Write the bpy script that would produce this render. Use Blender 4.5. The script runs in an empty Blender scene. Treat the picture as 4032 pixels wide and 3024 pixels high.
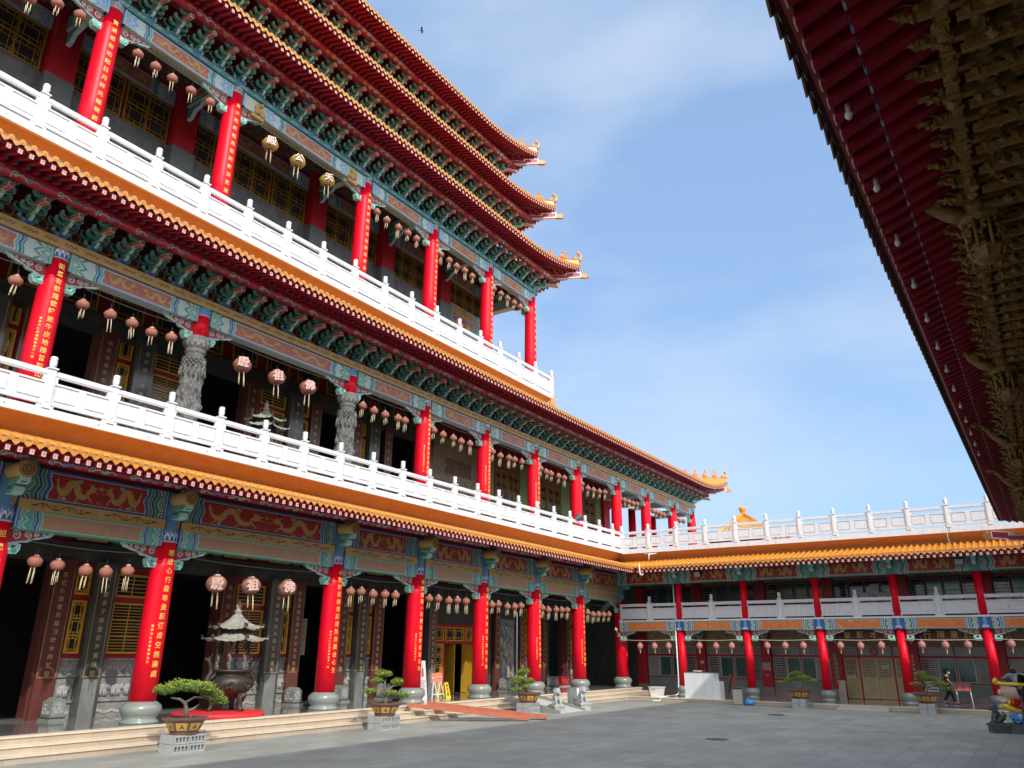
import bpy, bmesh, math, random
from math import sin, cos, pi, radians, sqrt, atan2
from mathutils import Vector, Matrix, noise as mnoise
random.seed(7)
SC = bpy.context.scene
# ---------------- camera ----------------
CAMH = 2.4
cam_d = bpy.data.cameras.new("camera"); cam = bpy.data.objects.new("camera", cam_d)
SC.collection.objects.link(cam); SC.camera = cam
PITCH, ROLL, YAW, FPX = 19.196, 0.404, 33.647, 3022.6
def cam_basis():
    p, r, yw = map(radians, (PITCH, ROLL, YAW))
    fw = Vector((-sin(yw)*cos(p), cos(yw)*cos(p), sin(p))); rt = Vector((cos(yw), sin(yw), 0)); up = rt.cross(fw)
    return rt*cos(r)+up*sin(r), -rt*sin(r)+up*cos(r), fw
_rt, _up, _fw = cam_basis()
M = Matrix((_rt, _up, -_fw)).transposed().to_4x4(); M.translation = Vector((0, 0, CAMH)); cam.matrix_world = M
cam_d.sensor_width = 36.0; cam_d.lens = 36.0*FPX/4032.0; cam_d.clip_start = 0.05; cam_d.clip_end = 3000.0
# ---------------- sun and sky ----------------
SUN = Vector((1.0, -0.60, 0.93)).normalized()
sd = bpy.data.lights.new("sun", 'SUN'); so = bpy.data.objects.new("sun", sd); SC.collection.objects.link(so)
sd.energy = 3.15; sd.angle = radians(0.5); sd.color = (1.0, 0.95, 0.86)
so.rotation_euler = SUN.to_track_quat('Z', 'Y').to_euler(); so.location = (20, -20, 60)
world = bpy.data.worlds.new("World"); SC.world = world; world.use_nodes = True
wn, wl = world.node_tree.nodes, world.node_tree.links
bg = wn["Background"]; bg.inputs[1].default_value = 0.15
sky = wn.new("ShaderNodeTexSky"); sky.sky_type = 'NISHITA'; sky.sun_disc = False
sky.sun_elevation = math.asin(SUN.z); sky.sun_rotation = atan2(SUN.x, SUN.y); sky.air_density = 1.25; sky.dust_density = 1.4; sky.ozone_density = 1.6
tc = wn.new("ShaderNodeTexCoord"); mp = wn.new("ShaderNodeMapping"); mp.inputs['Scale'].default_value = (1.4, 2.6, 4.2); mp.inputs['Rotation'].default_value = (0.3, 0.5, 0.7)
nz = wn.new("ShaderNodeTexNoise"); nz.inputs['Scale'].default_value = 1.3; nz.inputs['Detail'].default_value = 5.0; nz.inputs['Roughness'].default_value = 0.5
cr = wn.new("ShaderNodeValToRGB"); cr.color_ramp.elements[0].position = 0.44; cr.color_ramp.elements[0].color = (0, 0, 0, 1)
cr.color_ramp.elements[1].position = 0.80; cr.color_ramp.elements[1].color = (0.80, 0.80, 0.80, 1)
mx = wn.new("ShaderNodeMixRGB"); mx.inputs[2].default_value = (4.7, 5.3, 6.2, 1)
wl.new(tc.outputs['Generated'], mp.inputs[0]); wl.new(mp.outputs[0], nz.inputs['Vector']); wl.new(nz.outputs['Fac'], cr.inputs[0])
wl.new(cr.outputs[0], mx.inputs[0]); 
# sky glow added behind the camera, on the sun's side, to lift shade
gn = wn.new("ShaderNodeMixRGB"); gn.blend_type = 'MULTIPLY'; gn.inputs[0].default_value = 1.0; gn.inputs[2].default_value = (1.25, 1.40, 1.62, 1)
hz = wn.new("ShaderNodeMixRGB"); hz.inputs[0].default_value = 0.62; hz.inputs[2].default_value = (2.25, 3.45, 5.3, 1)
wl.new(sky.outputs[0], gn.inputs[1]); wl.new(gn.outputs[0], hz.inputs[1]); wl.new(hz.outputs[0], mx.inputs[1])
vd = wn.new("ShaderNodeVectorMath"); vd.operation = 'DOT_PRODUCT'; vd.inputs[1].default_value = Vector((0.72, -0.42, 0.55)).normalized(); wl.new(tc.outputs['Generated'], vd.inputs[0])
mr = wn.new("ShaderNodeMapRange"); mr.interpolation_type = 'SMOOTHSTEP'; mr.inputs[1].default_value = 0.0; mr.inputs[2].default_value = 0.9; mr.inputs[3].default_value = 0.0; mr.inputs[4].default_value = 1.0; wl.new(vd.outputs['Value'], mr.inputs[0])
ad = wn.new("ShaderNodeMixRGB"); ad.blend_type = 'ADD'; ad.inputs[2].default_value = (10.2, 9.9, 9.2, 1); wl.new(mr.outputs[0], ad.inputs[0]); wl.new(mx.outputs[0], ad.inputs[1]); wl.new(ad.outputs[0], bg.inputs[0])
SC.view_settings.view_transform = 'Standard'; SC.view_settings.look = 'None'; SC.view_settings.exposure = 0.10; SC.view_settings.gamma = 1.0
SC.cycles.max_bounces = 6; SC.cycles.diffuse_bounces = 3; SC.cycles.glossy_bounces = 3

# ---------------- materials ----------------
MATS = {}
def mat(name, col, rough=0.6, metal=0.0, var=0.12, scale=3.0, bump=0.0, bscale=40.0, emit=0.0, coat=0.0, dirt=0.0, alpha=1.0, spec=0.5):
    if name in MATS: return MATS[name]
    m = bpy.data.materials.new(name); m.use_nodes = True
    n, l = m.node_tree.nodes, m.node_tree.links; b = n["Principled BSDF"]
    b.inputs['Base Color'].default_value = (*col, 1); b.inputs['Roughness'].default_value = rough; b.inputs['Metallic'].default_value = metal
    b.inputs['Specular IOR Level'].default_value = spec
    if coat: b.inputs['Coat Weight'].default_value = coat; b.inputs['Coat Roughness'].default_value = 0.15
    if var > 0:
        g = n.new("ShaderNodeNewGeometry"); t = n.new("ShaderNodeTexNoise"); t.inputs['Scale'].default_value = scale; t.inputs['Detail'].default_value = 6.0; t.inputs['Roughness'].default_value = 0.65
        l.new(g.outputs['Position'], t.inputs['Vector'])
        r = n.new("ShaderNodeMapRange"); r.inputs[1].default_value = 0.3; r.inputs[2].default_value = 0.7; r.inputs[3].default_value = 1-var; r.inputs[4].default_value = 1+var
        l.new(t.outputs['Fac'], r.inputs[0])
        mm = n.new("ShaderNodeVectorMath"); mm.operation = 'SCALE'; mm.inputs[0].default_value = col
        l.new(r.outputs[0], mm.inputs['Scale']); last = mm.outputs[0]
        if dirt > 0:
            mp = n.new("ShaderNodeMapping"); mp.inputs['Scale'].default_value = (5.0, 5.0, 0.6); l.new(g.outputs['Position'], mp.inputs[0])
            t2 = n.new("ShaderNodeTexNoise"); t2.inputs['Scale'].default_value = 1.6; t2.inputs['Detail'].default_value = 8.0; l.new(mp.outputs[0], t2.inputs['Vector'])
            r2 = n.new("ShaderNodeMapRange"); r2.inputs[1].default_value = 0.56; r2.inputs[2].default_value = 0.72; r2.inputs[3].default_value = 0.0; r2.inputs[4].default_value = dirt
            l.new(t2.outputs['Fac'], r2.inputs[0])
            mxx = n.new("ShaderNodeMixRGB"); mxx.inputs[2].default_value = (col[0]*0.45, col[1]*0.43, col[2]*0.38, 1); l.new(r2.outputs[0], mxx.inputs[0]); l.new(last, mxx.inputs[1]); last = mxx.outputs[0]
        l.new(last, b.inputs['Base Color'])
        if bump > 0:
            t3 = n.new("ShaderNodeTexNoise"); t3.inputs['Scale'].default_value = bscale; t3.inputs['Detail'].default_value = 3.0; l.new(g.outputs['Position'], t3.inputs['Vector'])
            bb = n.new("ShaderNodeBump"); bb.inputs['Strength'].default_value = bump; bb.inputs['Distance'].default_value = 0.02; l.new(t3.outputs['Fac'], bb.inputs['Height']); l.new(bb.outputs[0], b.inputs['Normal'])
    if emit: b.inputs['Emission Color'].default_value = (*col, 1); b.inputs['Emission Strength'].default_value = emit
    if alpha < 1: b.inputs['Alpha'].default_value = alpha
    MATS[name] = m; return m

def brickmat(name, c1, c2, cm, bw, bh, mortar, rough, rotz=0.0, plane='XY', offset=0.5, var=0.25, bump=0.3, coat=0.0):
    m = bpy.data.materials.new(name); m.use_nodes = True; MATS[name] = m
    n, l = m.node_tree.nodes, m.node_tree.links; b = n["Principled BSDF"]; b.inputs['Roughness'].default_value = rough
    g = n.new("ShaderNodeNewGeometry"); mp = n.new("ShaderNodeMapping"); l.new(g.outputs['Position'], mp.inputs[0])
    mp.inputs['Rotation'].default_value = {'XY': (0, 0, rotz), 'YZ': (radians(-90), 0, radians(-90)), 'XZ': (radians(-90), 0, 0)}[plane]
    br = n.new("ShaderNodeTexBrick"); br.offset = offset; l.new(mp.outputs[0], br.inputs[0])
    br.inputs['Color1'].default_value = (*c1, 1); br.inputs['Color2'].default_value = (*c2, 1); br.inputs['Mortar'].default_value = (*cm, 1)
    br.inputs['Scale'].default_value = 1.0; br.inputs['Brick Width'].default_value = bw; br.inputs['Row Height'].default_value = bh; br.inputs['Mortar Size'].default_value = mortar
    br.inputs['Mortar Smooth'].default_value = 0.3
    t = n.new("ShaderNodeTexNoise"); t.inputs['Scale'].default_value = 0.5; t.inputs['Detail'].default_value = 8; t.inputs['Roughness'].default_value = 0.7; l.new(g.outputs['Position'], t.inputs['Vector'])
    r = n.new("ShaderNodeMapRange"); r.inputs[1].default_value = 0.25; r.inputs[2].default_value = 0.75; r.inputs[3].default_value = 1-var; r.inputs[4].default_value = 1+var; l.new(t.outputs['Fac'], r.inputs[0])
    mm = n.new("ShaderNodeVectorMath"); mm.operation = 'SCALE'; l.new(br.outputs['Color'], mm.inputs[0]); l.new(r.outputs[0], mm.inputs['Scale']); l.new(mm.outputs[0], b.inputs['Base Color'])
    bb = n.new("ShaderNodeBump"); bb.inputs['Strength'].default_value = bump; bb.inputs['Distance'].default_value = 0.01; bb.invert = True
    l.new(br.outputs['Fac'], bb.inputs['Height']); l.new(bb.outputs[0], b.inputs['Normal'])
    if coat: b.inputs['Coat Weight'].default_value = coat
    return m

def swirlmat(name, base, line, scale=6.0, width=0.06, rough=0.6):
    "painted scrollwork: thin wandering contour lines of another paint"
    m = bpy.data.materials.new(name); m.use_nodes = True; MATS[name] = m
    n, l = m.node_tree.nodes, m.node_tree.links; b = n["Principled BSDF"]; b.inputs['Roughness'].default_value = rough
    g = n.new("ShaderNodeNewGeometry"); t = n.new("ShaderNodeTexNoise"); t.inputs['Scale'].default_value = scale; t.inputs['Detail'].default_value = 1.5; t.inputs['Distortion'].default_value = 1.2
    l.new(g.outputs['Position'], t.inputs['Vector'])
    mu = n.new("ShaderNodeMath"); mu.operation = 'MULTIPLY'; mu.inputs[1].default_value = 7.0; l.new(t.outputs['Fac'], mu.inputs[0])
    fr = n.new("ShaderNodeMath"); fr.operation = 'FRACT'; l.new(mu.outputs[0], fr.inputs[0])
    su = n.new("ShaderNodeMath"); su.operation = 'SUBTRACT'; su.inputs[1].default_value = 0.5; l.new(fr.outputs[0], su.inputs[0])
    ab = n.new("ShaderNodeMath"); ab.operation = 'ABSOLUTE'; l.new(su.outputs[0], ab.inputs[0])
    lt = n.new("ShaderNodeMath"); lt.operation = 'LESS_THAN'; lt.inputs[1].default_value = width*2; l.new(ab.outputs[0], lt.inputs[0])
    mxx = n.new("ShaderNodeMixRGB"); mxx.inputs[1].default_value = (*base, 1); mxx.inputs[2].default_value = (*line, 1); l.new(lt.outputs[0], mxx.inputs[0]); l.new(mxx.outputs[0], b.inputs['Base Color'])
    return m

RED = mat('column_red_paint', (0.76, 0.003, 0.020), 0.40, var=0.07, scale=1.2, spec=0.22, dirt=0.12)
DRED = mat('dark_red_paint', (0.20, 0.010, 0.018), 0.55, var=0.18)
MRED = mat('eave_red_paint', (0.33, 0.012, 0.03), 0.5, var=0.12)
PINK = mat('rafter_end_pink', (0.66, 0.43, 0.37), 0.6)
MARK = mat('rafter_end_mark', (0.45, 0.12, 0.10), 0.6)
TILE = mat('glazed_orange_tile', (0.66, 0.255, 0.035), 0.36, var=0.22, scale=7, coat=0.12)
TILEP = mat('weathered_orange_tile', (0.52, 0.23, 0.06), 0.5, var=0.2, scale=6)
COVE = mat('orange_plaster', (0.55, 0.255, 0.08), 0.75, var=0.10, dirt=0.25)
WHITE = mat('white_paint', (0.70, 0.71, 0.73), 0.45, var=0.04, dirt=0.28)
WHITE2 = mat('white_trim', (0.78, 0.78, 0.76), 0.5, var=0.04)
TEAL = mat('teal_green_paint', (0.055, 0.26, 0.20), 0.5, var=0.15)
PTEAL = mat('pale_teal_paint', (0.38, 0.62, 0.53), 0.5, var=0.08)
MTEAL = mat('mint_green_paint', (0.08, 0.40, 0.32), 0.5, var=0.08)
BLUE = mat('blue_paint', (0.035, 0.12, 0.36), 0.5, var=0.12)
LBLUE = mat('light_blue_paint', (0.16, 0.36, 0.62), 0.5, var=0.1)
DBLUE = mat('night_blue_paint', (0.02, 0.04, 0.13), 0.5, var=0.1)
CREAM = mat('cream_line_paint', (0.52, 0.50, 0.36), 0.5, var=0.06)
PALE = mat('pale_line_paint', (0.44, 0.53, 0.51), 0.5, var=0.06)
GOLD = mat('ochre_gold_paint', (0.46, 0.30, 0.095), 0.5, var=0.12)
YGOLD = mat('bright_gold_paint', (0.80, 0.52, 0.10), 0.4, var=0.08)
LEAF = mat('gold_leaf_letter', (0.95, 0.62, 0.12), 0.3, metal=0.2, var=0.0)
PANELR = mat('panel_crimson', (0.34, 0.028, 0.03), 0.55, var=0.12)
BROWNL = mat('brown_scroll_paint', (0.13, 0.045, 0.03), 0.6)
SAL = swirlmat('salmon_scroll_panel', (0.42, 0.235, 0.155), (0.47, 0.31, 0.17), 2.4, 0.05)
ORGP = swirlmat('orange_scroll_panel', (0.74, 0.17, 0.04), (0.78, 0.38, 0.14), 3.2, 0.05)
PANEL2 = swirlmat('rose_dragon_panel', (0.40, 0.12, 0.10), (0.50, 0.27, 0.14), 4.0, 0.035)
BEIGEP = swirlmat('sand_painted_panel', (0.33, 0.25, 0.14), (0.20, 0.11, 0.07), 1.5, 0.05)
SOFFP = swirlmat('carved_soffit_panel', (0.12, 0.045, 0.035), (0.26, 0.17, 0.08), 3.0, 0.08)
STONE = mat('grey_green_stone', (0.235, 0.26, 0.235), 0.25, var=0.12, scale=20, coat=0.3)
DSTONE = mat('dark_polished_stone', (0.075, 0.082, 0.075), 0.22, var=0.3, scale=1.2, coat=0.5)
GSTONE = mat('carved_grey_stone', (0.26, 0.26, 0.25), 0.75, var=0.28, scale=5, bump=0.6, bscale=18)
LSTONE = mat('pale_carved_stone', (0.38, 0.38, 0.37), 0.8, var=0.2, scale=6, bump=0.5, bscale=25)
CARVE = mat('weathered_carved_stone', (0.15, 0.147, 0.138), 0.8, var=0.35, scale=8, bump=0.8, bscale=25)
BRSTONE = mat('brown_granite', (0.135, 0.045, 0.036), 0.3, var=0.15, scale=15, coat=0.3)
DARK = mat('interior_dark', (0.018, 0.014, 0.013), 0.9, var=0.2)  # near-black colour stands in for the darkness of unlit interiors
GLASS = mat('dark_window_glass', (0.03, 0.03, 0.032), 0.08, var=0.0)
TGLASS = mat('teal_curtain_glass', (0.02, 0.10, 0.085), 0.15, var=0.2, scale=2)
PGLASS = mat('frosted_glass', (0.26, 0.235, 0.22), 0.25, var=0.15, scale=4)
YFR = mat('yellow_window_frame', (0.62, 0.36, 0.03), 0.45, var=0.08)
OLIVE = mat('olive_green_plaster', (0.17, 0.25, 0.10), 0.7, var=0.06)
GGREY = mat('grey_green_render', (0.20, 0.235, 0.21), 0.8, var=0.08)
WFR = mat('grey_window_frame', (0.42, 0.38, 0.33), 0.5, var=0.05)
TAN = mat('tan_door_wood', (0.50, 0.38, 0.19), 0.5, var=0.1)
STEP = brickmat('cream_step_stone', (0.52, 0.42, 0.32), (0.46, 0.36, 0.28), (0.33, 0.26, 0.2), 1.15, 3.0, 0.006, 0.45, plane='XY', rotz=pi/2)
STEPLIP = mat('pale_step_edge', (0.66, 0.57, 0.43), 0.45, var=0.1, scale=4)
FLOOR = brickmat('polished_gallery_floor', (0.21, 0.20, 0.185), (0.25, 0.235, 0.22), (0.15, 0.145, 0.14), 0.9, 0.9, 0.006, 0.13, offset=0.0, bump=0.05, coat=0.5)
PAVE = brickmat('courtyard_paving', (0.235, 0.24, 0.215), (0.29, 0.295, 0.262), (0.16, 0.163, 0.15), 1.05, 0.52, 0.009, 0.72, rotz=pi/2, bump=0.35, var=0.22)
CEIL = swirlmat('painted_ceiling', (0.07, 0.03, 0.025), (0.16, 0.12, 0.05), 1.6, 0.08)
LANT = mat('faded_terracotta_cloth', (0.38, 0.15, 0.10), 0.8, var=0.16, scale=12)
LANTB = mat('dusty_brown_cloth', (0.34, 0.17, 0.12), 0.85, var=0.2, scale=12)
LANTG = mat('old_gold_cloth', (0.46, 0.29, 0.06), 0.7, var=0.2, scale=10)
LANTP = mat('pink_lantern_cloth', (0.48, 0.19, 0.20), 0.7, var=0.15, scale=12)
TASS = mat('straw_tassel', (0.72, 0.64, 0.40), 0.7, var=0.1)
WIRE = mat('grey_cable', (0.12, 0.12, 0.11), 0.6, var=0)
CARDM = mat('faded_pink_card', (0.80, 0.50, 0.47), 0.7, var=0.15, scale=9)
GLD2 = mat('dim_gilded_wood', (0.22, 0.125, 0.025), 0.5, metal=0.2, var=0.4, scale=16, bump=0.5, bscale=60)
PIPE = mat('white_plastic_pipe', (0.78, 0.78, 0.74), 0.4, var=0.05)

# ---------------- mesh builder ----------------
FLATM = ('dim_gilded_wood', 'carved_grey_stone', 'pale_carved_stone', 'weathered_carved_stone')
class MB:
    def __init__(s, T=None):
        s.v = []; s.f = []; s.mi = []; s.mats = []; s.T = T; s.smooth = []
    def m(s, material):
        if material not in s.mats: s.mats.append(material)
        return s.mats.index(material)
    def P(s, p):
        p = s.T(*p) if s.T else p
        s.v.append((p[0], p[1], p[2])); return len(s.v)-1
    def face(s, idx, mt, sm=False): s.f.append(tuple(idx)); s.mi.append(s.m(mt)); s.smooth.append(sm)
    def poly(s, pts, mt): s.face([s.P(p) for p in pts], mt)
    def box(s, a0, a1, b0, b1, c0, c1, mt):
        i = [s.P(p) for p in ((a0,b0,c0),(a1,b0,c0),(a1,b1,c0),(a0,b1,c0),(a0,b0,c1),(a1,b0,c1),(a1,b1,c1),(a0,b1,c1))]
        for q in ((0,3,2,1),(4,5,6,7),(0,1,5,4),(1,2,6,5),(2,3,7,6),(3,0,4,7)): s.face([i[k] for k in q], mt)
    def hexa(s, p, mt):
        "8 corner points, bottom ring then top ring"
        i = [s.P(q) for q in p]
        for q in ((0,3,2,1),(4,5,6,7),(0,1,5,4),(1,2,6,5),(2,3,7,6),(3,0,4,7)): s.face([i[k] for k in q], mt)
    def bar(s, p, q, w, h, mt, up=(0,0,1)):
        p = Vector(p); q = Vector(q); d = (q-p).normalized(); u = Vector(up)
        if abs(d.dot(u)) > 0.95: u = Vector((0,1,0))
        a = d.cross(u).normalized()*w/2; b = a.cross(d).normalized()*h/2
        s.hexa([p-a-b, p+a-b, q+a-b, q-a-b, p-a+b, p+a+b, q+a+b, q-a+b], mt)
    def prism(s, pts, c0, c1, mt, ax='o', side=None):
        "pts: outline in the plane; extruded along ax ('o': pts=(s,z); 'z': pts=(s,o); 's': pts=(o,z))"
        f = {'o': lambda a,b,c: (a,c,b), 'z': lambda a,b,c: (a,b,c), 's': lambda a,b,c: (c,a,b)}[ax]
        A = [s.P(f(a,b,c0)) for a,b in pts]; B = [s.P(f(a,b,c1)) for a,b in pts]
        s.face(A[::-1], mt); s.face(B, mt); n = len(pts)
        for k in range(n): s.face((A[k], A[(k+1)%n], B[(k+1)%n], B[k]), side or mt)
    def flat(s, pts, o, mt): s.poly([(a, o, b) for a, b in pts], mt)
    def ribbon(s, path, w, o, mt):
        "flat ribbon in the s-z plane; w: number or list"
        n = len(path); L = []; R_ = []
        for k in range(n):
            a = path[max(0,k-1)]; b = path[min(n-1,k+1)]; dx, dy = b[0]-a[0], b[1]-a[1]; d = sqrt(dx*dx+dy*dy) or 1
            ww = (w[k] if isinstance(w, (list, tuple)) else w)/2; nx, ny = -dy/d*ww, dx/d*ww
            ok = o+0.00035*k; L.append(s.P((path[k][0]+nx, ok, path[k][1]+ny))); R_.append(s.P((path[k][0]-nx, ok, path[k][1]-ny)))
        for k in range(n-1): s.face((L[k], R_[k], R_[k+1], L[k+1]), mt)
    def lathe(s, c, prof, n, mt, ang0=0.0, ang1=2*pi, sm=True, wob=None, sq=None):
        "revolve (r,z) profile about vertical axis at c=(s,o,z)"
        full = abs(ang1-ang0-2*pi) < 1e-6; cols = n if full else n+1; R_ = []
        for j, (r, z) in enumerate(prof):
            row = []
            for k in range(cols):
                a = ang0+(ang1-ang0)*k/n; rr = r*(wob(a, j) if wob else 1)
                row.append(s.P((c[0]+rr*cos(a), c[1]+rr*sin(a), c[2]+z)))
            R_.append(row)
        for j in range(len(prof)-1):
            for k in range(n):
                k2 = (k+1) % cols; mm = mt[j] if isinstance(mt, list) else mt
                s.face((R_[j][k], R_[j][k2], R_[j+1][k2], R_[j+1][k]), mm, sm)
        if full:
            m0 = mt[0] if isinstance(mt, list) else mt; m1 = mt[-1] if isinstance(mt, list) else mt
            if prof[0][0] > 1e-4: s.face(R_[0][::-1], m0)
            if prof[-1][0] > 1e-4: s.face(R_[-1], m1)
    def tube(s, path, r, n, mt, cap=True):
        rings = []; N = len(path); path = [Vector(p) for p in path]; prev = None
        for k in range(N):
            d = (path[min(N-1,k+1)]-path[max(0,k-1)]).normalized()
            a = (prev - d*prev.dot(d)) if prev else d.cross(Vector((0,0,1)) if abs(d.z) < 0.9 else Vector((1,0,0)))
            if a.length < 1e-5: a = d.cross(Vector((0,1,0)))
            a.normalize(); prev = a; b = d.cross(a); rr = r[k] if isinstance(r, (list, tuple)) else r
            rings.append([s.P(path[k]+a*rr*cos(2*pi*j/n)+b*rr*sin(2*pi*j/n)) for j in range(n)])
        for k in range(N-1):
            for j in range(n): s.face((rings[k][j], rings[k][(j+1)%n], rings[k+1][(j+1)%n], rings[k+1][j]), mt, True)
        if cap: s.face(rings[0][::-1], mt); s.face(rings[-1], mt)
    def blob(s, c, r, mt, n=10, rough=0.0, seed=0, rot=None):
        sm = mt.name not in FLATM
        "ellipsoid with optional lumps"
        r = (r, r, r) if not isinstance(r, (list, tuple)) else r; rows = []; m_ = max(4, n//2+1)
        for j in range(m_+1):
            th = pi*j/m_; row = []
            for k in range(n if 0 < j < m_ else 1):
                a = 2*pi*k/n; d = Vector((sin(th)*cos(a), sin(th)*sin(a), cos(th)))
                f = 1+rough*mnoise.noise(d*2.3+Vector((seed*3.1, seed, 0))) if rough else 1
                p = Vector((d.x*r[0]*f, d.y*r[1]*f, d.z*r[2]*f))
                if rot: p = rot @ p
                row.append(s.P((c[0]+p.x, c[1]+p.y, c[2]+p.z)))
            rows.append(row)
        for j in range(m_):
            A, B = rows[j], rows[j+1]
            for k in range(n):
                k2 = (k+1) % n
                if len(A) == 1: s.face((A[0], B[k], B[k2]), mt, sm)
                elif len(B) == 1: s.face((A[k], B[0], A[k2]), mt, sm)
                else: s.face((A[k], B[k], B[k2], A[k2]), mt, sm)
    def mesh(s, name):
        me = bpy.data.meshes.new(name); me.from_pydata(s.v, [], s.f)
        for mm in s.mats: me.materials.append(mm)
        me.polygons.foreach_set('material_index', s.mi); me.polygons.foreach_set('use_smooth', s.smooth); me.update(); return me
    def build(s, name, parent=None, loc=None):
        if not s.v: return None
        o = bpy.data.objects.new(name, s.mesh(name)); SC.collection.objects.link(o)
        if parent: o.parent = parent
        if loc: o.location = loc
        return o

def tag(o, label=None, cat=None, group=None, kind=None):
    if label: o['label'] = label
    if cat: o['category'] = cat
    if group: o['group'] = group
    if kind: o['kind'] = kind
    return o
def empty(name, label=None, cat=None, loc=(0,0,0), group=None, rz=0.0):
    o = bpy.data.objects.new(name, None); SC.collection.objects.link(o); o.location = loc; o.rotation_euler = (0,0,rz); o.empty_display_size = 0.3
    return tag(o, label, cat, group)
def children(o): return [c for c in bpy.data.objects if c.parent == o]
def copy_tree(o, kids, loc=None, label=None):
    "kids: {object: [children]} map so that copying stays quick"
    c = o.copy(); SC.collection.objects.link(c)
    if loc is not None: c.location = loc
    if label: c['label'] = label
    for ch in kids.get(o, []):
        d = copy_tree(ch, kids); d.parent = c
    return c

# frames: (s along the front, o outwards, z up)
XC, LY = -20.86, 42.6
def FM(s, o, z): return (XC+o, s, z)          # main hall front
def FW(s, o, z): return (s, LY-o, z)          # wing front
# ---------------- painted beam work ----------------
def zig(t, amp):
    pts = [(0, 0.35), (0.2, 0.6), (0.5, -0.6), (0.8, 0.6), (1, 0.35)]
    for (a, b), (c, d) in zip(pts, pts[1:]):
        if t <= c: return amp*(b+(d-b)*(t-a)/(c-a))
    return amp*0.35
ZT = (0, 0.2, 0.5, 0.8, 1)
def zstripes(mb, x, sgn, z0, z1, o, cols, w, amp):
    "zig-zag stripes starting at x and running towards sgn"
    d = 0.0
    for c, k in cols:
        a, b = d, d+w*k; d = b
        for t0, t1 in zip(ZT, ZT[1:]):
            q = [(x+sgn*(a+zig(t0, amp)), z0+(z1-z0)*t0), (x+sgn*(b+zig(t0, amp)), z0+(z1-z0)*t0), (x+sgn*(b+zig(t1, amp)), z0+(z1-z0)*t1), (x+sgn*(a+zig(t1, amp)), z0+(z1-z0)*t1)]
            mb.flat(q, o, c)
    return d
def hexnest(mb, x, sgn, zc, hw, hh, o, cols):
    "nested pointed medallion whose flat back stands at x; points towards sgn"
    for k, c in enumerate(cols):
        f = 1-k/(len(cols)+0.3); L = hw*f
        mb.flat([(x, zc-hh*f), (x+sgn*L*0.62, zc-hh*f), (x+sgn*L, zc), (x+sgn*L*0.62, zc+hh*f), (x, zc+hh*f)], o+0.003*k, c)
def panel_body(mb, x0, x1, z0, z1, o, cols, amp):
    "centre cartouche with zig-zag ends; cols: list of (colour, inset)"
    for k, (c, ins) in enumerate(cols):
        a, b, zb, zt = x0+ins, x1-ins, z0+ins, z1-ins; L = [(a-zig(t, amp), zb+(zt-zb)*t) for t in ZT]; Rr = [(b+zig(t, amp), zb+(zt-zb)*t) for t in ZT]
        mb.flat(L+Rr[::-1], o+0.003*k, c)
def spiral(cx, cz, r, turns, a0, sgn=1, n=14, r0=0.15):
    return [(cx+r*(r0+(1-r0)*(k/n))*cos(a0+sgn*2*pi*turns*k/n), cz+r*(r0+(1-r0)*(k/n))*sin(a0+sgn*2*pi*turns*k/n)) for k in range(n+1)]
def scrollband(mb, x0, x1, z0, z1, o, c=None):
    "band of brown cloud scrolls pointed at both ends"
    c = c or BROWNL; h = z1-z0; n = max(1, round((x1-x0)/(h*6.4))); L = (x1-x0)/n; zc = (z0+z1)/2; w = h*0.085
    for i in range(n):
        a = x0+L*(i+0.07); b = a+L*0.86; u = (b-a)/8
        mb.flat([(a, zc), (a+u*0.95, zc+h*0.13), (a+u*0.75, zc), (a+u*0.95, zc-h*0.13)], o, c)
        mb.flat([(b, zc), (b-u*0.95, zc+h*0.13), (b-u*0.75, zc), (b-u*0.95, zc-h*0.13)], o, c)
        p = [(a+u*0.8+(6.4*u)*k/36, zc+h*0.25*sin(2*pi*2*k/36)*(1 if k < 37 else -1)) for k in range(37)]
        mb.ribbon(p, w, o, c)
        for q, s in ((1.55, 1), (3.15, -1), (4.85, 1), (6.45, -1)): mb.ribbon(spiral(a+u*q, zc-s*h*0.02, h*0.2, 1.1, pi/2*s, s, 10), w*0.8, o, c)
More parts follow.
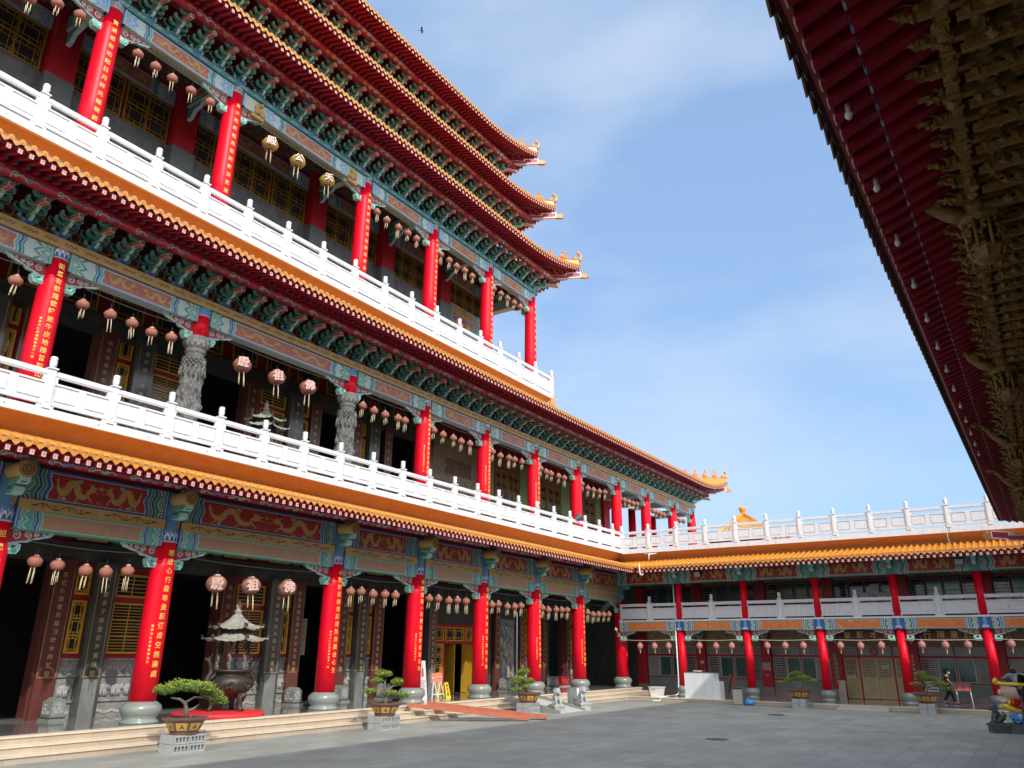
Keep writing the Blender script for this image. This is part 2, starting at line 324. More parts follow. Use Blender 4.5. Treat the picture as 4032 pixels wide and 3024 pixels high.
def dragon(mb, x0, z0, w, h, flip, o, c=None, spikes=True):
    "golden dragon silhouette in a w x h field"
    o0_ = o
    c = c or GOLD
    def q(a, b): return (x0+(w-a*w if flip else a*w), z0+b*h)
    ctl = [(0.08,0.55),(0.14,0.35),(0.24,0.30),(0.31,0.45),(0.35,0.66),(0.44,0.74),(0.52,0.62),(0.55,0.42),(0.62,0.28),(0.72,0.24),(0.80,0.36),(0.80,0.52),(0.86,0.60)]
    P = []
    for i in range(len(ctl)-1):
        p0 = ctl[max(0,i-1)]; p1 = ctl[i]; p2 = ctl[i+1]; p3 = ctl[min(len(ctl)-1,i+2)]
        for k in range(4):
            t = k/4; f = lambda a,b,c_,d: 0.5*((2*b)+(-a+c_)*t+(2*a-5*b+4*c_-d)*t*t+(-a+3*b-3*c_+d)*t**3)
            P.append((f(p0[0],p1[0],p2[0],p3[0]), f(p0[1],p1[1],p2[1],p3[1])))
    P.append(ctl[-1]); n = len(P)
    W = [h*(0.07+0.23*sin(pi*min(1, (k/n)**0.7))) for k in range(n)]
    mb.ribbon([q(*p) for p in P], W, o, c)
    if spikes:
        for k in range(3, n-4, 2):
            a, b = P[k], P[k+1]; dx, dy = b[0]-a[0], b[1]-a[1]; nx, ny = -dy*h/w, dx*w/h; d = sqrt((nx*w)**2+(ny*h)**2) or 1; e = W[k]*0.95
            mb.flat([q(*a), q(a[0]+nx*e/d, a[1]+ny*e/d), q(*b)], o-0.0006-0.00003*k, c)
    # head, horns, whiskers
    o_h = 0; hd = [(0.80,0.50),(0.84,0.72),(0.80,0.86),(0.87,0.78),(0.93,0.88),(0.92,0.74),(0.99,0.72),(1.0,0.64),(0.94,0.62),(0.99,0.55),(0.93,0.50),(0.88,0.44)]
    mb.flat([q(*p) for p in hd], o+0.0245, c)
    mb.ribbon([q(0.99,0.66), q(1.04,0.72), q(1.08,0.66)], h*0.03, o+0.025, c); mb.ribbon([q(0.97,0.56), q(1.03,0.46), q(1.08,0.52)], h*0.03, o+0.0255, c)
    # tail flames
    for a in (0.75, 0.95, 0.6): mb.flat([q(0.06,0.52), q(0.0+0.05*a,0.55+0.45*a), q(0.11,0.58)], o-0.003-a*0.001, c)
    # legs with claws
    for li, (ax, az, bx, bz) in enumerate(((0.30,0.40,0.24,0.12),(0.50,0.60,0.60,0.86),(0.62,0.30,0.54,0.08),(0.78,0.34,0.90,0.16),(0.20,0.34,0.14,0.10))):
        o = o0_-0.0012-0.0004*li
        mb.ribbon([q(ax, az), q((ax+bx)/2+0.02, (az+bz)/2), q(bx, bz)], [h*0.11, h*0.07, h*0.045], o, c)
        for e in (-0.035, 0.0, 0.035): mb.ribbon([q(bx, bz), q(bx+e, bz+(0.07 if bz > 0.5 else -0.07))], h*0.028, o+0.004+e*0.01, c)
def cloud(mb, x, z, r, o, c1, c2):
    for j_, (dx, dz, k) in enumerate(((-1.1,-0.1,0.7),(0,0.2,0.9),(1.1,-0.1,0.7),(0.1,-0.35,0.8))):
        o += 0.0005
        mb.flat([(x+dx*r+r*k*1.12*cos(2*pi*i/8), z+dz*r+r*k*0.8*sin(2*pi*i/8)) for i in range(8)], o, c2)
        mb.flat([(x+dx*r+r*k*0.8*cos(2*pi*i/8), z+dz*r+r*k*0.5*sin(2*pi*i/8)) for i in range(8)], o+0.002, c1)
def beam_long(T, x0, x1, z0, z1, o0, o1, style, parent, name='painted_beam'):
    "one bay of painted beam: box plus paint layers 3 mm proud"
    mb = MB(T); h = z1-z0; o = o1+0.003; W_ = x1-x0
    if style == 'dragon1':      # big crimson dragon panel
        mb.box(x0, x1, o0, o1, z0, z1, TEAL); amp = h*0.10
        e = min(W_*0.26, h*0.84); a, b = x0+e, x1-e
        seq = [(PALE,0.3),(BLUE,1.3),(PALE,0.3),(TEAL,1.3),(PALE,0.3),(DBLUE,0.9),(PALE,0.3)]
        mb.flat([(a-amp,z1-h*0.085),(b+amp,z1-h*0.085),(b+amp,z1),(a-amp,z1)], o, BLUE); mb.flat([(a-amp,z0),(b+amp,z0),(b+amp,z0+h*0.085),(a-amp,z0+h*0.085)], o, BLUE)
        panel_body(mb, a, b, z0+h*0.07, z1-h*0.07, o+0.003, [(PALE,0.0),(PANELR,h*0.03)], amp)
        for sg, x in ((1, b+0.0), (-1, a-0.0)):
            zstripes(mb, x, sg, z0, z1, o+0.001, seq, h*0.085, amp)
        for sg, x in ((1, x0), (-1, x1)):
            hexnest(mb, x, sg, (z0+z1)/2, e*0.46, h*0.24, o+0.004, [PALE, TEAL, PALE, BLUE, PALE, GOLD])
            for zc, s in ((z0, 1), (z1, -1)):
                for k, c in enumerate((PALE, BLUE, PALE, TEAL, GOLD)):
                    f = 1-k/5.5; q = [(x, zc), (x+sg*e*0.42*f, zc), (x+sg*e*0.3*f, zc+s*h*0.2*f), (x, zc+s*h*0.2*f)]; mb.flat(q, o+0.0013+0.003*(k+1), c)
        m_ = (a+b)/2; zz = z0+h*0.11; hh = h*0.78; L = (b-a)/2-h*0.16
        dragon(mb, m_-L-h*0.05, zz, L*0.93, hh, False, o+0.010); dragon(mb, m_+L*0.07+h*0.05, zz, L*0.93, hh, True, o+0.010)
        cloud(mb, m_-L*0.5, z1-h*0.2, h*0.055, o+0.014, MTEAL, PALE); cloud(mb, m_+L*0.5, z1-h*0.2, h*0.055, o+0.014, LBLUE, PALE)
        cloud(mb, m_-L*0.8, z0+h*0.17, h*0.055, o+0.014, LBLUE, PALE); cloud(mb, m_+L*0.72, z0+h*0.17, h*0.055, o+0.014, MTEAL, PALE); cloud(mb, m_, z0+h*0.2, h*0.05, o+0.014, PANELR, GOLD)
        mb.flat([(m_+h*0.07*cos(2*pi*i/10)*(1.5 if i % 2 else 0.7), z0+h*0.66+h*0.07*sin(2*pi*i/10)*(1.5 if i % 2 else 0.7)) for i in range(10)], o+0.013, GOLD)
    elif style == 'gold':       # ochre band with brown scrolls
        mb.box(x0, x1, o0, o1, z0, z1, GOLD); scrollband(mb, x0+0.1, x1-0.1, z0, z1, o)
    elif style == 'squiggle':
        mb.box(x0, x1, o0, o1, z0, z1, GOLD); n = max(2, int((x1-x0)/0.55)); L = (x1-x0)/n
        for i in range(n):
            a = x0+L*(i+0.15); mb.ribbon([(a+L*0.7*k/10, (z0+z1)/2+h*0.16*sin(k*1.9+i)) for k in range(11)], h*0.10, o, BROWNL)
    else:
        base, pan, dr = {'salmon': (MTEAL, SAL, False), 'rose': (MTEAL, PANELR if False else PANEL2, True), 'orange': (TEAL, ORGP, False), 'pale': (PALE, PANEL2, True), 'dragon2': (TEAL, PANELR, True)}[style]
        mb.box(x0, x1, o0, o1, z0, z1, PALE if style in ('rose', 'pale') else base); amp = h*0.09
        e = min(W_*0.27, h*{'salmon': 1.35, 'rose': 1.75, 'pale': 1.75, 'orange': 1.02, 'dragon2': 0.72}[style]); a, b = x0+e, x1-e
        L1 = {'salmon': MTEAL, 'rose': LBLUE, 'orange': TEAL, 'pale': LBLUE, 'dragon2': TEAL}[style]
        mb.flat([(a-amp,z1-h*0.09),(b+amp,z1-h*0.09),(b+amp,z1),(a-amp,z1)], o, L1); mb.flat([(a-amp,z0),(b+amp,z0),(b+amp,z0+h*0.09),(a-amp,z0+h*0.09)], o, L1)
        panel_body(mb, a, b, z0+h*0.08, z1-h*0.08, o+0.003, [(CREAM,0.0),(pan,h*0.04)], amp)
        seq = [(PALE,0.35),(MTEAL,1.1),(PALE,0.35),(BLUE,1.3),(PALE,0.35),(TEAL,0.9),(PALE,0.35)] if style != 'orange' else [(CREAM,0.35),(TEAL,0.8),(WHITE2,0.5),(LBLUE,1.0),(BLUE,0.6),(WHITE2,0.5)]
        if style == 'dragon2': seq = [(PALE,0.5),(TEAL,0.7),(PALE,0.7)]
        for sg, x in ((1, b), (-1, a)): zstripes(mb, x, sg, z0, z1, o+0.001, seq, h*0.105, amp)
        cs = {'salmon': [PALE, MTEAL, PALE, TEAL, CREAM], 'rose': [TEAL, PALE, MTEAL, PALE, CREAM], 'pale': [LBLUE, PALE, LBLUE, CREAM], 'orange': [WHITE2, TEAL, WHITE2, TEAL, GOLD], 'dragon2': [PALE, TEAL, PALE, DBLUE, CREAM]}[style]
        for sg, x in ((1, x0), (-1, x1)):
            hexnest(mb, x, sg, (z0+z1)/2, e*0.52, h*0.25, o+0.004, cs)
            for zc, s in ((z0, 1), (z1, -1)):
                for k, c in enumerate(cs[:4]):
                    f = 1-k/4.6; mb.flat([(x, zc), (x+sg*e*0.5*f, zc), (x+sg*e*0.36*f, zc+s*h*0.2*f), (x, zc+s*h*0.2*f)], o+0.0013+0.003*(k+1), c)
        if dr:
            m_ = (a+b)/2; L = (b-a)/2-h*0.3; dragon(mb, m_-L-h*0.05, z0+h*0.16, L*0.92, h*0.68, False, o+0.010, spikes=False); dragon(mb, m_+L*0.08+h*0.05, z0+h*0.16, L*0.92, h*0.68, True, o+0.010, spikes=False)
        elif style == 'salmon':
            for k in range(int((b-a)/0.5)):
                x = a+0.3+k*0.5
                for s in (1, -1): mb.ribbon(spiral(x+0.12*s, (z0+z1)/2+s*h*0.12, h*0.2, 1.2, k, s, 10), h*0.03, o+0.010, GOLD)
    return mb.build(name, parent)

# corner bracket under a beam, both sides of a column head (one object each)
def que_ti(T, s, zt, sg, parent, L=1.1, h=0.42, o=0.0, name='carved_corner_bracket'):
    mb = MB(T); x = s+sg*0.26
    out = [(0,0),(L,0),(L*0.97,-h*0.12),(L*0.90,-h*0.30),(L*0.80,-h*0.34),(L*0.66,-h*0.48),(L*0.54,-h*0.50),(L*0.44,-h*0.70),(L*0.28,-h*0.74),(L*0.2,-h*0.92),(0,-h)]
    mb.prism([(x+sg*a, zt+b) for a, b in out], o-0.05, o+0.05, PTEAL)
    ins = [(0.0,-h*0.07),(L*0.86,-h*0.07),(L*0.80,-h*0.24),(L*0.62,-h*0.38),(L*0.42,-h*0.58),(L*0.2,-h*0.70),(0,-h*0.84)]
    mb.prism([(x+sg*a, zt+b) for a, b in ins], o-0.056, o+0.056, PANELR)
    for k, (a, b, r) in enumerate(((0.16,-0.36,0.15),(0.40,-0.28,0.125),(0.6,-0.2,0.09),(0.76,-0.15,0.06))):
        mb.ribbon([(x+sg*(L*a+q[0]), zt+h*b*1.0+q[1]) for q in spiral(0, 0, h*r*1.9, 1.4, k, -1 if k % 2 else 1, 12)], h*0.075, o+0.060, PALE)
    # hanging green cradle next to the column
    for k, (w, c, d) in enumerate(((0.30, PTEAL, 0.11), (0.24, MTEAL, 0.125))):
        u = [(0.02,0.02),(0.10,0.02),(0.12,-0.10),(0.20,-0.12),(0.24,0.0),(0.33,0.0),(0.33,-0.12),(0.26,-0.24),(0.02,-0.24)]
        if k: u = [(0.04,-0.15),(0.2,-0.15),(0.26,-0.10),(0.29,-0.05),(0.30,-0.12),(0.24,-0.21),(0.04,-0.21)]
        mb.prism([(x+sg*a-sg*0.02, zt-h*0.86+b) for a, b in u], o-d, o+d, c)
    return mb.build(name, parent)

# one bracket cluster (dougong), local frame: s along wall, o outwards, z up, origin at wall plate
def bracket_mesh(scale=1.0, pale=False):
    A, B, C_, D_ = (TEAL, PTEAL, BLUE, LBLUE); mb = MB(FLOC); k = scale
    def arm(oc, zc, w, h, t=0.05, c1=A, c2=B):
        # upswept boat-shaped arm across the front with up-turned tips
        P = [(-w/2, h*1.25), (-w/2-0.015, h*0.55), (-w*0.36, 0), (w*0.36, 0), (w/2+0.015, h*0.55), (w/2, h*1.25), (w/2-0.07, h*1.35), (w/2-0.085, h*0.75), (w*0.22, h*0.42), (0, h*0.50), (-w*0.22, h*0.42), (-w/2+0.085, h*0.75), (-w/2+0.07, h*1.35)]
        mb.prism([(a*k, (zc+b)*k) for a, b in P], (oc-t)*k, (oc+t)*k, c2, side=c1)
        Q = [(-w/2+0.02, h*1.0), (-w*0.40, h*0.14), (-w*0.34, h*0.10), (w*0.34, h*0.10), (w*0.40, h*0.14), (w/2-0.02, h*1.0), (w/2-0.05, h*0.55), (w*0.24, h*0.30), (-w*0.24, h*0.30), (-w/2+0.05, h*0.55)]
        mb.prism([(a*k, (zc+b)*k) for a, b in Q], (oc-t-0.006)*k, (oc+t+0.008)*k, c1)
    # base block
    mb.hexa([(-0.10*k,0,0),(0.10*k,0,0),(0.10*k,0.14*k,0),(-0.10*k,0.14*k,0),(-0.15*k,-0.02*k,0.13*k),(0.15*k,-0.02*k,0.13*k),(0.15*k,0.2*k,0.13*k),(-0.15*k,0.2*k,0.13*k)], LBLUE)
    mb.hexa([(-0.085*k,0.1*k,0.015*k),(0.085*k,0.1*k,0.015*k),(0.085*k,0.155*k,0.01*k),(-0.085*k,0.155*k,0.01*k),(-0.12*k,0.1*k,0.11*k),(0.12*k,0.1*k,0.11*k),(0.12*k,0.212*k,0.11*k),(-0.12*k,0.212*k,0.11*k)], BLUE)
    arm(0.02, 0.12, 0.50, 0.14); arm(0.02, 0.34, 0.80, 0.17); arm(0.24, 0.34, 0.66, 0.17)
    arm(0.46, 0.42, 0.60, 0.18); arm(0.68, 0.60, 0.52, 0.20)
    # projecting tongues in side view (green), stacked
    for z, L in ((0.10, 0.34), (0.28, 0.56)):
        P = [(0, z), (L-0.1, z), (L, z+0.06), (L+0.03, z+0.14), (L-0.04, z+0.13), (0, z+0.12)]
        mb.prism([(a*k, b*k) for a, b in P], -0.045*k, 0.045*k, B, ax='s'); mb.prism([((a*0.97)*k, (b*0.8+z*0.2+0.012)*k) for a, b in P], -0.052*k, 0.052*k, A, ax='s')
    # pink sloping beam nose
    def nose(w, o0, o1, z0, z1, h, mt): mb.hexa([(-w*k,o0*k,z0*k),(w*k,o0*k,z0*k),(w*k,o1*k,z1*k),(-w*k,o1*k,z1*k),(-w*k,o0*k,(z0+h)*k),(w*k,o0*k,(z0+h)*k),(w*k,o1*k,(z1+h)*k),(-w*k,o1*k,(z1+h)*k)], mt)
    nose(0.062, 0.1, 1.02, 0.46, 0.37, 0.14, PNOSE); nose(0.067, 0.3, 0.94, 0.475, 0.405, 0.085, RNOSE); nose(0.05, 0.3, 0.98, 0.445, 0.37, 0.03, RNOSE)
    mb.box(-0.04*k, 0.04*k, 1.015*k, 1.027*k, 0.40*k, 0.48*k, RNOSE); nose(0.04, 0.3, 0.80, 0.60, 0.56, 0.12, A)
    return mb.mesh('bracket_cluster')
def FLOC(s, o, z): return (o, s, z)
PNOSE = mat('beam_nose_pale', (0.62, 0.40, 0.33), 0.55); RNOSE = mat('beam_nose_rose', (0.36, 0.13, 0.11), 0.55)

# ---------------- lettering ----------------
_glyph = {}
def glyph(ch, off=0.012):
    "triangulated outline of one character, centred, about 1 unit tall"
    key = (ch, off)
    if key in _glyph: return _glyph[key]
    cu = bpy.data.curves.new('letter', 'FONT'); cu.body = ch; cu.resolution_u = 2; cu.size = 1.0; cu.offset = off
    o = bpy.data.objects.new('letter', cu); SC.collection.objects.link(o); bpy.context.view_layer.update()
    me = o.to_mesh(); V = [(v.co.x, v.co.y) for v in me.vertices]; F = [tuple(p.vertices) for p in me.polygons]
    o.to_mesh_clear(); bpy.data.objects.remove(o); bpy.data.curves.remove(cu)
    if V:
        x0, x1 = min(v[0] for v in V), max(v[0] for v in V); y0, y1 = min(v[1] for v in V), max(v[1] for v in V)
        cx = (x0+x1)/2; cy = (y0+y1)/2; V = [(a-cx, b-cy) for a, b in V]
    _glyph[key] = (V, F); return _glyph[key]
def letters(T, text, sc, z_top, pitch, size, surf, parent=None, m=None, name='inscription', horiz=False, wx=1.0):
    "surf(ds, z) -> (s, o) places flat lettering on the surface, running downwards (or sideways)"
    mb = MB(T)
    for i, ch in enumerate(text):
        V, F = glyph(ch); z = z_top if horiz else z_top-pitch*i; base = len(mb.v)
        for a, b in V:
            ds = sc+(pitch*i if horiz else 0)+a*size*wx; zz = z+b*size; s_, o_ = surf(ds, zz); mb.P((s_, o_, zz))
        for f in F: mb.face([base+k for k in f], m or LEAF)
    return mb.build(name, parent)
# ---------------- eaves ----------------
MORTSHADE = mat('mortar_and_pan_shade', (0.20, 0.15, 0.11), 0.9)  # mortar grey, also painted for the shade in the pan-tile mouths
def eave(T, parent, s0, s1, z, over, o_in, slope=0.42, pitch=0.262, up=0.0, upL=6.0, flare=0.0, ends=(0, 0), val=(None, None), uslope=0.34, name='tiled_eave', in_raf=0.45, plain=False, tilem=None, rmat=None, upx=2.2, fl=(1.15, 0.78), rao=0.015, dots=None, bo=0.0, dsc=1.0):
    """tiled skirt roof seen from below. ends=(0/1,0/1): 1 = outer corner (s0 or s1 is the column-line corner).
    val: column-line s of an inner corner (valley) at either end."""
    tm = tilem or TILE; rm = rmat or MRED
    S0 = s0-over if ends[0] else s0; S1 = s1+over if ends[1] else s1
    def f_up(s):
        v = 0
        if ends[1] and s > S1-upL: v = ((s-(S1-upL))/upL)**upx
        if ends[0] and s < S0+upL: v = (((S0+upL)-s)/upL)**upx
        return v
    def edge(s): return over+flare*f_up(s)
    def zz(s): return z+up*f_up(s)
    def lim(s):      # innermost o at s (hips)
        o = o_in
        if ends[1]: o = max(o, s-s1)
        if ends[0]: o = max(o, s0-s)
        return o
    def outer(s):    # outermost o at s (valleys)
        o = edge(s)
        if val[1] is not None: o = min(o, val[1]-s)
        if val[0] is not None: o = min(o, s-val[0])
        return o
    n = int(round((S1-S0)/pitch)); pt = (S1-S0)/n
    tiles = MB(T); fas = MB(T); raf = MB(T); low = MB(T)
    for k in range(n):
        s = S0+pt*(k+0.5); e = edge(s); oo = outer(s); oi = lim(s)
        if oo-oi < 0.12: continue
        zc = zz(s); full = oo > e-1e-3; r = pt*0.26
        H = lambda o: zc+(e-o)*slope+0.03*(e-o)**2*0
        # pan tile strip + round cover tile
        N = 3 if not plain else 2; rows = []
        for j in range(N+1):
            o = oo+(oi-oo)*j/N; h = H(o); row = [tiles.P((s-pt/2, o, h-0.015)), tiles.P((s+pt/2, o, h-0.015))]; rows.append(row)
        for j in range(N): tiles.face((rows[j][0], rows[j][1], rows[j+1][1], rows[j+1][0]), tm)
        q = []
        for o in (oo+(0.02 if full else 0), oi):
            h = H(o); q.append([tiles.P((s+r*cos(pi*i/5), o, h+r*1.15*sin(pi*i/5))) for i in range(6)])
        for i in range(5): tiles.face((q[0][i], q[0][i+1], q[1][i+1], q[1][i]), tm, True)
        if full:
            # round end disc (with raised boss) and hanging drip plate
            c = (s, e+0.03, zc+0.012)
            tiles.face([tiles.P((c[0]+r*1.12*cos(2*pi*i/8), c[1], c[2]+r*1.12*sin(2*pi*i/8))) for i in range(8)], tm)
            tiles.face([tiles.P((c[0]+r*0.6*cos(2*pi*i/6), c[1]+0.012, c[2]+r*0.6*sin(2*pi*i/6))) for i in range(6)], TILEP)
            h = pt/2; a = s+pt/2
            P = [(-h+0.012,0.01),(-h*0.85,-0.045*dsc),(-h*0.45,-0.10*dsc),(0,-0.15*dsc),(h*0.45,-0.10*dsc),(h*0.85,-0.045*dsc),(h-0.012,0.01)]
            tiles.prism([(a+x_, zc+y_) for x_, y_ in P], e+0.005, e+0.022, tm)
            tiles.poly([(a+u*h*0.55, e+0.026, zc+0.012+v) for u, v in ((-1,0.0),(-0.5,-0.022),(0.5,-0.022),(1,0.0),(0.6,0.022),(-0.6,0.022))], MORTSHADE)
            # eave board
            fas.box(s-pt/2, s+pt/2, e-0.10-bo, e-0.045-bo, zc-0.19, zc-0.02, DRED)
        # flying rafter (square, pale end) and soffit
        Z = lambda o: zc-0.175+(e-o)*uslope
        def raf_bar(mb, oa, ob, w, h, dz, mt):
            za, zb = Z(oa)+dz, Z(ob)+dz
            mb.hexa([(s-w/2,oa,za-h),(s+w/2,oa,za-h),(s+w/2,ob,zb-h),(s-w/2,ob,zb-h),(s-w/2,oa,za),(s+w/2,oa,za),(s+w/2,ob,zb),(s-w/2,ob,zb)], mt)
        ra = min(oo, e-rao); rb = max(oi, in_raf)
        if ra-rb > 0.1:
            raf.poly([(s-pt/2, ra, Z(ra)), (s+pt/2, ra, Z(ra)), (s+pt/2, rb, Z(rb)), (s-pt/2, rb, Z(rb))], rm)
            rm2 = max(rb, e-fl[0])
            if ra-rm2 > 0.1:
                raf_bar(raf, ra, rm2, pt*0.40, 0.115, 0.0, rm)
                if full:
                    w = pt*0.185; za = Z(ra)
                    raf.hexa([(s-w,ra,za-0.115),(s+w,ra,za-0.115),(s+w,ra+0.012,za-0.115),(s-w,ra+0.012,za-0.115),(s-w,ra,za+0.0),(s+w,ra,za+0.0),(s+w,ra+0.012,za+0.0),(s-w,ra+0.012,za+0.0)], PINK)
                    if not plain:
                        for dz in (-0.028, -0.052, -0.078): raf.box(s-w*0.55, s+w*0.55, ra+0.012, ra+0.015, za+dz-0.006, za+dz+0.006, MARK)
            la = min(ra, e-fl[1]); 
            if la-rb > 0.1:
                raf_bar(low, la, rb, pt*0.42, 0.10, -0.12, rm)
                if dots: raf_bar(low, la+0.004, la-0.012, pt*0.30, 0.105, -0.119, dots[k%2])
                z_ = Z(la)-0.17; low.face([low.P((s+0.052*cos(2*pi*i/8), la+0.008, z_+0.052*sin(2*pi*i/8))) for i in range(8)], (dots or (TEAL, BLUE))[k % 2])
    root = tiles.build(name, parent); 
    fas.build('eave_board', root); raf.build('flying_rafters', root); low.build('lower_rafters', root)
    return root, edge, zz, lim

def round_beam(T, parent, s0, s1, o, z, r, mt, name='purlin', decor=None, step=4.5):
    mb = MB(T); n = 10
    ring = [[mb.P((s, o+r*cos(2*pi*i/n), z+r*sin(2*pi*i/n))) for i in range(n)] for s in (s0, s1)]
    for i in range(n): mb.face((ring[0][i], ring[0][(i+1)%n], ring[1][(i+1)%n], ring[1][i]), mt, True)
    mb.face(ring[0][::-1], mt); mb.face(ring[1], mt)
    if decor:      # painted scroll work on the lower outer face
        s = s0+0.2
        while s < s1-0.6:
            for k in range(5):
                a0 = s+0.36*k; col = decor[k % len(decor)]
                for pth, ww in ((spiral(a0, 0, 0.11, 1.2, k, 1 if k % 2 else -1, 8), 0.03), ([(a0-0.05, -0.02), (a0+0.16, 0.05), (a0+0.3, -0.02)], 0.035)):
                    L = []; R_ = []; nn = len(pth)
                    for i in range(nn):
                        a = pth[max(0,i-1)]; b = pth[min(nn-1,i+1)]; dx, dy = b[0]-a[0], b[1]-a[1]; d = sqrt(dx*dx+dy*dy) or 1; nx, ny = -dy/d*ww/2, dx/d*ww/2
                        for lst, sg in ((L, 1), (R_, -1)):
                            th = -0.75+(pth[i][1]+sg*ny)/r; lst.append(mb.P((pth[i][0]+sg*nx, o+(r+0.006)*cos(th), z+(r+0.006)*sin(th))))
                    for i in range(nn-1): mb.face((L[i], R_[i], R_[i+1], L[i+1]), col)
            s += 2.2
    return mb.build(name, parent)

def column(T, parent, s, z0, z1, r0, r1, o=0.0, base=None, band=None, ring=True, mt=None, name='red_column', jacket=0.55, n=20):
    mt = mt or RED; mb = MB(T); H = z1-z0; j = z1-jacket
    prof = [(r0, 0), (r0*0.995, H*0.4), (r0*0.965, j-z0-0.30), (r0*0.95, j-z0-0.12), (r0*0.90, j-z0-0.04), (r1*1.03, j-z0), (r1*1.045, j-z0+0.01), (r1*1.045, j-z0+0.035), (r1, j-z0+0.045), (r1*0.98, H)] if ring else [(r0, 0), (r1, H)]
    mb.lathe((s, o, z0), prof, n, mt); c = mb.build(name, parent)
    if base:
        rb, hb = base; b = MB(T)
        b.lathe((s, o, z0-hb), [(rb*0.94,0),(rb*0.95,hb*0.10),(rb*0.86,hb*0.16),(rb*0.80,hb*0.24),(rb*0.90,hb*0.38),(rb*1.0,hb*0.56),(rb*1.0,hb*0.70),(rb*0.93,hb*0.84),(rb*0.80,hb*0.94),(rb*0.70,hb)], 24, STONE)
        b.build('stone_base', c)
    if band:
        zt, kind = band; b = MB(T); h = zt-z1; rr = r1*1.02
        b.lathe((s, o, z1), [(rr*1.03,0),(rr*1.03,0.03),(rr,0.035),(rr,h)], n, [PALE, PALE, LBLUE if kind != 'peak' else PALE])
        nn = 7
        for k in range(nn):       # wave crests or peaks wrapped round the band
            a0 = -0.2+k*2*pi/nn*0.5-pi/2*0+ -pi/2+pi/2*0.2
            def W(da, dz, e=0.006): a = a0+da; return (s+(rr+e)*sin(a), o+(rr+e)*cos(a), z1+dz)
            if kind == 'peak':
                hh = min(h, 0.42)
                for e, f, c2 in ((0.004,1.0,LBLUE),(0.007,0.72,PALE),(0.010,0.5,MRED),(0.013,0.24,PALE)): b.poly([W(-0.30*f,0.05,e), W(0.0,0.05+hh*f*0.85,e), W(0.30*f,0.05,e)], c2)
            else:
                hh = 0.24
                b.poly([W(-0.27,0.05), W(-0.16,hh*0.8), W(0.0,hh*1.15), W(0.16,hh*0.8), W(0.27,0.05)], WHITE2); b.poly([W(-0.2,0.05,0.009), W(-0.12,hh*0.6,0.009), W(0,hh*0.85,0.009), W(0.12,hh*0.6,0.009), W(0.2,0.05,0.009)], BLUE)
                for da in (-0.22, 0.22): b.poly([W(da-0.03,hh), W(da,hh+0.10), W(da+0.03,hh)], WHITE2)
                if kind == 'mauve': b.poly([W(-0.22,h-0.13), W(0.22,h-0.13), W(0.22,h-0.03), W(-0.22,h-0.03)], PINKM)
        if kind == 'wave' and h > 0.9:   # golden dragon curl
            P = [(0.12*sin(t*5.2)*(1-0.2*t), 0.42+0.62*t) for t in [i/16 for i in range(17)]]
            for i in range(16):
                a, b2 = P[i], P[i+1]; w = 0.05+0.03*sin(i/16*pi)
                def Q(da, dz): a_ = da/rr; return (s+(rr+0.008)*sin(a_), o+(rr+0.008)*cos(a_), z1+dz)
                for sh in (0.06, -0.75): 
                    b.poly([Q(a[0]+sh-w,a[1]), Q(b2[0]+sh-w,b2[1]), Q(b2[0]+sh+w,b2[1]), Q(a[0]+sh+w,a[1])], GOLD)
        b.build('painted_band', c)
    return c
PINKM = mat('mauve_paint', (0.42, 0.22, 0.34), 0.5)
MTEAL2 = mat('blue_green_moulding', (0.07, 0.22, 0.21), 0.5, var=0.15)
RSTONE = mat('relief_stone_dado', (0.13, 0.13, 0.135), 0.7, var=0.4, scale=3, bump=0.8, bscale=9)
GDBLOCK = mat('grey_stone_block', (0.12, 0.135, 0.125), 0.5, var=0.1)

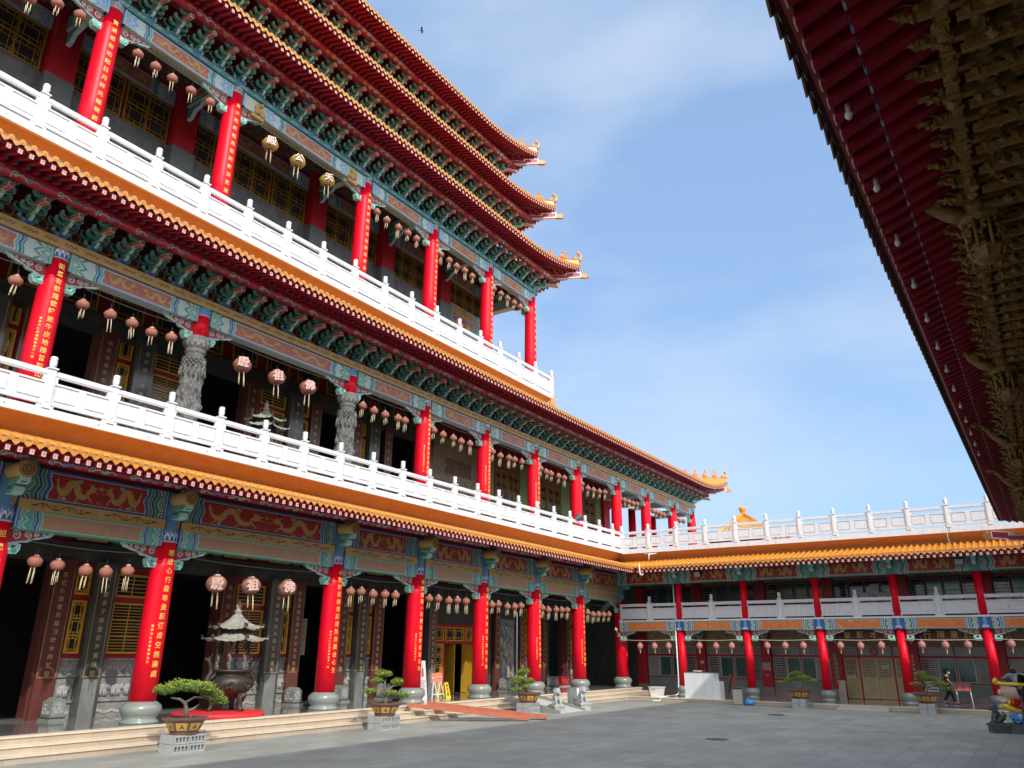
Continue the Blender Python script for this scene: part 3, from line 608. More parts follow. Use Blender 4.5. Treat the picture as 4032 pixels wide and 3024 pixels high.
# ---------------- balustrade ----------------
def balustrade(T, posts, z, o, label, group, skip_first=False, gap=True, fin=True, zr=(1.0, 0.86, 0.70, 0.10), ptop=1.08, blank=()):
    root = empty('stone_balustrade', label, 'balustrade', T(posts[0], o, z), group)
    def LT(s, oo, zz):
        w = T(s, oo, zz); b = T(posts[0], o, z); return (w[0]-b[0], w[1]-b[1], w[2]-b[2])
    pm = None
    for i, s in enumerate(posts):
        if i in blank: continue
        if pm is None:
            # post modelled once about its own foot
            b0 = Vector(T(0, 0, 0)); TT = lambda a, b_, c: tuple(Vector(T(a, b_, c))-b0)
            mb = MB(TT); w = 0.085
            mb.box(-w, w, -w, w, 0, ptop-0.05, WHITE); mb.box(-w*0.6, w*0.6, w, w+0.012, 0.16, ptop-0.12, WHITE2); mb.box(-w-0.012, w+0.012, -w-0.012, w+0.012, 0, 0.07, WHITE)
            mb.box(-w-0.03, w+0.03, -w-0.03, w+0.03, ptop-0.05, ptop-0.01, WHITE)
            fm = MB(TT)
            def wob(a, j): return 1+0.10*sin(2*a+j*1.7)*(1 if 1 < j < 8 else 0)
            fm.lathe((0, 0, ptop-0.01), [(0.055,0),(0.07,0.02),(0.085,0.05),(0.09,0.10),(0.083,0.14),(0.092,0.19),(0.085,0.23),(0.09,0.27),(0.07,0.305),(0.03,0.315),(0.0,0.318)], 10, WHITE, wob=wob)
            pm = mb.mesh('post'); fme = fm.mesh('finial')
        p = bpy.data.objects.new('post', pm); SC.collection.objects.link(p); p.parent = root; p.location = LT(s, o, z)
        if fin: f = bpy.data.objects.new('finial', fme); SC.collection.objects.link(f); f.parent = p
    zt, zb, zp, zq = zr
    for a, b in zip(posts, posts[1:]):
        mb = MB(lambda s, oo, zz: LT(s, oo, zz)); a2, b2 = a+0.085, b-0.085
        if b2-a2 < 0.2: mb.box(a2, b2, o-0.035, o+0.035, z+zq, z+zt, WHITE); mb.build('panel', root); continue
        mb.box(a2, b2, o-0.05, o+0.05, z+zb+0.02, z+zt, WHITE)
        mb.box(a2, b2, o-0.035, o+0.035, z+zb-0.015, z+zb+0.02, WHITE)
        for x in (a2, b2-0.10): mb.box(x, x+0.10, o-0.04, o+0.04, z+zp, z+zb-0.015, WHITE)
        mb.box(a2, b2, o-0.05, o+0.05, z+zp-0.05, z+zp, WHITE)
        mb.box(a2, b2, o-0.03, o+0.018, z+zq, z+zp-0.05, WHITE)
        mid = (a2+b2)/2; h0, h1 = z+zq+0.10, z+zp-0.05
        mb.box(mid-0.055, mid+0.055, o+0.018, o+0.05, h0, h1, WHITE); mb.box(a2, b2, o+0.018, o+0.055, z+zq, h0, WHITE)
        for x0, x1 in ((a2, mid-0.055), (mid+0.055, b2)):
            mb.box(x0, x0+0.045, o+0.018, o+0.05, h0, h1, WHITE); mb.box(x1-0.045, x1, o+0.018, o+0.05, h0, h1, WHITE)
            mb.box(x0+0.085, x1-0.085, o+0.018, o+0.045, h0+0.045, h1-0.045, WHITE)
        for x in (a2, b2-0.12): mb.box(x, x+0.12, o-0.04, o+0.04, z, z+zq, WHITE)
        mb.build('panel', root)
    return root

# ---------------- lattice windows ----------------
def window(T, parent, s0, s1, z0, z1, o, fr=None, fw=0.06, nz=3, kind='fret', glass=None, name='lattice_window', vert=1):
    fr = fr or YFR; f = MB(T)
    f.box(s0, s0+fw, o, o+0.07, z0, z1, fr); f.box(s1-fw, s1, o, o+0.07, z0, z1, fr); f.box(s0+fw, s1-fw, o, o+0.07, z1-fw, z1, fr); f.box(s0+fw, s1-fw, o, o+0.07, z0, z0+fw, fr)
    H = (z1-z0-fw)/nz
    for k in range(1, nz): f.box(s0+fw, s1-fw, o+0.002, o+0.062, z0+fw/2+H*k-fw*0.35, z0+fw/2+H*k+fw*0.35, fr)
    t = 0.011; y0, y1 = o+0.012, o+0.04
    W_ = (s1-s0-2*fw)/vert
    for j in range(1, vert): x = s0+fw+W_*j; f.box(x-fw*0.4, x+fw*0.4, o+0.003, o+0.060, z0+fw, z1-fw, fr)
    for j in range(vert):
        a, b = s0+fw+W_*j, s0+fw+W_*(j+1); w = b-a
        for k in range(nz):
            c, d = z0+fw*0.8+H*k, z0+fw*0.2+H*(k+1); h = d-c
            if kind == 'fret':
                m_ = min(w, h)*0.22
                for x in (a+m_, b-m_): f.box(x-t, x+t, y0, y1, c+m_*0.4, d-m_*0.4, fr)
                for z in (c+m_, d-m_): f.box(a+m_*0.4, b-m_*0.4, y0+0.001, y1-0.001, z-t, z+t, fr)
                for x in (a+m_*0.4, b-m_*0.4):
                    for z in (c+m_, d-m_): f.box(x-t, x+t, y0+0.002, y1-0.002, z-m_*0.7, z+m_*0.7, fr)
                f.box((a+b)/2-t, (a+b)/2+t, y0+0.002, y1-0.002, d-m_, d, fr); f.box((a+b)/2-t, (a+b)/2+t, y0+0.002, y1-0.002, c, c+m_, fr)
            elif kind == 'bars':
                for i in range(1, 5): f.box(a, b, y0, y1, c+h*i/5-t, c+h*i/5+t, fr)
                f.box((a+b)/2-t, (a+b)/2+t, y0+0.001, y1-0.001, c, d, fr)
            elif kind == 'slats':
                for i in range(1, 4): f.box(a+0.04, b-0.04, y0, y1, c+h*i/4-t*1.4, c+h*i/4+t*1.4, fr)
                for x in (a+0.08, b-0.08): f.box(x-t, x+t, y0+0.001, y1-0.001, c, d, fr)
    w_ = f.build(name, parent); g = MB(T); g.box(s0+fw*0.5, s1-fw*0.5, o-0.01, o+0.008, z0+fw*0.5, z1-fw*0.5, glass or GLASS); g.build('pane', w_)
    return w_
# =============== MAIN HALL ===============
YC = [-0.25, 4.27, 8.75, 13.27, 19.94, 24.47, 28.97, 33.44, 37.97, 43.11, 47.53, 52.15, 55.9]
hall = empty('temple_hall', 'huge multi-storey temple hall with red columns and orange tiled eaves filling the left side', 'temple', (XC, 16.6, 0))
def part(mb, name, parent=None): return mb.build(name, parent if parent is not None else hall)
for_later = []
# children of the empty keep world coordinates
def world_parent(o, par):
    o.parent = par; o.matrix_parent_inverse = par.matrix_world.inverted()
hall.location = (0, 0, 0)

# ---- platform and steps ----
E0 = 0.96
mb = MB(FM); mb.box(-6, 43.65, -9, E0-0.03, 0.02, 0.485, STEP); mb.box(-6, 43.65, -9, E0-0.30, 0.485, 0.5, FLOOR)
mb.box(-6, 43.65, E0-0.30, E0, 0.46, 0.502, STEPLIP)
for k, zt in ((1, 0.333), (2, 0.167)):
    mb.box(-6, 43.65+0.35*k, E0+0.35*(k-1)-0.2, E0+0.35*k-0.03, 0.0, zt-0.04, STEP); mb.box(-6, 43.65+0.35*k, E0+0.35*(k-1)-0.03, E0+0.35*k, zt-0.04, zt, STEPLIP)
part(mb, 'stepped_platform')

# ---- ground floor columns ----
T1 = {2: '祖恩浩蕩護黎民佛光普照', 3: '慈悲心行最尊貴願彌虛空無盡處', 4: '心無好惡緣境起境無美醜由心生', 5: '佛潤塵寰一現曇花甘露長滋北汕', 6: '鐘聲何年迷滿迷普聖濟古教', 7: '源水派南海水五百年金身佛土誠', 8: '靈山作佛道門高三千大德圓融', 9: ''}
T1s = '臺南市陳武雄敬獻弟子一同叩謝'
def surf_cyl(sc, r): return lambda s, z: (sc+r*sin((s-sc)/r), r*cos((s-sc)/r))
for i, y in enumerate(YC):
    if i > 9: break
    c = column(FM, hall, y, 1.05, 5.30, 0.345, 0.285, base=(0.53, 0.55), band=(6.72, 'wave'))
    t = T1.get(i)
    if t:
        letters(FM, t, y, 5.0, 3.24/(len(t)-1), 0.185, surf_cyl(y, 0.352), c)
        letters(FM, T1s[:10 if i % 2 else 12], y-0.22, 3.0, 0.105, 0.075, surf_cyl(y, 0.355), c, name='small_inscription')
    if i == 9: letters(FM, T1s, y-0.02, 3.4, 0.09, 0.08, surf_cyl(y, 0.355), c, name='small_inscription', m=CARDM)
# ---- ground floor beams ----
for i, (a, b) in enumerate(zip(YC[:9], YC[1:10])):
    if i == 0: continue
    x0, x1 = a+0.27, b-0.27
    beam_long(FM, x0, x1, 5.18, 5.66, -0.18, 0.18, 'salmon', hall)
    beam_long(FM, x0, x1, 5.66, 5.93, -0.2, 0.235, 'gold', hall, 'gold_beam')
    beam_long(FM, x0, x1, 5.93, 6.74, -0.16, 0.17, 'dragon1', hall)
    for x in (x0-0.02, x1-0.07):
        st = MB(FM); st.box(x, x+0.09, -0.1, 0.20, 5.20, 6.72, BLUE); st.box(x+0.03, x+0.055, 0.195, 0.204, 5.2, 6.72, PALE); st.build('border_strip', hall)
    que_ti(FM, a, 5.18, 1, hall); que_ti(FM, b, 5.18, -1, hall)
# beam ends with spiral, green shell and cradle above each column head
def beam_end(T, y, z, parent, r=0.21, k=1.0):
    mb = MB(T); n = 16; o0, o1 = 0.2, 0.92
    A = [[mb.P((y+r*cos(2*pi*i/n), o, z+r*sin(2*pi*i/n))) for i in range(n)] for o in (o0, o1)]
    for i in range(n): mb.face((A[0][i], A[0][(i+1)%n], A[1][(i+1)%n], A[1][i]), GOLD, True)
    mb.face(A[1], GOLD); mb.ribbon(spiral(y, z, r*0.8, 2.2, 0.5, 1, 26), r*0.11, o1+0.005, BROWNL)
    shell = [(y+(r+0.12)*cos(t), z+(r+0.12)*sin(t)) for t in [radians(-100+i*12) for i in range(16)]]+[(y+(r+0.01)*cos(t), z+(r+0.01)*sin(t)) for t in [radians(80-i*12) for i in range(16)]]
    mb.prism(shell, o0+0.1, o1-0.12, PTEAL); mb.prism([(y+(a-y)*0.985, z+(b-z)*0.985) for a, b in shell], o0+0.12, o1-0.115, TEAL)
    for k2, (L, zz) in enumerate(((0.62, -0.34), (0.42, -0.58))):
        P = [(o0, z+zz), (o0+L-0.1, z+zz), (o0+L, z+zz+0.06), (o0+L+0.02, z+zz+0.17), (o0+L-0.08, z+zz+0.16), (o0+L-0.14, z+zz+0.10), (o0, z+zz+0.10)]
        mb.prism(P, y-0.10, y+0.16, PTEAL, ax='s'); mb.prism([(a*0.985, b+0.012) for a, b in P], y-0.108, y+0.168, MTEAL, ax='s')
    return mb.build('scrolled_beam_end', parent)
for y in YC[1:10]: beam_end(FM, y, 6.52, hall)
mb = MB(FM); mb.box(-4, 42.4, -0.1, 0.12, 6.74, 7.35, DRED); part(mb, 'frieze_wall')
round_beam(FM, hall, -4, 42.2, 0.48, 6.95, 0.15, MRED, decor=[PTEAL, LBLUE, PINKM, PTEAL])

# ---- ground floor wall with doors, pillars, windows (also used one floor up) ----
W0 = -3.14
YFR2 = mat('yellow_frame_with_shade', (0.30, 0.165, 0.02), 0.5, var=0.12)  # yellow frame paint with the upper galleries' shade put into its colour
def wall_bays(z0, el, parent, zl=4.3, zt=4.93, texts={}, upper=True, zc=5.8):
    k = 0
    for e in el:
        kind, a, b = e[:3]
        if kind == 'green' or kind == 'brown':
            g = kind == 'green'; mb = MB(FM); d = 0.30 if g else 0.20
            mb.box(a, b, W0, W0+d, z0, z0+zl+0.1, DSTONE if g else BRSTONE)
            ln = MB(FM); w = b-a
            p = mb.build('couplet_pillar' if g else 'couplet_board', parent)
            for x in ((a+0.09, b-0.09) if g else (a+0.03, b-0.03)):
                ln.box(x-0.008, x+0.008, W0+d, W0+d+0.004, z0+1.12, z0+zl-0.12, GOLD)
            ln.box(a+0.05, b-0.05, W0+d, W0+d+0.004, z0+1.10, z0+1.12, GOLD)
            t = e[3] if len(e) > 3 else ''
            if g: ln.box(a+0.1, b-0.1, W0+d, W0+d+0.003, z0, z0+1.05, STONEP)
            ln.build('gilt_border', p)
            if t: letters(FM, t, (a+b)/2+(0.02 if g else 0), z0+zl-0.35, (zl-1.55)/(len(t)-1), 0.165 if g else 0.16, lambda s, z, o=W0+d+0.006: (s, o), p, GOLDT)
        elif kind in ('win', 'win2'):
            mb = MB(FM); mb.box(a-0.03, b+0.03, W0-0.05, W0+0.02, z0+1.62, z0+zl, MRED2); fr = mb.build('red_window_surround', parent)
            kd = 'fret' if kind == 'win' else 'bars'
            if b-a > 0.3:
                window(FM, fr, a+0.06, b-0.05, z0+1.75, z0+3.25, W0+0.03, kind=kd, nz=3, vert=1)
                window(FM, fr, a+0.06, b-0.05, z0+3.42, z0+4.12, W0+0.03, kind=kd, nz=1)
            st = MB(FM); st.box(a-0.05, b+0.05, W0-0.05, W0+0.06, z0, z0+0.18, GSTONE); st.box(a-0.05, b+0.05, W0-0.05, W0+0.02, z0+0.18, z0+1.62, GSTONE)
            for z_, h_ in ((0.40, 0.08), (1.10, 0.06), (1.55, 0.07)): st.box(a-0.05, b+0.05, W0+0.02, W0+0.07, z0+z_, z0+z_+h_, GSTONE)
            dd = st.build('stone_dado', parent)
            rl = MB(FM)     # relief animals and figures
            n = max(1, int((b-a)/0.42))
            for i in range(n):
                x = a+(b-a)*(i+0.5)/n; elephant(rl, x, z0+0.56, 0.40, W0+0.03, i+k); 
                for j in range(5): rl.blob((x-0.15+j*0.075, W0+0.03, z0+1.32+0.05*sin(j*2.1)), (0.035, 0.03, 0.08+0.02*sin(j)), LSTONE, 6, 0.4, j+k)
            for i in range(int((b-a)/0.09)): rl.blob((a+0.05+0.09*i, W0+0.07, z0+0.12+0.03*sin(i*1.3)), (0.06, 0.03, 0.05), LSTONE, 6, 0.3, i)
            rl.build('relief_carving', dd)
        elif kind == 'open':
            mb = MB(FM); mb.box(a-0.02, a+0.05, W0-0.35, W0+0.05, z0, z0+zl, BRSTONE); mb.box(b-0.05, b+0.02, W0-0.35, W0+0.05, z0, z0+zl, BRSTONE); mb.box(a, b, W0-0.3, W0+0.02, z0, z0+0.06, DSTONE)
            mb.build('doorway_jamb', parent)
        elif kind == 'stone':
            mb = MB(FM); mb.box(a, b, W0-0.1, W0, z0, z0+zl, DSTONE2); mb.build('stone_wall', parent)
        k += 1
def elephant(rl, x, z, h, o, seed):
    c = LSTONE
    rl.blob((x, o, z+h*0.55), (h*0.42, 0.045, h*0.27), c, 8, 0.15, seed)
    rl.blob((x+h*0.42, o+0.01, z+h*0.62), (h*0.18, 0.05, h*0.2), c, 8, 0.1, seed); rl.tube([(x+h*0.52, o+0.02, z+h*0.6), (x+h*0.66, o+0.02, z+h*0.4), (x+h*0.6, o+0.02, z+h*0.12)], [h*0.07, h*0.05, h*0.03], 6, c)
    for d in (-0.30, -0.12, 0.12, 0.28): rl.tube([(x+h*d, o, z+h*0.45), (x+h*(d+0.03), o+0.01, z)], [h*0.10, h*0.08], 6, c)
    rl.tube([(x-h*0.42, o, z+h*0.6), (x-h*0.5, o, z+h*0.3)], [h*0.03, h*0.02], 4, c)
STONEP = mat('grey_stone_pale_foot', (0.20, 0.215, 0.21), 0.3, var=0.3, scale=2, coat=0.3)
DSTONE2 = mat('dark_stone_slab', (0.06, 0.063, 0.06), 0.35, var=0.35, scale=3)
MRED2 = mat('window_red_paint', (0.42, 0.01, 0.02), 0.45, var=0.08)
GOLDT = mat('gilt_couplet_letter', (0.60, 0.45, 0.20), 0.4, metal=0.3, var=0.0)
EL1 = [('open',5.3,7.3),('brown',7.3,7.9),('win',7.92,8.3),('green',8.35,9.0),('win',9.03,9.42),('brown',9.45,9.9,'法雨均霑萬象新祥雲'),('open',9.9,11.8),('brown',11.8,12.38,'普遍佈慈雲貝葉翻時金剛怒目'),('win',12.42,12.98),
 ('green',13.0,13.65,'祖心懷赤子岸登瀛海駕慈航'),('win2',13.68,14.95),('brown',15.05,15.6),('open',15.6,17.6),('brown',17.6,18.12,'佛興並至德源本善薩證'),('win2',18.2,19.55),('green',19.6,20.3,'佛寺靜紅塵餘洗鹿江流法水'),('win',20.33,20.78),
 ('brown',20.8,21.35,'勝蓮達靜室禪參妙諦無是無非'),('open',21.4,23.3),('brown',23.3,23.75,'人道門前當道金仁智誠'),('win',23.78,24.15),('green',24.2,24.85,'人合盡因緣皆慧有花開佛果'),('win',24.88,25.28),('brown',25.3,25.9,'祖恩來浩蕩門臨開聞聲晨鐘'),
 ('open',25.9,27.9),('stone',27.9,28.8),('green',28.85,29.45,'正法興隆修持慈悲普渡眾生'),('stone',32.65,33.3),('stone',33.35,34.3),('brown',34.4,34.8,'千尋上岸法會龍華'),('stone',34.85,36.7),('brown',36.75,37.2,'莊嚴三百尋諸聖門前寶鑑'),('win',37.25,37.7),('stone',37.75,39.05),
 ('brown',39.1,39.5,'山高水遠佛光普照三千界'),('open',39.55,41.7),('brown',41.8,42.22,'鐘鼓齊鳴法輪常轉萬年'),('win',42.27,42.65),('stone',42.7,44.6)]
wall_bays(0.5, EL1, hall)
mb = MB(FM); mb.box(-6, 44.6, W0-0.12, W0+0.12, 4.80, 5.43, DSTONE2)
for k in range(32): mb.box(-1.2+1.45*k, -1.2+1.45*k+1.15, W0+0.12, W0+0.135, 4.9, 5.3, DSTONE)
part(mb, 'dark_stone_lintel')
# clerestory strip on the ground floor
mb = MB(FM); mb.box(-6, 44.6, W0-0.3, W0-0.05, 5.43, 7.2, DRED); part(mb, 'clerestory_wall')
y = 5.0
while y < 43.5:
    window(FM, hall, y, y+0.95, 5.5, 6.5, W0-0.02, nz=1, vert=1, kind='fret'); 
    mb = MB(FM); mb.box(y+1.15, y+1.5, W0-0.05, W0+0.02, 5.43, 6.6, OLIVE); mb.box(y+2.7, y+3.5, W0-0.05, W0+0.04, 5.43, 6.6, MRED2); mb.build('pilaster', hall)
    window(FM, hall, y+1.65, y+2.6, 5.5, 6.5, W0-0.02, nz=1, kind='fret'); y += 3.65
mb = MB(FM); mb.box(-6, 43.0, -3.4, 0.1, 7.0, 7.2, CEIL); part(mb, 'gallery_ceiling')
# dark halls behind the doorways: inner side walls, back wall, floor
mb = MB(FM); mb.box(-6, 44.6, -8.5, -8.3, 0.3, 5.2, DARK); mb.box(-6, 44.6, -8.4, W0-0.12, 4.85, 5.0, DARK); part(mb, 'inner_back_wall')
for y in (10.9, 16.6-3, 16.6+3, 22.4, 27.2):
    column(FM, hall, y, 0.5, 4.85, 0.3, 0.28, o=-5.2, mt=DRED, ring=False, name='inner_column', n=12)
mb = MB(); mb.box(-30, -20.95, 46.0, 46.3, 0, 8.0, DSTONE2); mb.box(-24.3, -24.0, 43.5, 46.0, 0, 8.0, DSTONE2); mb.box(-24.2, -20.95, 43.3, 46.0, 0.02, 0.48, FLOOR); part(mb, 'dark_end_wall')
# yellow door bay
mb = MB(FM); mb.box(29.5, 32.65, W0-0.08, W0, 3.35, 4.8, DSTONE2); part(mb, 'stone_wall')
mb = MB(FM)
for x in (29.5, 30.25, 31.88, 32.53): mb.box(x, x+0.1, W0-0.06, W0+0.08, 0.5, 3.6, MRED2)
mb.box(29.6, 32.53, W0-0.06, W0+0.075, 2.72, 2.82, MRED2); mb.box(29.6, 32.53, W0-0.06, W0+0.075, 3.5, 3.6, MRED2)
df = part(mb, 'red_door_frame')
for a, b, v in ((29.62,30.24,1),(30.37,31.87,2),(32.0,32.52,1)): window(FM, df, a, b, 2.84, 3.48, W0, nz=1, vert=v, fw=0.05)
for a, b in ((29.62,30.24),(32.0,32.52)):
    dl = MB(FM); dl.box(a, b, W0-0.02, W0+0.02, 0.52, 1.30, YFR); dl.box(a+0.1, b-0.1, W0+0.02, W0+0.032, 0.62, 1.2, YFR); dp = dl.build('door_leaf', hall); window(FM, dp, a, b, 1.3, 2.7, W0, nz=3, fw=0.07)
dl = MB(FM); dl.box(31.80, 31.86, W0-0.02, W0+0.68, 0.52, 2.70, YFR); dp = dl.build('door_leaf', hall)
dl = MB(FM); dl.box(31.2, 31.25, W0-0.7, W0, 0.52, 2.70, YFR); dl.build('door_leaf', hall)
# glazed relief of figures, dark niche
mb = MB(FM); rnd = random.Random(3)
mb.box(34.85, 36.35, W0+0.0, W0+0.03, 1.1, 4.0, GSTONE)
for k in range(90):
    x = 34.98+rnd.random()*1.2; z = 1.25+rnd.random()*2.5; mb.blob((x, W0+0.05, z), (0.05+rnd.random()*0.07, 0.05, 0.08+rnd.random()*0.16), rnd.choice([GSTONE, GSTONE, LSTONE, LBLUE, CARVE, GOLD, CARVE]), 6, 0.5, k)
part(mb, 'figure_relief')
mb = MB(FM); mb.box(39.75, 40.9, W0-0.6, W0-0.5, 0.9, 4.0, DSTONE); part(mb, 'black_stone_slab')
mb = MB(FM); mb.box(43.0, 44.4, W0, W0+0.03, 1.1, 4.0, DSTONE2)
for k in range(50):
    x = 43.1+rnd.random()*1.2; z = 1.25+rnd.random()*2.5; mb.blob((x, W0+0.05, z), (0.05+rnd.random()*0.07, 0.05, 0.08+rnd.random()*0.16), rnd.choice([GSTONE, CARVE, DSTONE, GSTONE]), 6, 0.5, k)
part(mb, 'figure_relief')

# ---- first tiled eave, cove, fascia, upper floor slab ----
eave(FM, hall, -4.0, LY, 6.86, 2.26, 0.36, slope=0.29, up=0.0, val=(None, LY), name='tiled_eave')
def fascia(T, s0, s1, zt, zf, zc, oc, parent, name='white_fascia', v1=False, v0=False):
    mb = MB(T); m1 = lambda o: (LY-o if v1 else s1); m0 = lambda o: (XC+o if v0 else s0)
    prof = [(oc, zc), (oc+(0.93-oc)*0.30, zc+(zf-zc)*0.38), (oc+(0.93-oc)*0.72, zf-(zf-zc)*0.22), (0.93, zf)]
    for (oa, za), (ob, zb) in zip(prof, prof[1:]): mb.poly([(m0(oa), oa, za), (m1(oa), oa, za), (m1(ob), ob, zb), (m0(ob), ob, zb)], COVE)
    c = mb.build('plaster_cove', parent)
    mb = MB(T); a = 1.03
    mb.hexa([(m0(0.2),0.2,zf),(m1(0.2),0.2,zf),(m1(a),a,zf),(m0(a),a,zf),(m0(0.2),0.2,zt),(m1(0.2),0.2,zt),(m1(a),a,zt),(m0(a),a,zt)], WHITE)
    rr = random.Random(5); s = m0(a)+1
    while s < m1(a)-1:
        mb.box(s, s+0.022, a, a+0.012, zf+0.10, zf+0.125, DSTONE2); s += 1.4+rr.random()
    return mb.build(name, parent)
fascia(FM, -4, 41.6, 8.06, 7.84, 7.44, 0.38, hall, v1=True)
mb = MB(FM)   # row of narrow ridge tiles above the tile run
mb.box(-4, 42.2, 0.26, 0.42, 7.36, 7.48, TILEP); part(mb, 'ridge_course')
mb = MB(FM); mb.box(-4, 56.6, -10, 0.2, 7.76, 8.045, GSTONE); part(mb, 'second_floor_slab')

# ---- second floor ----
T2 = {2: '祖恩有賴緬懷降迹牛皮地接普陀山', 5: '佛法無邊廣被生靈救度百福建南海永', 6: '佛恩浩蕩福地騰雲長護眾生永安康泰年', 7: '慈航普渡眾生登彼岸法輪常轉'}
for i, y in enumerate(YC):
    if i < 1: continue
    if i in (3, 4):
        mb = MB(FM); n = 44; R_ = []
        prof = []; z = 8.05
        mb.lathe((y, 0, 11.72), [(0.285,0),(0.28,0.7)], 20, RED); c = mb.build('dragon_column', hall)
        column_band = MB(FM); column_band.lathe((y, 0, 12.42), [(0.295,0),(0.295,0.03),(0.285,0.035),(0.285,0.3)], 20, [PALE, PALE, LBLUE]); column_band.build('painted_band', c)
        mb = MB(FM); rn = 64
        for j in range(rn+1):
            row = []; zz_ = 8.05+3.0*j/rn
            for k in range(n):
                a = 2*pi*k/n; v = Vector((cos(a)*1.1, sin(a)*1.1, zz_*1.15)); f = mnoise.noise(v*3.2)+0.6*mnoise.noise(v*7.5); r = 0.31+0.085*f+0.05*max(0, sin(zz_*4+a*2))
                if j > rn-2: r = 0.30
                row.append(mb.P((y+r*cos(a), r*sin(a), zz_)))
            R_.append(row)
        for j in range(rn):
            for k in range(n): mb.face((R_[j][k], R_[j][(k+1)%n], R_[j+1][(k+1)%n], R_[j+1][k]), CARVE, False)
        # woven net at the neck and hanging tassels
        for k in range(16):
            for sg in (1, -1):
                P = [(y+0.355*cos(2*pi*k/16+sg*t*0.9), 0.355*sin(2*pi*k/16+sg*t*0.9), 10.72+0.30*t) for t in (0, 0.25, 0.5, 0.75, 1)]; mb.tube(P, 0.016, 4, CARVE, False)
            a = 2*pi*k/16; mb.tube([(y+0.36*cos(a), 0.36*sin(a), 10.72), (y+0.38*cos(a+0.1), 0.38*sin(a+0.1), 10.5), (y+0.35*cos(a), 0.35*sin(a), 10.35)], [0.02, 0.035, 0.015], 5, CARVE)
        mb.build('carved_shaft', c)
        mb = MB(FM); mb.lathe((y, 0, 11.05), [(0.30,0),(0.27,0.06),(0.30,0.14),(0.33,0.17),(0.30,0.21),(0.31,0.27),(0.38,0.38),(0.41,0.52),(0.415,0.62),(0.38,0.66),(0.36,0.67)], 28, CARVE)
        for k in range(14):
            a = 2*pi*k/14; q = lambda da, z, r: (y+r*sin(a+da), r*cos(a+da), z)
            mb.poly([q(-0.2,11.60,0.425), q(-0.17,11.46,0.405), q(0,11.34,0.36), q(0.17,11.46,0.405), q(0.2,11.60,0.425), q(0,11.50,0.43)], GSTONE)
        mb.build('lotus_capital', c)
    else:
        c = column(FM, hall, y, 8.05, 12.42, 0.335, 0.275, band=(12.72, 'mauve'))
        t = T2.get(i)
        if t: letters(FM, t, y, 12.18, 3.1/(len(t)-1), 0.15 if len(t) > 15 else 0.175, surf_cyl(y, 0.342), c)
        if t: letters(FM, T1s[:12], y-0.22, 10.6, 0.10, 0.07, surf_cyl(y, 0.345), c, name='small_inscription')
for i, (a, b) in enumerate(zip(YC[1:12], YC[2:13])):
    x0, x1 = a+0.26, b-0.26
    beam_long(FM, x0, x1, 12.17, 12.70, -0.20, 0.20, 'rose', hall)
    for x in (x0-0.03, x1-0.05): st = MB(FM); st.box(x, x+0.08, -0.1, 0.23, 12.17, 12.70, MTEAL); st.box(x+0.03, x+0.05, 0.225, 0.234, 12.17, 12.70, CREAM); st.build('border_strip', hall)
    que_ti(FM, a, 12.17, 1, hall, 1.0, 0.40); que_ti(FM, b, 12.17, -1, hall, 1.0, 0.40)
beam_long(FM, 2, 56.25, 12.72, 13.0, -0.25, 0.29, 'squiggle', hall, 'gold_beam')
mb = MB(FM)
def flames(T, y, z, o, parent, mb):
    P = [(y+0.16*cos(t)*(1.25 if k % 2 else 0.85)*(1 if sin(t) < 0 else 1), z+0.17*sin(t)*(1.35 if k % 2 else 0.9)) for k, t in [(k, 2*pi*k/18) for k in range(18)]]
    mb.flat(P, o, GOLD); mb.flat([(y+0.10*cos(2*pi*k/10), z+0.11*sin(2*pi*k/10)) for k in range(10)], o+0.003, MRED)
    for dx, dz in ((0,0.04),(-0.045,-0.03),(0.045,-0.03)): mb.flat([(y+dx+0.04*cos(2*pi*k/8), z+dz+0.04*sin(2*pi*k/8)) for k in range(8)], o+0.006, DBLUE)

# cut-off ends of the building: inner wall 2F
EL2 = [(e[0], e[1], e[2])+(({3: '佛殿聳青天但願十方普渡'}.get(0),) if False else tuple(e[3:])) for e in EL1 if e[2] < 24.9]
tx2 = {11.8: '佛殿聳青天但願十方普渡', 13.0: '音揚南海梵參貝葉慈航', 17.6: '佛興道德三界眾生', 19.6: '觀世西方應現蓮座', 20.8: '祖以福慧情定木龍魚', 24.2: '佛力廣大圓融自在', 23.3: '晨鐘暮鼓驚醒世間'}
EL2 = [(e[0], e[1], e[2], tx2[e[1]]) if e[1] in tx2 else e[:3] for e in EL1 if e[2] < 24.95]
EL2 += [('brown',25.3,25.75,'普揚三寶圓覺宣宗'),('open',25.9,27.9),('green',28.0,28.6,'普施仁德濟世人人安康')]
wall_bays(8.05, EL2, hall, zl=4.1)
mb = MB(FM); mb.box(2, 28.9, W0-0.12, W0+0.12, 12.0, 12.7, DSTONE2); part(mb, 'dark_stone_lintel')
mb = MB(FM); mb.box(2, 48.4, W0-0.3, W0-0.05, 12.7, 14.2, DRED); part(mb, 'clerestory_wall')
for k in range(15):
    window(FM, hall, 4.0+1.6*k, 4.0+1.6*k+1.15, 12.8, 13.7, W0-0.02, nz=1, kind='fret', fr=YFR2)
mb = MB(FM); mb.box(2, 56.2, -9, 0.0, 13.9, 14.1, CEIL); part(mb, 'gallery_ceiling')
mb = MB(FM); mb.box(2, 29, -8.5, -8.3, 8.0, 14, DARK); mb.box(28.9, 29.0, -8.5, W0-0.1, 8.0, 14, DARK); mb.box(2, 29, -8.4, W0-0.3, 12.6, 12.7, DARK); part(mb, 'inner_back_wall')
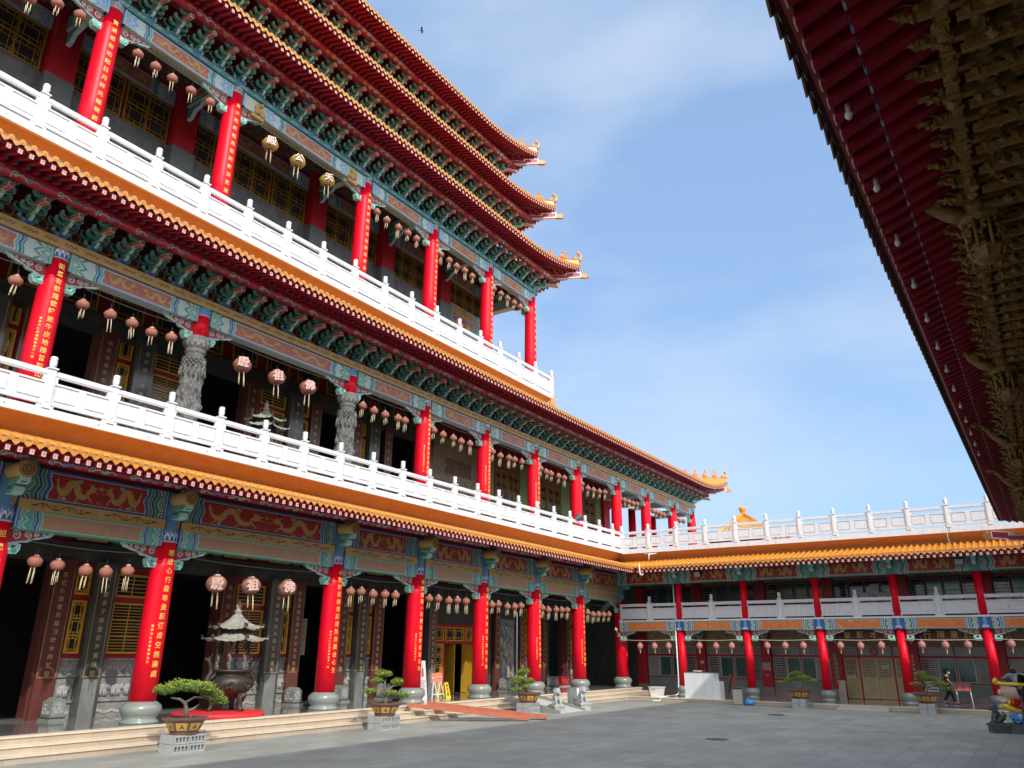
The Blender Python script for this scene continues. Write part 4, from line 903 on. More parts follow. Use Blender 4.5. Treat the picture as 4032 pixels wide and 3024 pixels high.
# painted wall with metal grille
mb = MB(FM); mb.box(28.7, 33.2, W0-0.2, W0-0.02, 8.05, 12.75, BEIGEP); mb.box(28.7, 33.2, W0-0.02, W0, 8.05, 9.0, OLIVE); w = part(mb, 'painted_wall')
mb = MB(FM); mb.box(30.0, 32.2, W0-0.02, W0+0.005, 10.95, 11.75, SOFFP)
for sg, x in ((1, 32.2), (-1, 30.0)): zstripes(mb, x, sg, 10.85, 11.85, W0+0.01, [(PALE,0.4),(DBLUE,0.8),(PALE,0.4)], 0.07, 0.09)
mb.build('painted_panel', w)
mb = MB(FM)
for k in range(19): mb.box(29.1+0.2*k, 29.115+0.2*k, W0+0.03, W0+0.045, 8.6, 10.7, PALE)
for k in range(6): mb.box(29.1, 32.8, W0+0.032, W0+0.043, 8.7+0.4*k, 8.715+0.4*k, PALE)
mb.build('metal_grille', w)
# lattice door bays and olive pilasters
for a, b in ((33.3,34.25),(36.9,38.3),(41.65,42.75),(46.3,47.05),(47.95,48.4)):
    mb = MB(FM); mb.box(a, b, W0-0.2, W0+0.06, 8.05, 12.75, OLIVE); part(mb, 'olive_pilaster')
for a, b in ((34.3,36.85),(38.35,41.6),(42.8,46.25)):
    mb = MB(FM); mb.box(a, b, W0-0.1, W0-0.02, 8.05, 12.1, MRED2); fr = part(mb, 'red_window_surround')
    mb = MB(FM); mb.box(a, b, W0-0.15, W0+0.02, 12.1, 12.75, SOFFP); mb.build('painted_panel', fr)
    n = 2; w = (b-a-0.1)/n
    for k in range(n):
        window(FM, fr, a+0.05+w*k+0.03, a+0.05+w*(k+1)-0.03, 8.2, 9.6, W0, nz=3, vert=2, fw=0.05, fr=YFR2); window(FM, fr, a+0.05+w*k+0.03, a+0.05+w*(k+1)-0.03, 9.75, 12.0, W0, nz=4, vert=2, fw=0.05, fr=YFR2)
mb = MB(FM); mb.box(47.1, 47.9, W0-0.1, W0+0.3, 8.05, 12.9, MRED2); part(mb, 'inner_column')
mb = MB(FM); mb.box(48.0, 48.4, -9, W0-0.2, 8.05, 14, OLIVE); part(mb, 'end_wall')
for y in (52.15, 55.9): column(FM, hall, y, 8.05, 12.42, 0.3, 0.27, o=W0, ring=False, n=14)
# end beams running back from the outermost columns
def FE(Xw, Ye): return lambda s, o, z: (Xw-s, Ye+o, z)
beam_long(FE(XC, 55.9), 0.3, W0*-1-0.3, 12.17, 12.70, -0.2, 0.2, 'rose', hall); beam_long(FE(XC, 52.15), 0.3, -W0-0.3, 12.3, 12.9, -0.15, 0.15, 'rose', hall)
beam_long(FE(XC, 47.53), 0.3, -W0-0.3, 12.3, 12.9, -0.15, 0.15, 'rose', hall)

mb = MB(FM); mb.box(2, 56.2, -0.2, -0.02, 13.0, 14.5, DRED); st_ = 50.45/57
for k in range(57): flames(FM, 5.1+st_*(k+0.5), 13.32, -0.015, hall, mb)
part(mb, 'bracket_backing_wall')
# ---- second roof (over the second floor) ----
OV = 2.26
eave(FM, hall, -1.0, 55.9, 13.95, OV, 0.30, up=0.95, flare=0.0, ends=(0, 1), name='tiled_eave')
FE2 = FE(XC, 55.9); eave(FE2, hall, 0, 8, 13.95, OV, 0.3, up=0.95, ends=(1, 0), name='tiled_eave')
round_beam(FM, hall, -1, 56.9, 0.95, 13.88, 0.20, MRED, decor=[PTEAL, TEAL, PINKM, PTEAL, LBLUE])
round_beam(FE2, hall, -0.95, 8, 0.95, 13.88, 0.20, MRED)
fascia(FM, -1, 33.75, 15.42, 15.18, 14.72, 0.30, hall)
mb = MB(FM); mb.box(-1, 33.75, -6, 0.2, 15.1, 15.4, GSTONE); part(mb, 'third_floor_slab')
# roof slope beyond the third floor block
mb = MB(None); zf = 13.95+0.42*(OV-0.8)
mb.poly([(XC+0.8, 33.0, zf), (XC+0.8, 56.7, zf), (XC-5, 52.0, 16.9), (XC-5, 33.0, 16.9)], TILE); mb.poly([(XC+0.8, 56.7, zf), (XC-8, 56.7, zf), (XC-8, 52, 16.9), (XC-5, 52.0, 16.9)], TILE)
mb.box(XC-9, XC-5, 33.0, 52.0, 13.5, 16.9, DRED); part(mb, 'upper_roof_slope')
def hip(Xw, Ye, z, up, upL, over, t0, t1, parent, nfig, slope=0.42, seed=0, sx=1):
    "diagonal hip ridge at the outer corner, its figures, and the beam end below"
    def zt(t): S = over-t; f = max(0, 1-t/upL)**2.2; return z+up*f+slope*t*0.55+0.10
    def pt(t, dz=0, side=0): d = over-t; return (Xw+sx*(d+side*0.707), Ye+d-side*0.707, zt(t)+dz)
    mb = MB(); N = 14; prev = None
    for k in range(N+1):
        t = t0+(t1-t0)*k/N; w = 0.10; row = [mb.P(pt(t, dz, sd)) for dz, sd in ((-0.16,-w),(0.20,-w),(0.25,-w-0.03),(0.29,0),(0.25,w+0.03),(0.20,w),(-0.16,w))]
        if prev:
            for i in range(6): mb.face((prev[i], prev[i+1], row[i+1], row[i]), TILE)
        else: mb.face(row, TILE)
        prev = row
    # upturned tip finial
    P = [pt(t0+0.02, 0.2), pt(t0-0.10, 0.30), pt(t0-0.13, 0.5), pt(t0-0.05, 0.66)]
    mb.tube(P, [0.12, 0.10, 0.08, 0.06], 8, TILE); mb.blob(pt(t0-0.02, 0.70), (0.10, 0.10, 0.11), TILE, 8, 0.6, seed); mb.blob(pt(t0+0.14, 0.33), (0.14, 0.14, 0.14), TILE, 8, 0.5, seed+1)
    r = mb.build('hip_ridge', parent)
    for k in range(nfig):
        t = t0+0.62+0.56*k; fb = MB(); b = pt(t, 0.27); b = Vector(b)
        a = Vector((0.707*sx, 0.707, 0))   # faces outwards along the hip
        fb.lathe(b, [(0.13,0),(0.14,0.04),(0.10,0.07)], 8, TILE)
        fb.blob(b+Vector((0,0,0.17))-a*0.03, (0.11,0.11,0.14), TILE, 8, 0.25, k+seed); fb.blob(b+Vector((0,0,0.30))+a*0.01, (0.085,0.085,0.12), TILE, 8, 0.2, k+seed)
        fb.blob(b+Vector((0,0,0.46))+a*0.05, (0.085,0.085,0.085), TILE, 8, 0.3, k+seed); fb.blob(b+Vector((0,0,0.43))+a*0.13, (0.05,0.05,0.04), TILE, 6)
        for s in (-1, 1):
            sd = Vector((0.707,-0.707,0))*s
            fb.tube([b+sd*0.07+a*0.05+Vector((0,0,0.28)), b+sd*0.07+a*0.13+Vector((0,0,0.14)), b+sd*0.06+a*0.14+Vector((0,0,0.02))], [0.04,0.035,0.03], 6, TILE)
            fb.tube([b+sd*0.05+Vector((0,0,0.52))+a*0.03, b+sd*0.08+Vector((0,0,0.60))], [0.025, 0.012], 5, TILE)
        if k % 2: fb.blob(b+Vector((0,0,0.55)), (0.04,0.04,0.05), TILE, 6)
        fb.tube([b-a*0.12+Vector((0,0,0.1)), b-a*0.19+Vector((0,0,0.24)), b-a*0.14+Vector((0,0,0.36))], [0.04,0.04,0.015], 6, TILE)
        fb.build('ridge_beast', r)
    # corner beam: stepped, white-edged red, with a glazed dragon head on the end
    mb = MB(); zs = z+up*0.52-0.16
    def dg(d, zz, side=0): return (Xw+sx*(d+side*0.707), Ye+d-side*0.707, zz)
    def dbeam(d0, d1, za, zb, h, w, mt): mb.hexa([dg(d0,za,-w),dg(d0,za,w),dg(d1,zb,w),dg(d1,zb,-w),dg(d0,za+h,-w),dg(d0,za+h,w),dg(d1,zb+h,w),dg(d1,zb+h,-w)], mt)
    dbeam(0.4, 1.55, z-0.12, zs-0.34, 0.24, 0.10, PALE); dbeam(0.45, 1.50, z-0.08, zs-0.30, 0.16, 0.108, MRED)
    dbeam(1.45, 2.10, zs-0.30, zs-0.14, 0.32, 0.10, WHITE2); dbeam(1.50, 2.05, zs-0.25, zs-0.10, 0.23, 0.108, MRED)
    dbeam(0.2, 1.1, z-0.42, z-0.30, 0.2, 0.09, DRED)
    c = mb.build('corner_beam', parent)
    mb = MB(); dbeam(2.10, 2.36, zs-0.16, zs-0.13, 0.24, 0.09, TILEP); mb.blob(dg(2.36, zs-0.0), (0.12,0.12,0.13), TILEP, 8, 0.5, seed); mb.blob(dg(2.30, zs+0.10), (0.10,0.10,0.08), TILEP, 8, 0.5, seed+3); mb.build('dragon_head_cap', c)
hip(XC, 55.9, 13.95, 0.95, 6.0, OV, 0.12, 5.5, hall, 4, seed=2)
# brackets
BR = []      # (location, rotation, scale, size in picture)
def brow(Xw, y0, y1, z, n_end, Ye, sp=0.885):
    n = int(round((y1-y0)/sp)); st = (y1-y0)/n
    for k in range(n+1): BR.append((Vector((Xw+0.06, y0+st*k, z)), 0.0, 1.0))
    for k in range(1, n_end): BR.append((Vector((Xw-0.885*k, Ye+0.06, z)), radians(90), 1.0))
    BR.append((Vector((Xw+0.02, Ye+0.02, z)), radians(45), 1.28))
brow(XC, 5.1, 55.55, 13.02, 5, 55.9)
# ---- third floor ----
Y3 = 33.15
mb = MB(FM); mb.box(-1, 33.3, -0.2, -0.02, 21.5, 22.9, DRED)
for k in range(33):
    y = 3.6+0.885*(k+0.5)
    for dx, dz in ((0,0.12),(-0.05,0.04),(0.05,0.04)): mb.flat([(y+dx+0.045*cos(2*pi*i/8), 21.75+dz+0.045*sin(2*pi*i/8)) for i in range(8)], -0.015, BLUE)
part(mb, 'bracket_backing_wall')
C3 = [-0.05, 4.27, 8.75, 13.27, 19.94, 24.47, 28.97, 33.15]
T3 = {2: '霄通感有功昭日月祥光瑞現師南海', 3: '皇天昭峻極風雷雨露深恩惠群生', 4: '玉闕仰巍峨日月星辰森羅萬象新', 5: '法雨沛人間普被蒼生山川瑞氣永昌隆', 6: '乾坤浩氣千秋永鎮日月光華萬古長', 7: '福地靈山福慧增輝人天共仰'}
for i, y in enumerate(C3):
    c = column(FM, hall, y, 15.4, 21.12, 0.33, 0.275, band=(21.56, 'peak'), jacket=0.62)
    t = T3.get(i)
    if t: letters(FM, t, y, 20.55, 4.1/(len(t)-1), 0.175 if len(t) < 16 else 0.15, surf_cyl(y, 0.337), c)
for a, b in zip(C3, C3[1:]):
    x0, x1 = a+0.26, b-0.26; big = b-a > 6
    st = MB(FM)
    if big:      # gilt dragon heads frame the middle bay
        x0b, x1b = x0+0.95, x1-0.95
        beam_long(FM, x0b, x1b, 20.80, 21.34, -0.2, 0.2, 'pale', hall)
        for sg, x in ((1, x0), (-1, x1)):
            xa, xb = sorted((x, x+sg*0.95)); st.box(xa, xb, -0.2, 0.2, 20.80, 21.34, PALE); st.box(xa+0.02, xb-0.5 if sg < 0 else xb-0.5, 0.2, 0.205, 20.9, 21.24, CREAM)
            for k in range(14): st.blob((x+sg*(0.55+0.3*random.random()), 0.22, 20.84+0.45*random.random()), (0.10, 0.09, 0.09), GOLD, 6, 0.7, k)
            st.box(min(x+sg*0.4, x+sg*0.9), max(x+sg*0.4, x+sg*0.9), -0.2, 0.22, 20.66, 20.80, GOLD)
    else: beam_long(FM, x0, x1, 20.80, 21.34, -0.2, 0.2, 'pale', hall)
    if st.v: st.build('gilt_dragon_heads', hall)
    for x in (x0-0.03, x1-0.06): st = MB(FM); st.box(x, x+0.09, -0.12, 0.23, 20.80, 21.34, LBLUE); st.box(x+0.03, x+0.06, 0.225, 0.234, 20.8, 21.34, PALE); st.build('border_strip', hall)
    que_ti(FM, a, 20.80, 1, hall, 1.05, 0.44); que_ti(FM, b, 20.80, -1, hall, 1.05, 0.44)
    mb = MB(FM); mb.box(x0+1.1, x1-1.1, -0.19, 0.19, 20.785, 20.80, CREAM)
    n = int((x1-x0-2.2)/0.17)
    for k in range(n):
        for sg in (1, -1): xx = x0+1.15+0.17*k; mb.poly([(xx, -0.17*sg, 20.782), (xx+0.02, -0.17*sg, 20.782), (xx+0.34, 0.17*sg, 20.782), (xx+0.32, 0.17*sg, 20.782)], TEAL)
    mb.build('beam_soffit', hall)
mb = MB(FM); mb.box(-1, 33.45, -0.25, 0.28, 21.36, 21.56, MTEAL2); 
for k in range(58): mb.ribbon([(0.2+0.57*k+0.28*q/6, 21.46+0.035*sin(q*2+k)) for q in range(7)], 0.03, 0.284, PALE)
part(mb, 'teal_moulding')
mb = MB(FE(XC, Y3)); mb.box(-0.3, 6, -0.25, 0.28, 21.36, 21.56, MTEAL2); part(mb, 'teal_moulding')
beam_long(FE(XC, Y3), 0.3, 2.9, 20.80, 21.34, -0.2, 0.2, 'pale', hall); que_ti(FE(XC, Y3), 0, 20.8, 1, hall, 1.0, 0.42)
# inner wall of the third floor: stone dado, lattice windows, red piers on grey blocks
mb = MB(FM); mb.box(-1, 28.6, W0-0.2, W0-0.02, 15.4, 18.9, DSTONE2); mb.box(-1, 28.6, W0-0.2, W0+0.06, 18.9, 20.0, RSTONE); mb.box(-1, 28.6, W0-0.02, W0+0.12, 18.78, 18.9, DSTONE2); mb.box(-1, 28.6, W0+0.12, W0+0.14, 18.80, 18.86, WFR); part(mb, 'stone_dado')
mb = MB(FM); mb.box(-1, 32.7, W0-0.2, W0-0.03, 20.0, 22.8, MRED2); part(mb, 'red_wall')
for i, y in enumerate(C3[:-1]):
    mb = MB(FM); mb.box(y-0.42, y+0.42, W0-0.1, W0+0.42, 19.9, 22.8, MRED2); c = part(mb, 'inner_column')
    mb = MB(FM); mb.box(y-0.46, y+0.46, W0-0.1, W0+0.46, 15.4, 19.9, GDBLOCK); mb.build('grey_stone_block', c)
    # cross beams carrying the gallery roof
    cb = MB(FM); cb.box(y-0.16, y+0.16, W0+0.4, -0.2, 21.75, 22.35, TEAL); cb.box(y-0.165, y+0.165, W0+0.8, -0.6, 21.84, 22.26, PALE); cb.box(y-0.17, y+0.17, W0+0.95, -0.75, 21.90, 22.2, PANEL2); cb.box(y-0.15, y+0.15, W0+0.4, -0.2, 21.735, 21.75, CREAM)
    P = [(W0+0.42, 21.73), (W0+1.3, 21.73), (W0+1.1, 21.55), (W0+0.8, 21.5), (W0+0.62, 21.25), (W0+0.42, 21.2)]
    cb.prism(P, y-0.07, y+0.07, PALE, ax='s'); cb.prism([(a*0.99-0.02, b*1.0-0.0+0.02) for a, b in P[:-1]]+[(W0+0.42, 21.24)], y-0.075, y+0.075, TEAL, ax='s')
    cb.build('cross_beam', hall)
for a, b in zip(C3, C3[1:]):
    x0, x1 = a+0.46, b-0.46; n = 2 if b-a < 6 else 3; w = (x1-x0)/n
    for k in range(n): window(FM, hall, x0+w*k+0.05, x0+w*(k+1)-0.05, 20.02, 21.66, W0, nz=2, vert=2, fw=0.06, fr=YFR2)
    beam_long(FM, x0, x1, 21.74, 22.36, W0-0.1, W0+0.08, 'pale', hall, 'inner_painted_beam')
beam_long(FM, 29.43, 32.65, 19.95, 20.42, W0-0.15, W0+0.05, 'salmon', hall); beam_long(FM, 29.43, 32.65, 19.80, 19.95, W0-0.15, W0+0.09, 'gold', hall, 'gold_beam'); beam_long(FM, 29.43, 32.65, 18.95, 19.80, W0-0.15, W0+0.05, 'dragon1', hall)
mb = MB(FM); mb.box(28.6, 32.7, W0-0.2, W0-0.02, 15.4, 18.95, DSTONE2); part(mb, 'stone_dado')
mb = MB(FM); mb.box(32.65, 32.8, -9, W0+0.06, 15.4, 22.8, OLIVE); part(mb, 'end_wall')
mb = MB(FM); mb.box(-1, 33.2, -9, -0.1, 22.6, 22.8, CEIL); part(mb, 'gallery_ceiling')
for k, o in enumerate((-0.75, -1.3, -1.85)):
    mb = MB(FM); mb.box(-1, 32.9, o-0.1, o+0.1, 22.42, 22.6, [CREAM, TEAL, CREAM][k]); part(mb, 'ceiling_beam')
column(FM, hall, Y3, 15.4, 21.9, 0.28, 0.26, o=W0, ring=False, n=14)
# ---- third, fourth and fifth roofs ----
ups = [(XC, Y3, 22.52, 2.11), (-21.85, 32.12, 26.25, 2.10), (-22.60, 31.40, 29.85, 2.10)]
for k, (Xw, Ye, z, ov) in enumerate(ups):
    T = (lambda Xw: lambda s, o, zz: (Xw+o, s, zz))(Xw); TE = FE(Xw, Ye)
    eave(T, hall, 1.5 if k == 0 else 2.5, Ye, z, ov, 0.15 if k < 2 else -3.0, up=1.0, upL=6.0, ends=(0, 1), pitch=0.258, name='tiled_eave', in_raf=0.5)
    eave(TE, hall, 0, 6.0, z, ov, 0.1, up=1.0, upL=6.0, ends=(1, 0), pitch=0.258, name='tiled_eave')
    round_beam(T, hall, 1.5, Ye+0.95, 0.95, z-0.10, 0.20, MRED, decor=[GOLD, CREAM, PTEAL, GOLD])
    round_beam(TE, hall, -0.95, 6, 0.95, z-0.10, 0.20, MRED)
    hip(Xw, Ye, z, 1.0, 6.0, ov, 0.10, 3.6, hall, 3-k, seed=4+k)
    brow(Xw, 3.6, Ye-0.45, z-0.95, 5, Ye)
    if k:
        mb = MB(T); mb.box(0, Ye, -8, 0.0, z-1.6, z+1.2, DRED); part(mb, 'storey_wall')
        mb = MB(T); mb.box(0, Ye+0.25, -0.3, 0.26, z-1.2, z-0.96, MTEAL2); part(mb, 'teal_moulding')
mb = MB(); mb.hexa([(-30,-2,33),(-22.0,-2,30.6),(-22.0,33,30.6),(-30,33,30.6),(-30,4,34),(-27,4,34),(-27,27,34),(-30,27,34)], TILE); part(mb, 'top_roof_slope')
# bracket objects: the hundred that show largest are parts, the others one mass
bm1 = bracket_mesh()
camp = Vector((0, 0, CAMH))
def bsize(b): d = b[0]-camp; return b[2]/max(1.0, d.dot(_fw))*(1 if b[1] < 1 else 0.4)*(1 if abs(d.dot(_rt)/max(0.1, d.dot(_fw))) < 0.68 else 0.05)*(1 if d.dot(_up)/max(0.1, d.dot(_fw)) < 0.52 else 0.05)
BR.sort(key=lambda b: -bsize(b))
for b in BR[:100]:
    o = bpy.data.objects.new('bracket_cluster', bm1); SC.collection.objects.link(o); o.parent = hall; o.location = b[0]; o.rotation_euler = (0, 0, b[1]); o.scale = (b[2],)*3 if b[2] == 1 else (b[2]*1.25, b[2]*0.9, 1.05)
mv = [tuple(v.co) for v in bm1.vertices]; mf = [tuple(p.vertices) for p in bm1.polygons]; mmi = [p.material_index for p in bm1.polygons]
big = MB(); 
for m_ in bm1.materials: big.m(m_)
for b in BR[100:]:
    c, s = cos(b[1]), sin(b[1]); n0 = len(big.v)
    sx, sy, sz = ((b[2],)*3 if b[2] == 1 else (b[2]*1.25, b[2]*0.9, 1.05))
    for x, y, z in mv: x *= sx; y *= sy; z *= sz; big.v.append((b[0].x+x*c-y*s, b[0].y+x*s+y*c, b[0].z+z))
    for f, mi in zip(mf, mmi): big.f.append(tuple(n0+k for k in f)); big.mi.append(mi); big.smooth.append(False)
tag(big.build('bracket_clusters', hall), kind='stuff')
# flame roundels between brackets on the second floor
# ---- balustrades ----
P1 = [2.08,3.76,5.44,7.12,8.79,10.46,12.15,13.84,15.52,17.19,18.87,20.55,22.22,23.87,25.55,27.2,28.87,30.52,32.19,33.83,35.5,37.17,38.84,40.49,41.64]
balustrade(FM, P1, 8.05, 0.96, 'long white balustrade of the second-floor gallery, directly above the lowest orange eave', 'white stone balustrades')
P3 = [0.4,2.1,3.78,5.46,7.14,8.78,10.47,12.14,13.82,15.5,17.18,18.84,20.54,22.19,23.88,25.53,27.17,28.81,30.5,32.1,33.72]
b3 = balustrade(FM, P3, 15.4, 0.96, 'long white balustrade of the third-floor gallery, above the broad orange plaster cove', 'white stone balustrades')
b4 = balustrade(FE(XC+0.96, 33.72), [0.0, 1.5, 3.1, 4.7, 6.3], 15.4, 0.0, 'short white balustrade turning back at the far end of the third-floor gallery', 'white stone balustrades', blank=(0,))
mb = MB(); b = Vector((XC+0.75, 34.1, 15.0)); mb.blob(b, (0.15,0.3,0.25), TILE, 8, 0.6, 1); mb.tube([b, b+Vector((0.05,0.15,0.35)), b+Vector((0,0.05,0.6))], [0.12,0.08,0.03], 6, TILE); mb.build('ridge_end_ornament', hall)
# =============== WING across the end of the court ===============
wing = empty('side_wing', 'two-storey wing with slim red columns, tan doors and white upper balcony closing the far end', 'building')
XW = [-20.86, -16.945, -13.24, -9.50, -5.84, -2.24, 1.45, 5.15]
mb = MB(); mb.box(-19.9, 12, 40.3, 47, 0.01, 0.165, STEP); mb.box(-19.9, 12, 40.55, 46.0, 0.165, 0.18, FLOOR); mb.box(-19.9, 12, 40.27, 40.55, 0.14, 0.182, STEPLIP); mb.build('low_terrace', wing)
mb = MB(); mb.hexa([(-8.55,39.3,0.004),(-6.35,39.3,0.004),(-6.35,40.27,0.004),(-8.55,40.27,0.004),(-8.50,39.3,0.012),(-6.4,39.3,0.012),(-6.4,40.27,0.18),(-8.5,40.27,0.18)], WFR); mb.build('entrance_ramp', wing)
for x in XW[1:]:
    column(FW, wing, x, 0.70, 3.54, 0.215, 0.20, base=(0.40, 0.52), ring=False, n=16)
    c = column(FW, wing, x, 4.06, 6.10, 0.19, 0.18, ring=False, n=16)
    mb = MB(FW); mb.box(x-0.26, x+0.26, -0.22, 0.24, 3.53, 4.04, BLUE); mb.lathe((x, 0.02, 3.53), [(0.235,0),(0.235,0.51)], 16, LBLUE)
    for dx, h in ((-0.09,0.11),(0,0.16),(0.09,0.11)): mb.poly([(x+dx-0.05,0.262,3.60),(x+dx,0.262,3.60+h),(x+dx+0.05,0.262,3.60)], WHITE2)
    mb.poly([(x-0.16,0.258,3.56),(x+0.16,0.258,3.56),(x+0.16,0.258,3.60),(x-0.16,0.258,3.60)], TEAL); mb.build('painted_band', c)
    mb = MB(FW); mb.box(x-0.20, x+0.20, -0.2, 0.22, 6.08, 6.95, TEAL); 
    for k, (L, zz) in enumerate(((0.62, 6.62), (0.45, 6.38))):
        mb.prism([(0.22, zz), (L, zz), (L+0.10, zz+0.07), (L+0.12, zz+0.2), (L, zz+0.14), (0.22, zz+0.14)], x-0.09, x+0.09, PTEAL, ax='s')
    mb.build('beam_end_bracket', wing)
for a, b in zip(XW, XW[1:]):
    x0, x1 = a+0.27, b-0.27
    beam_long(FW, x0, x1, 3.53, 4.04, -0.18, 0.20, 'orange', wing)
    beam_long(FW, a+0.2, b-0.2, 6.08, 6.90, -0.16, 0.18, 'dragon2', wing)
    que_ti(FW, a, 3.53, 1, wing, 0.92, 0.34); que_ti(FW, b, 3.53, -1, wing, 0.92, 0.34)
mb = MB(FW); mb.box(-20.6, 12, -4.5, 0.24, 4.04, 4.12, WHITE2); mb.build('balcony_slab', wing)
mb = MB(FW); mb.box(-20.8, 12, -0.1, 0.12, 6.9, 7.4, DRED); mb.build('frieze_wall', wing)
round_beam(FW, wing, -20.4, 12, 0.48, 6.98, 0.14, DRED)
eave(FW, wing, XC, 12.0, 6.86, 2.26, 0.36, slope=0.29, val=(XC, None), name='tiled_eave')
fascia(FW, -19.9, 12, 8.06, 7.80, 7.44, 0.38, wing, v0=True)
mb = MB(FW); mb.box(-20.1, 12, 0.26, 0.42, 7.36, 7.48, TILEP); mb.build('ridge_course', wing)
# pierced honeycomb course under the cove
mb = MB(FW); x = -19.4
while x < 8: mb.box(x, x+0.09, 0.42, 0.45, 7.39, 7.46, COVE); x += 0.2
tag(mb.build('pierced_course', wing), kind='stuff')
mb = MB(FW); mb.box(-19.9, 12, -9, 0.2, 7.5, 8.04, GSTONE); mb.build('roof_terrace', wing)
mb = MB(FW); mb.box(-20.6, 12, -3.4, -0.1, 6.95, 7.05, CEIL); mb.box(-20.6, 12, -3.4, -0.18, 3.62, 3.7, GGREY); mb.build('gallery_ceiling', wing)
# ---- rear walls ----
WW = -3.4
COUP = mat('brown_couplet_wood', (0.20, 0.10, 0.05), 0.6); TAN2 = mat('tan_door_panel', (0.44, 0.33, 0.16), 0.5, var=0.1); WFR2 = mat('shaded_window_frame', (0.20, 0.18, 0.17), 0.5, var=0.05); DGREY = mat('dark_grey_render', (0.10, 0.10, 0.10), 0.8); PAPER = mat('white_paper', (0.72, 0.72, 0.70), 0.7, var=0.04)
mb = MB(FW); mb.box(-21.5, 12, WW-0.3, WW-0.06, 0.1, 7.3, DRED2 if False else MRED2); mb.build('rear_wall', wing)
def pier(x, w, z0, z1): mb = MB(FW); mb.box(x-w/2, x+w/2, WW-0.05, WW+0.22, z0, z1, MRED2); p = mb.build('inner_column', wing); q = MB(FW); q.box(x-w/2-0.03, x+w/2+0.03, WW-0.05, WW+0.25, z0-0.45, z0, BRST2); q.build('stone_base', p)
BRST2 = mat('pinkish_granite', (0.30, 0.21, 0.19), 0.5, var=0.15, scale=8)
IN = [-20.8, -17.08, -13.30, -9.62, -5.9, -2.1, 1.6, 5.3]
for x in IN: pier(x, 0.56, 0.63, 3.6); 
def wbay(a, b, panes, kinds):
    "four window lights with fanlights over a rendered dado"
    mb = MB(FW); mb.box(a, b, WW-0.04, WW+0.02, 0.42, 1.0, GGREY); mb.box(a, b, WW-0.04, WW+0.06, 0.18, 0.42, BRST2); mb.build('rendered_dado', wing)
    w = (b-a)/2
    for j in range(2):
        x0, x1 = a+w*j+0.03, a+w*(j+1)-0.03
        for i in range(2):
            u0 = x0+(x1-x0)/2*i; u1 = u0+(x1-x0)/2
            g = panes[j*2+i]
            window(FW, wing, u0, u1, 1.08, 2.20, WW, fr=WFR, fw=0.045, nz=1 if g is TGLASS else 3, kind='none' if g is TGLASS else 'slats', glass=g)
            window(FW, wing, u0, u1, 2.32, 2.74, WW, fr=WFR, fw=0.04, nz=1, kind='none', glass=PGLASS)
wbay(-20.5, -17.38, [PGLASS, TGLASS, TGLASS, GLASS], 0); wbay(-16.78, -13.58, [GLASS, TGLASS, TGLASS, GLASS], 0); wbay(-13.0, -9.92, [GLASS, TGLASS, TGLASS, PGLASS], 0)
wbay(-5.6, -2.42, [GLASS, TGLASS, TGLASS, GLASS], 0); wbay(-1.8, 1.3, [PGLASS, PGLASS, TGLASS, GLASS], 0); wbay(1.9, 5.0, [PGLASS, TGLASS, TGLASS, GLASS], 0)
# door bay
mb = MB(FW)
for x in (-9.3, -8.5, -6.85): mb.box(x-0.04, x+0.04, WW-0.02, WW+0.08, 0.18, 2.8, MRED2)
mb.box(-9.3, -6.2, WW-0.02, WW+0.075, 2.22, 2.30, MRED2); fr = mb.build('red_door_frame', wing)
for a, b in ((-9.25,-8.55),(-8.45,-7.68),(-7.66,-6.9),(-6.8,-6.2)):
    d = MB(FW); d.box(a, b, WW-0.02, WW+0.03, 0.2, 2.2, TAN); d.box(a+0.1, b-0.1, WW+0.03, WW+0.036, 0.3, 1.15, TAN2); p = d.build('door_leaf', wing)
    for k in range(3): window(FW, p, a+0.1, b-0.1, 1.25+0.3*k, 1.52+0.3*k, WW+0.035, fr=TAN, fw=0.02, nz=1, kind='slats')
    if a == -7.66: h = MB(FW); h.tube([(a+0.05, WW+0.06, 1.1), (a+0.05, WW+0.10, 1.12), (a+0.05, WW+0.10, 1.25), (a+0.05, WW+0.06, 1.27)], 0.012, 6, WFR); h.build('handle', p)
TAN2 = mat('tan_door_panel', (0.44, 0.33, 0.16), 0.5, var=0.1)
for a, b in ((-9.25,-8.55),(-8.45,-6.9),(-6.8,-6.2)): window(FW, wing, a, b, 2.32, 2.74, WW, fr=WFR, fw=0.04, nz=1, kind='none', glass=PGLASS)
mb = MB(FW); mb.prism([(-7.7+0.2*cos(t), 2.52+0.2*sin(t)) for t in [2*pi*k/18 for k in range(18)]], WW+0.08, WW+0.10, PANELR); mb.prism([(-7.7+0.13*cos(t), 2.52+0.13*sin(t)) for t in [2*pi*k/18 for k in range(18)]], WW+0.10, WW+0.106, LANTP)
mb.prism([(-7.7+0.09*a, 2.52+0.06*b) for a, b in ((-1,-0.6),(1,-0.6),(0.7,0.2),(0.3,0),(0,0.9),(-0.3,0),(-0.7,0.2))], WW+0.106, WW+0.11, GOLD); mb.build('door_roundel', wing)
mb = MB(FW); mb.box(-20.5, 8, WW-0.02, WW+0.03, 2.78, 3.6, BEIGEP); mb.box(-20.5, 8, WW+0.03, WW+0.05, 2.76, 2.80, GOLD)
for k in range(8):
    x = -20.3+3.72*k
    for dx in (0, 2.9): mb.flat([(x+dx, 3.1),(x+dx+0.12,3.22),(x+dx+0.3,3.15),(x+dx+0.22,3.3),(x+dx+0.3,3.45),(x+dx+0.12,3.38),(x+dx,3.5)], WW+0.035, GOLD)
mb.build('painted_frieze', wing)
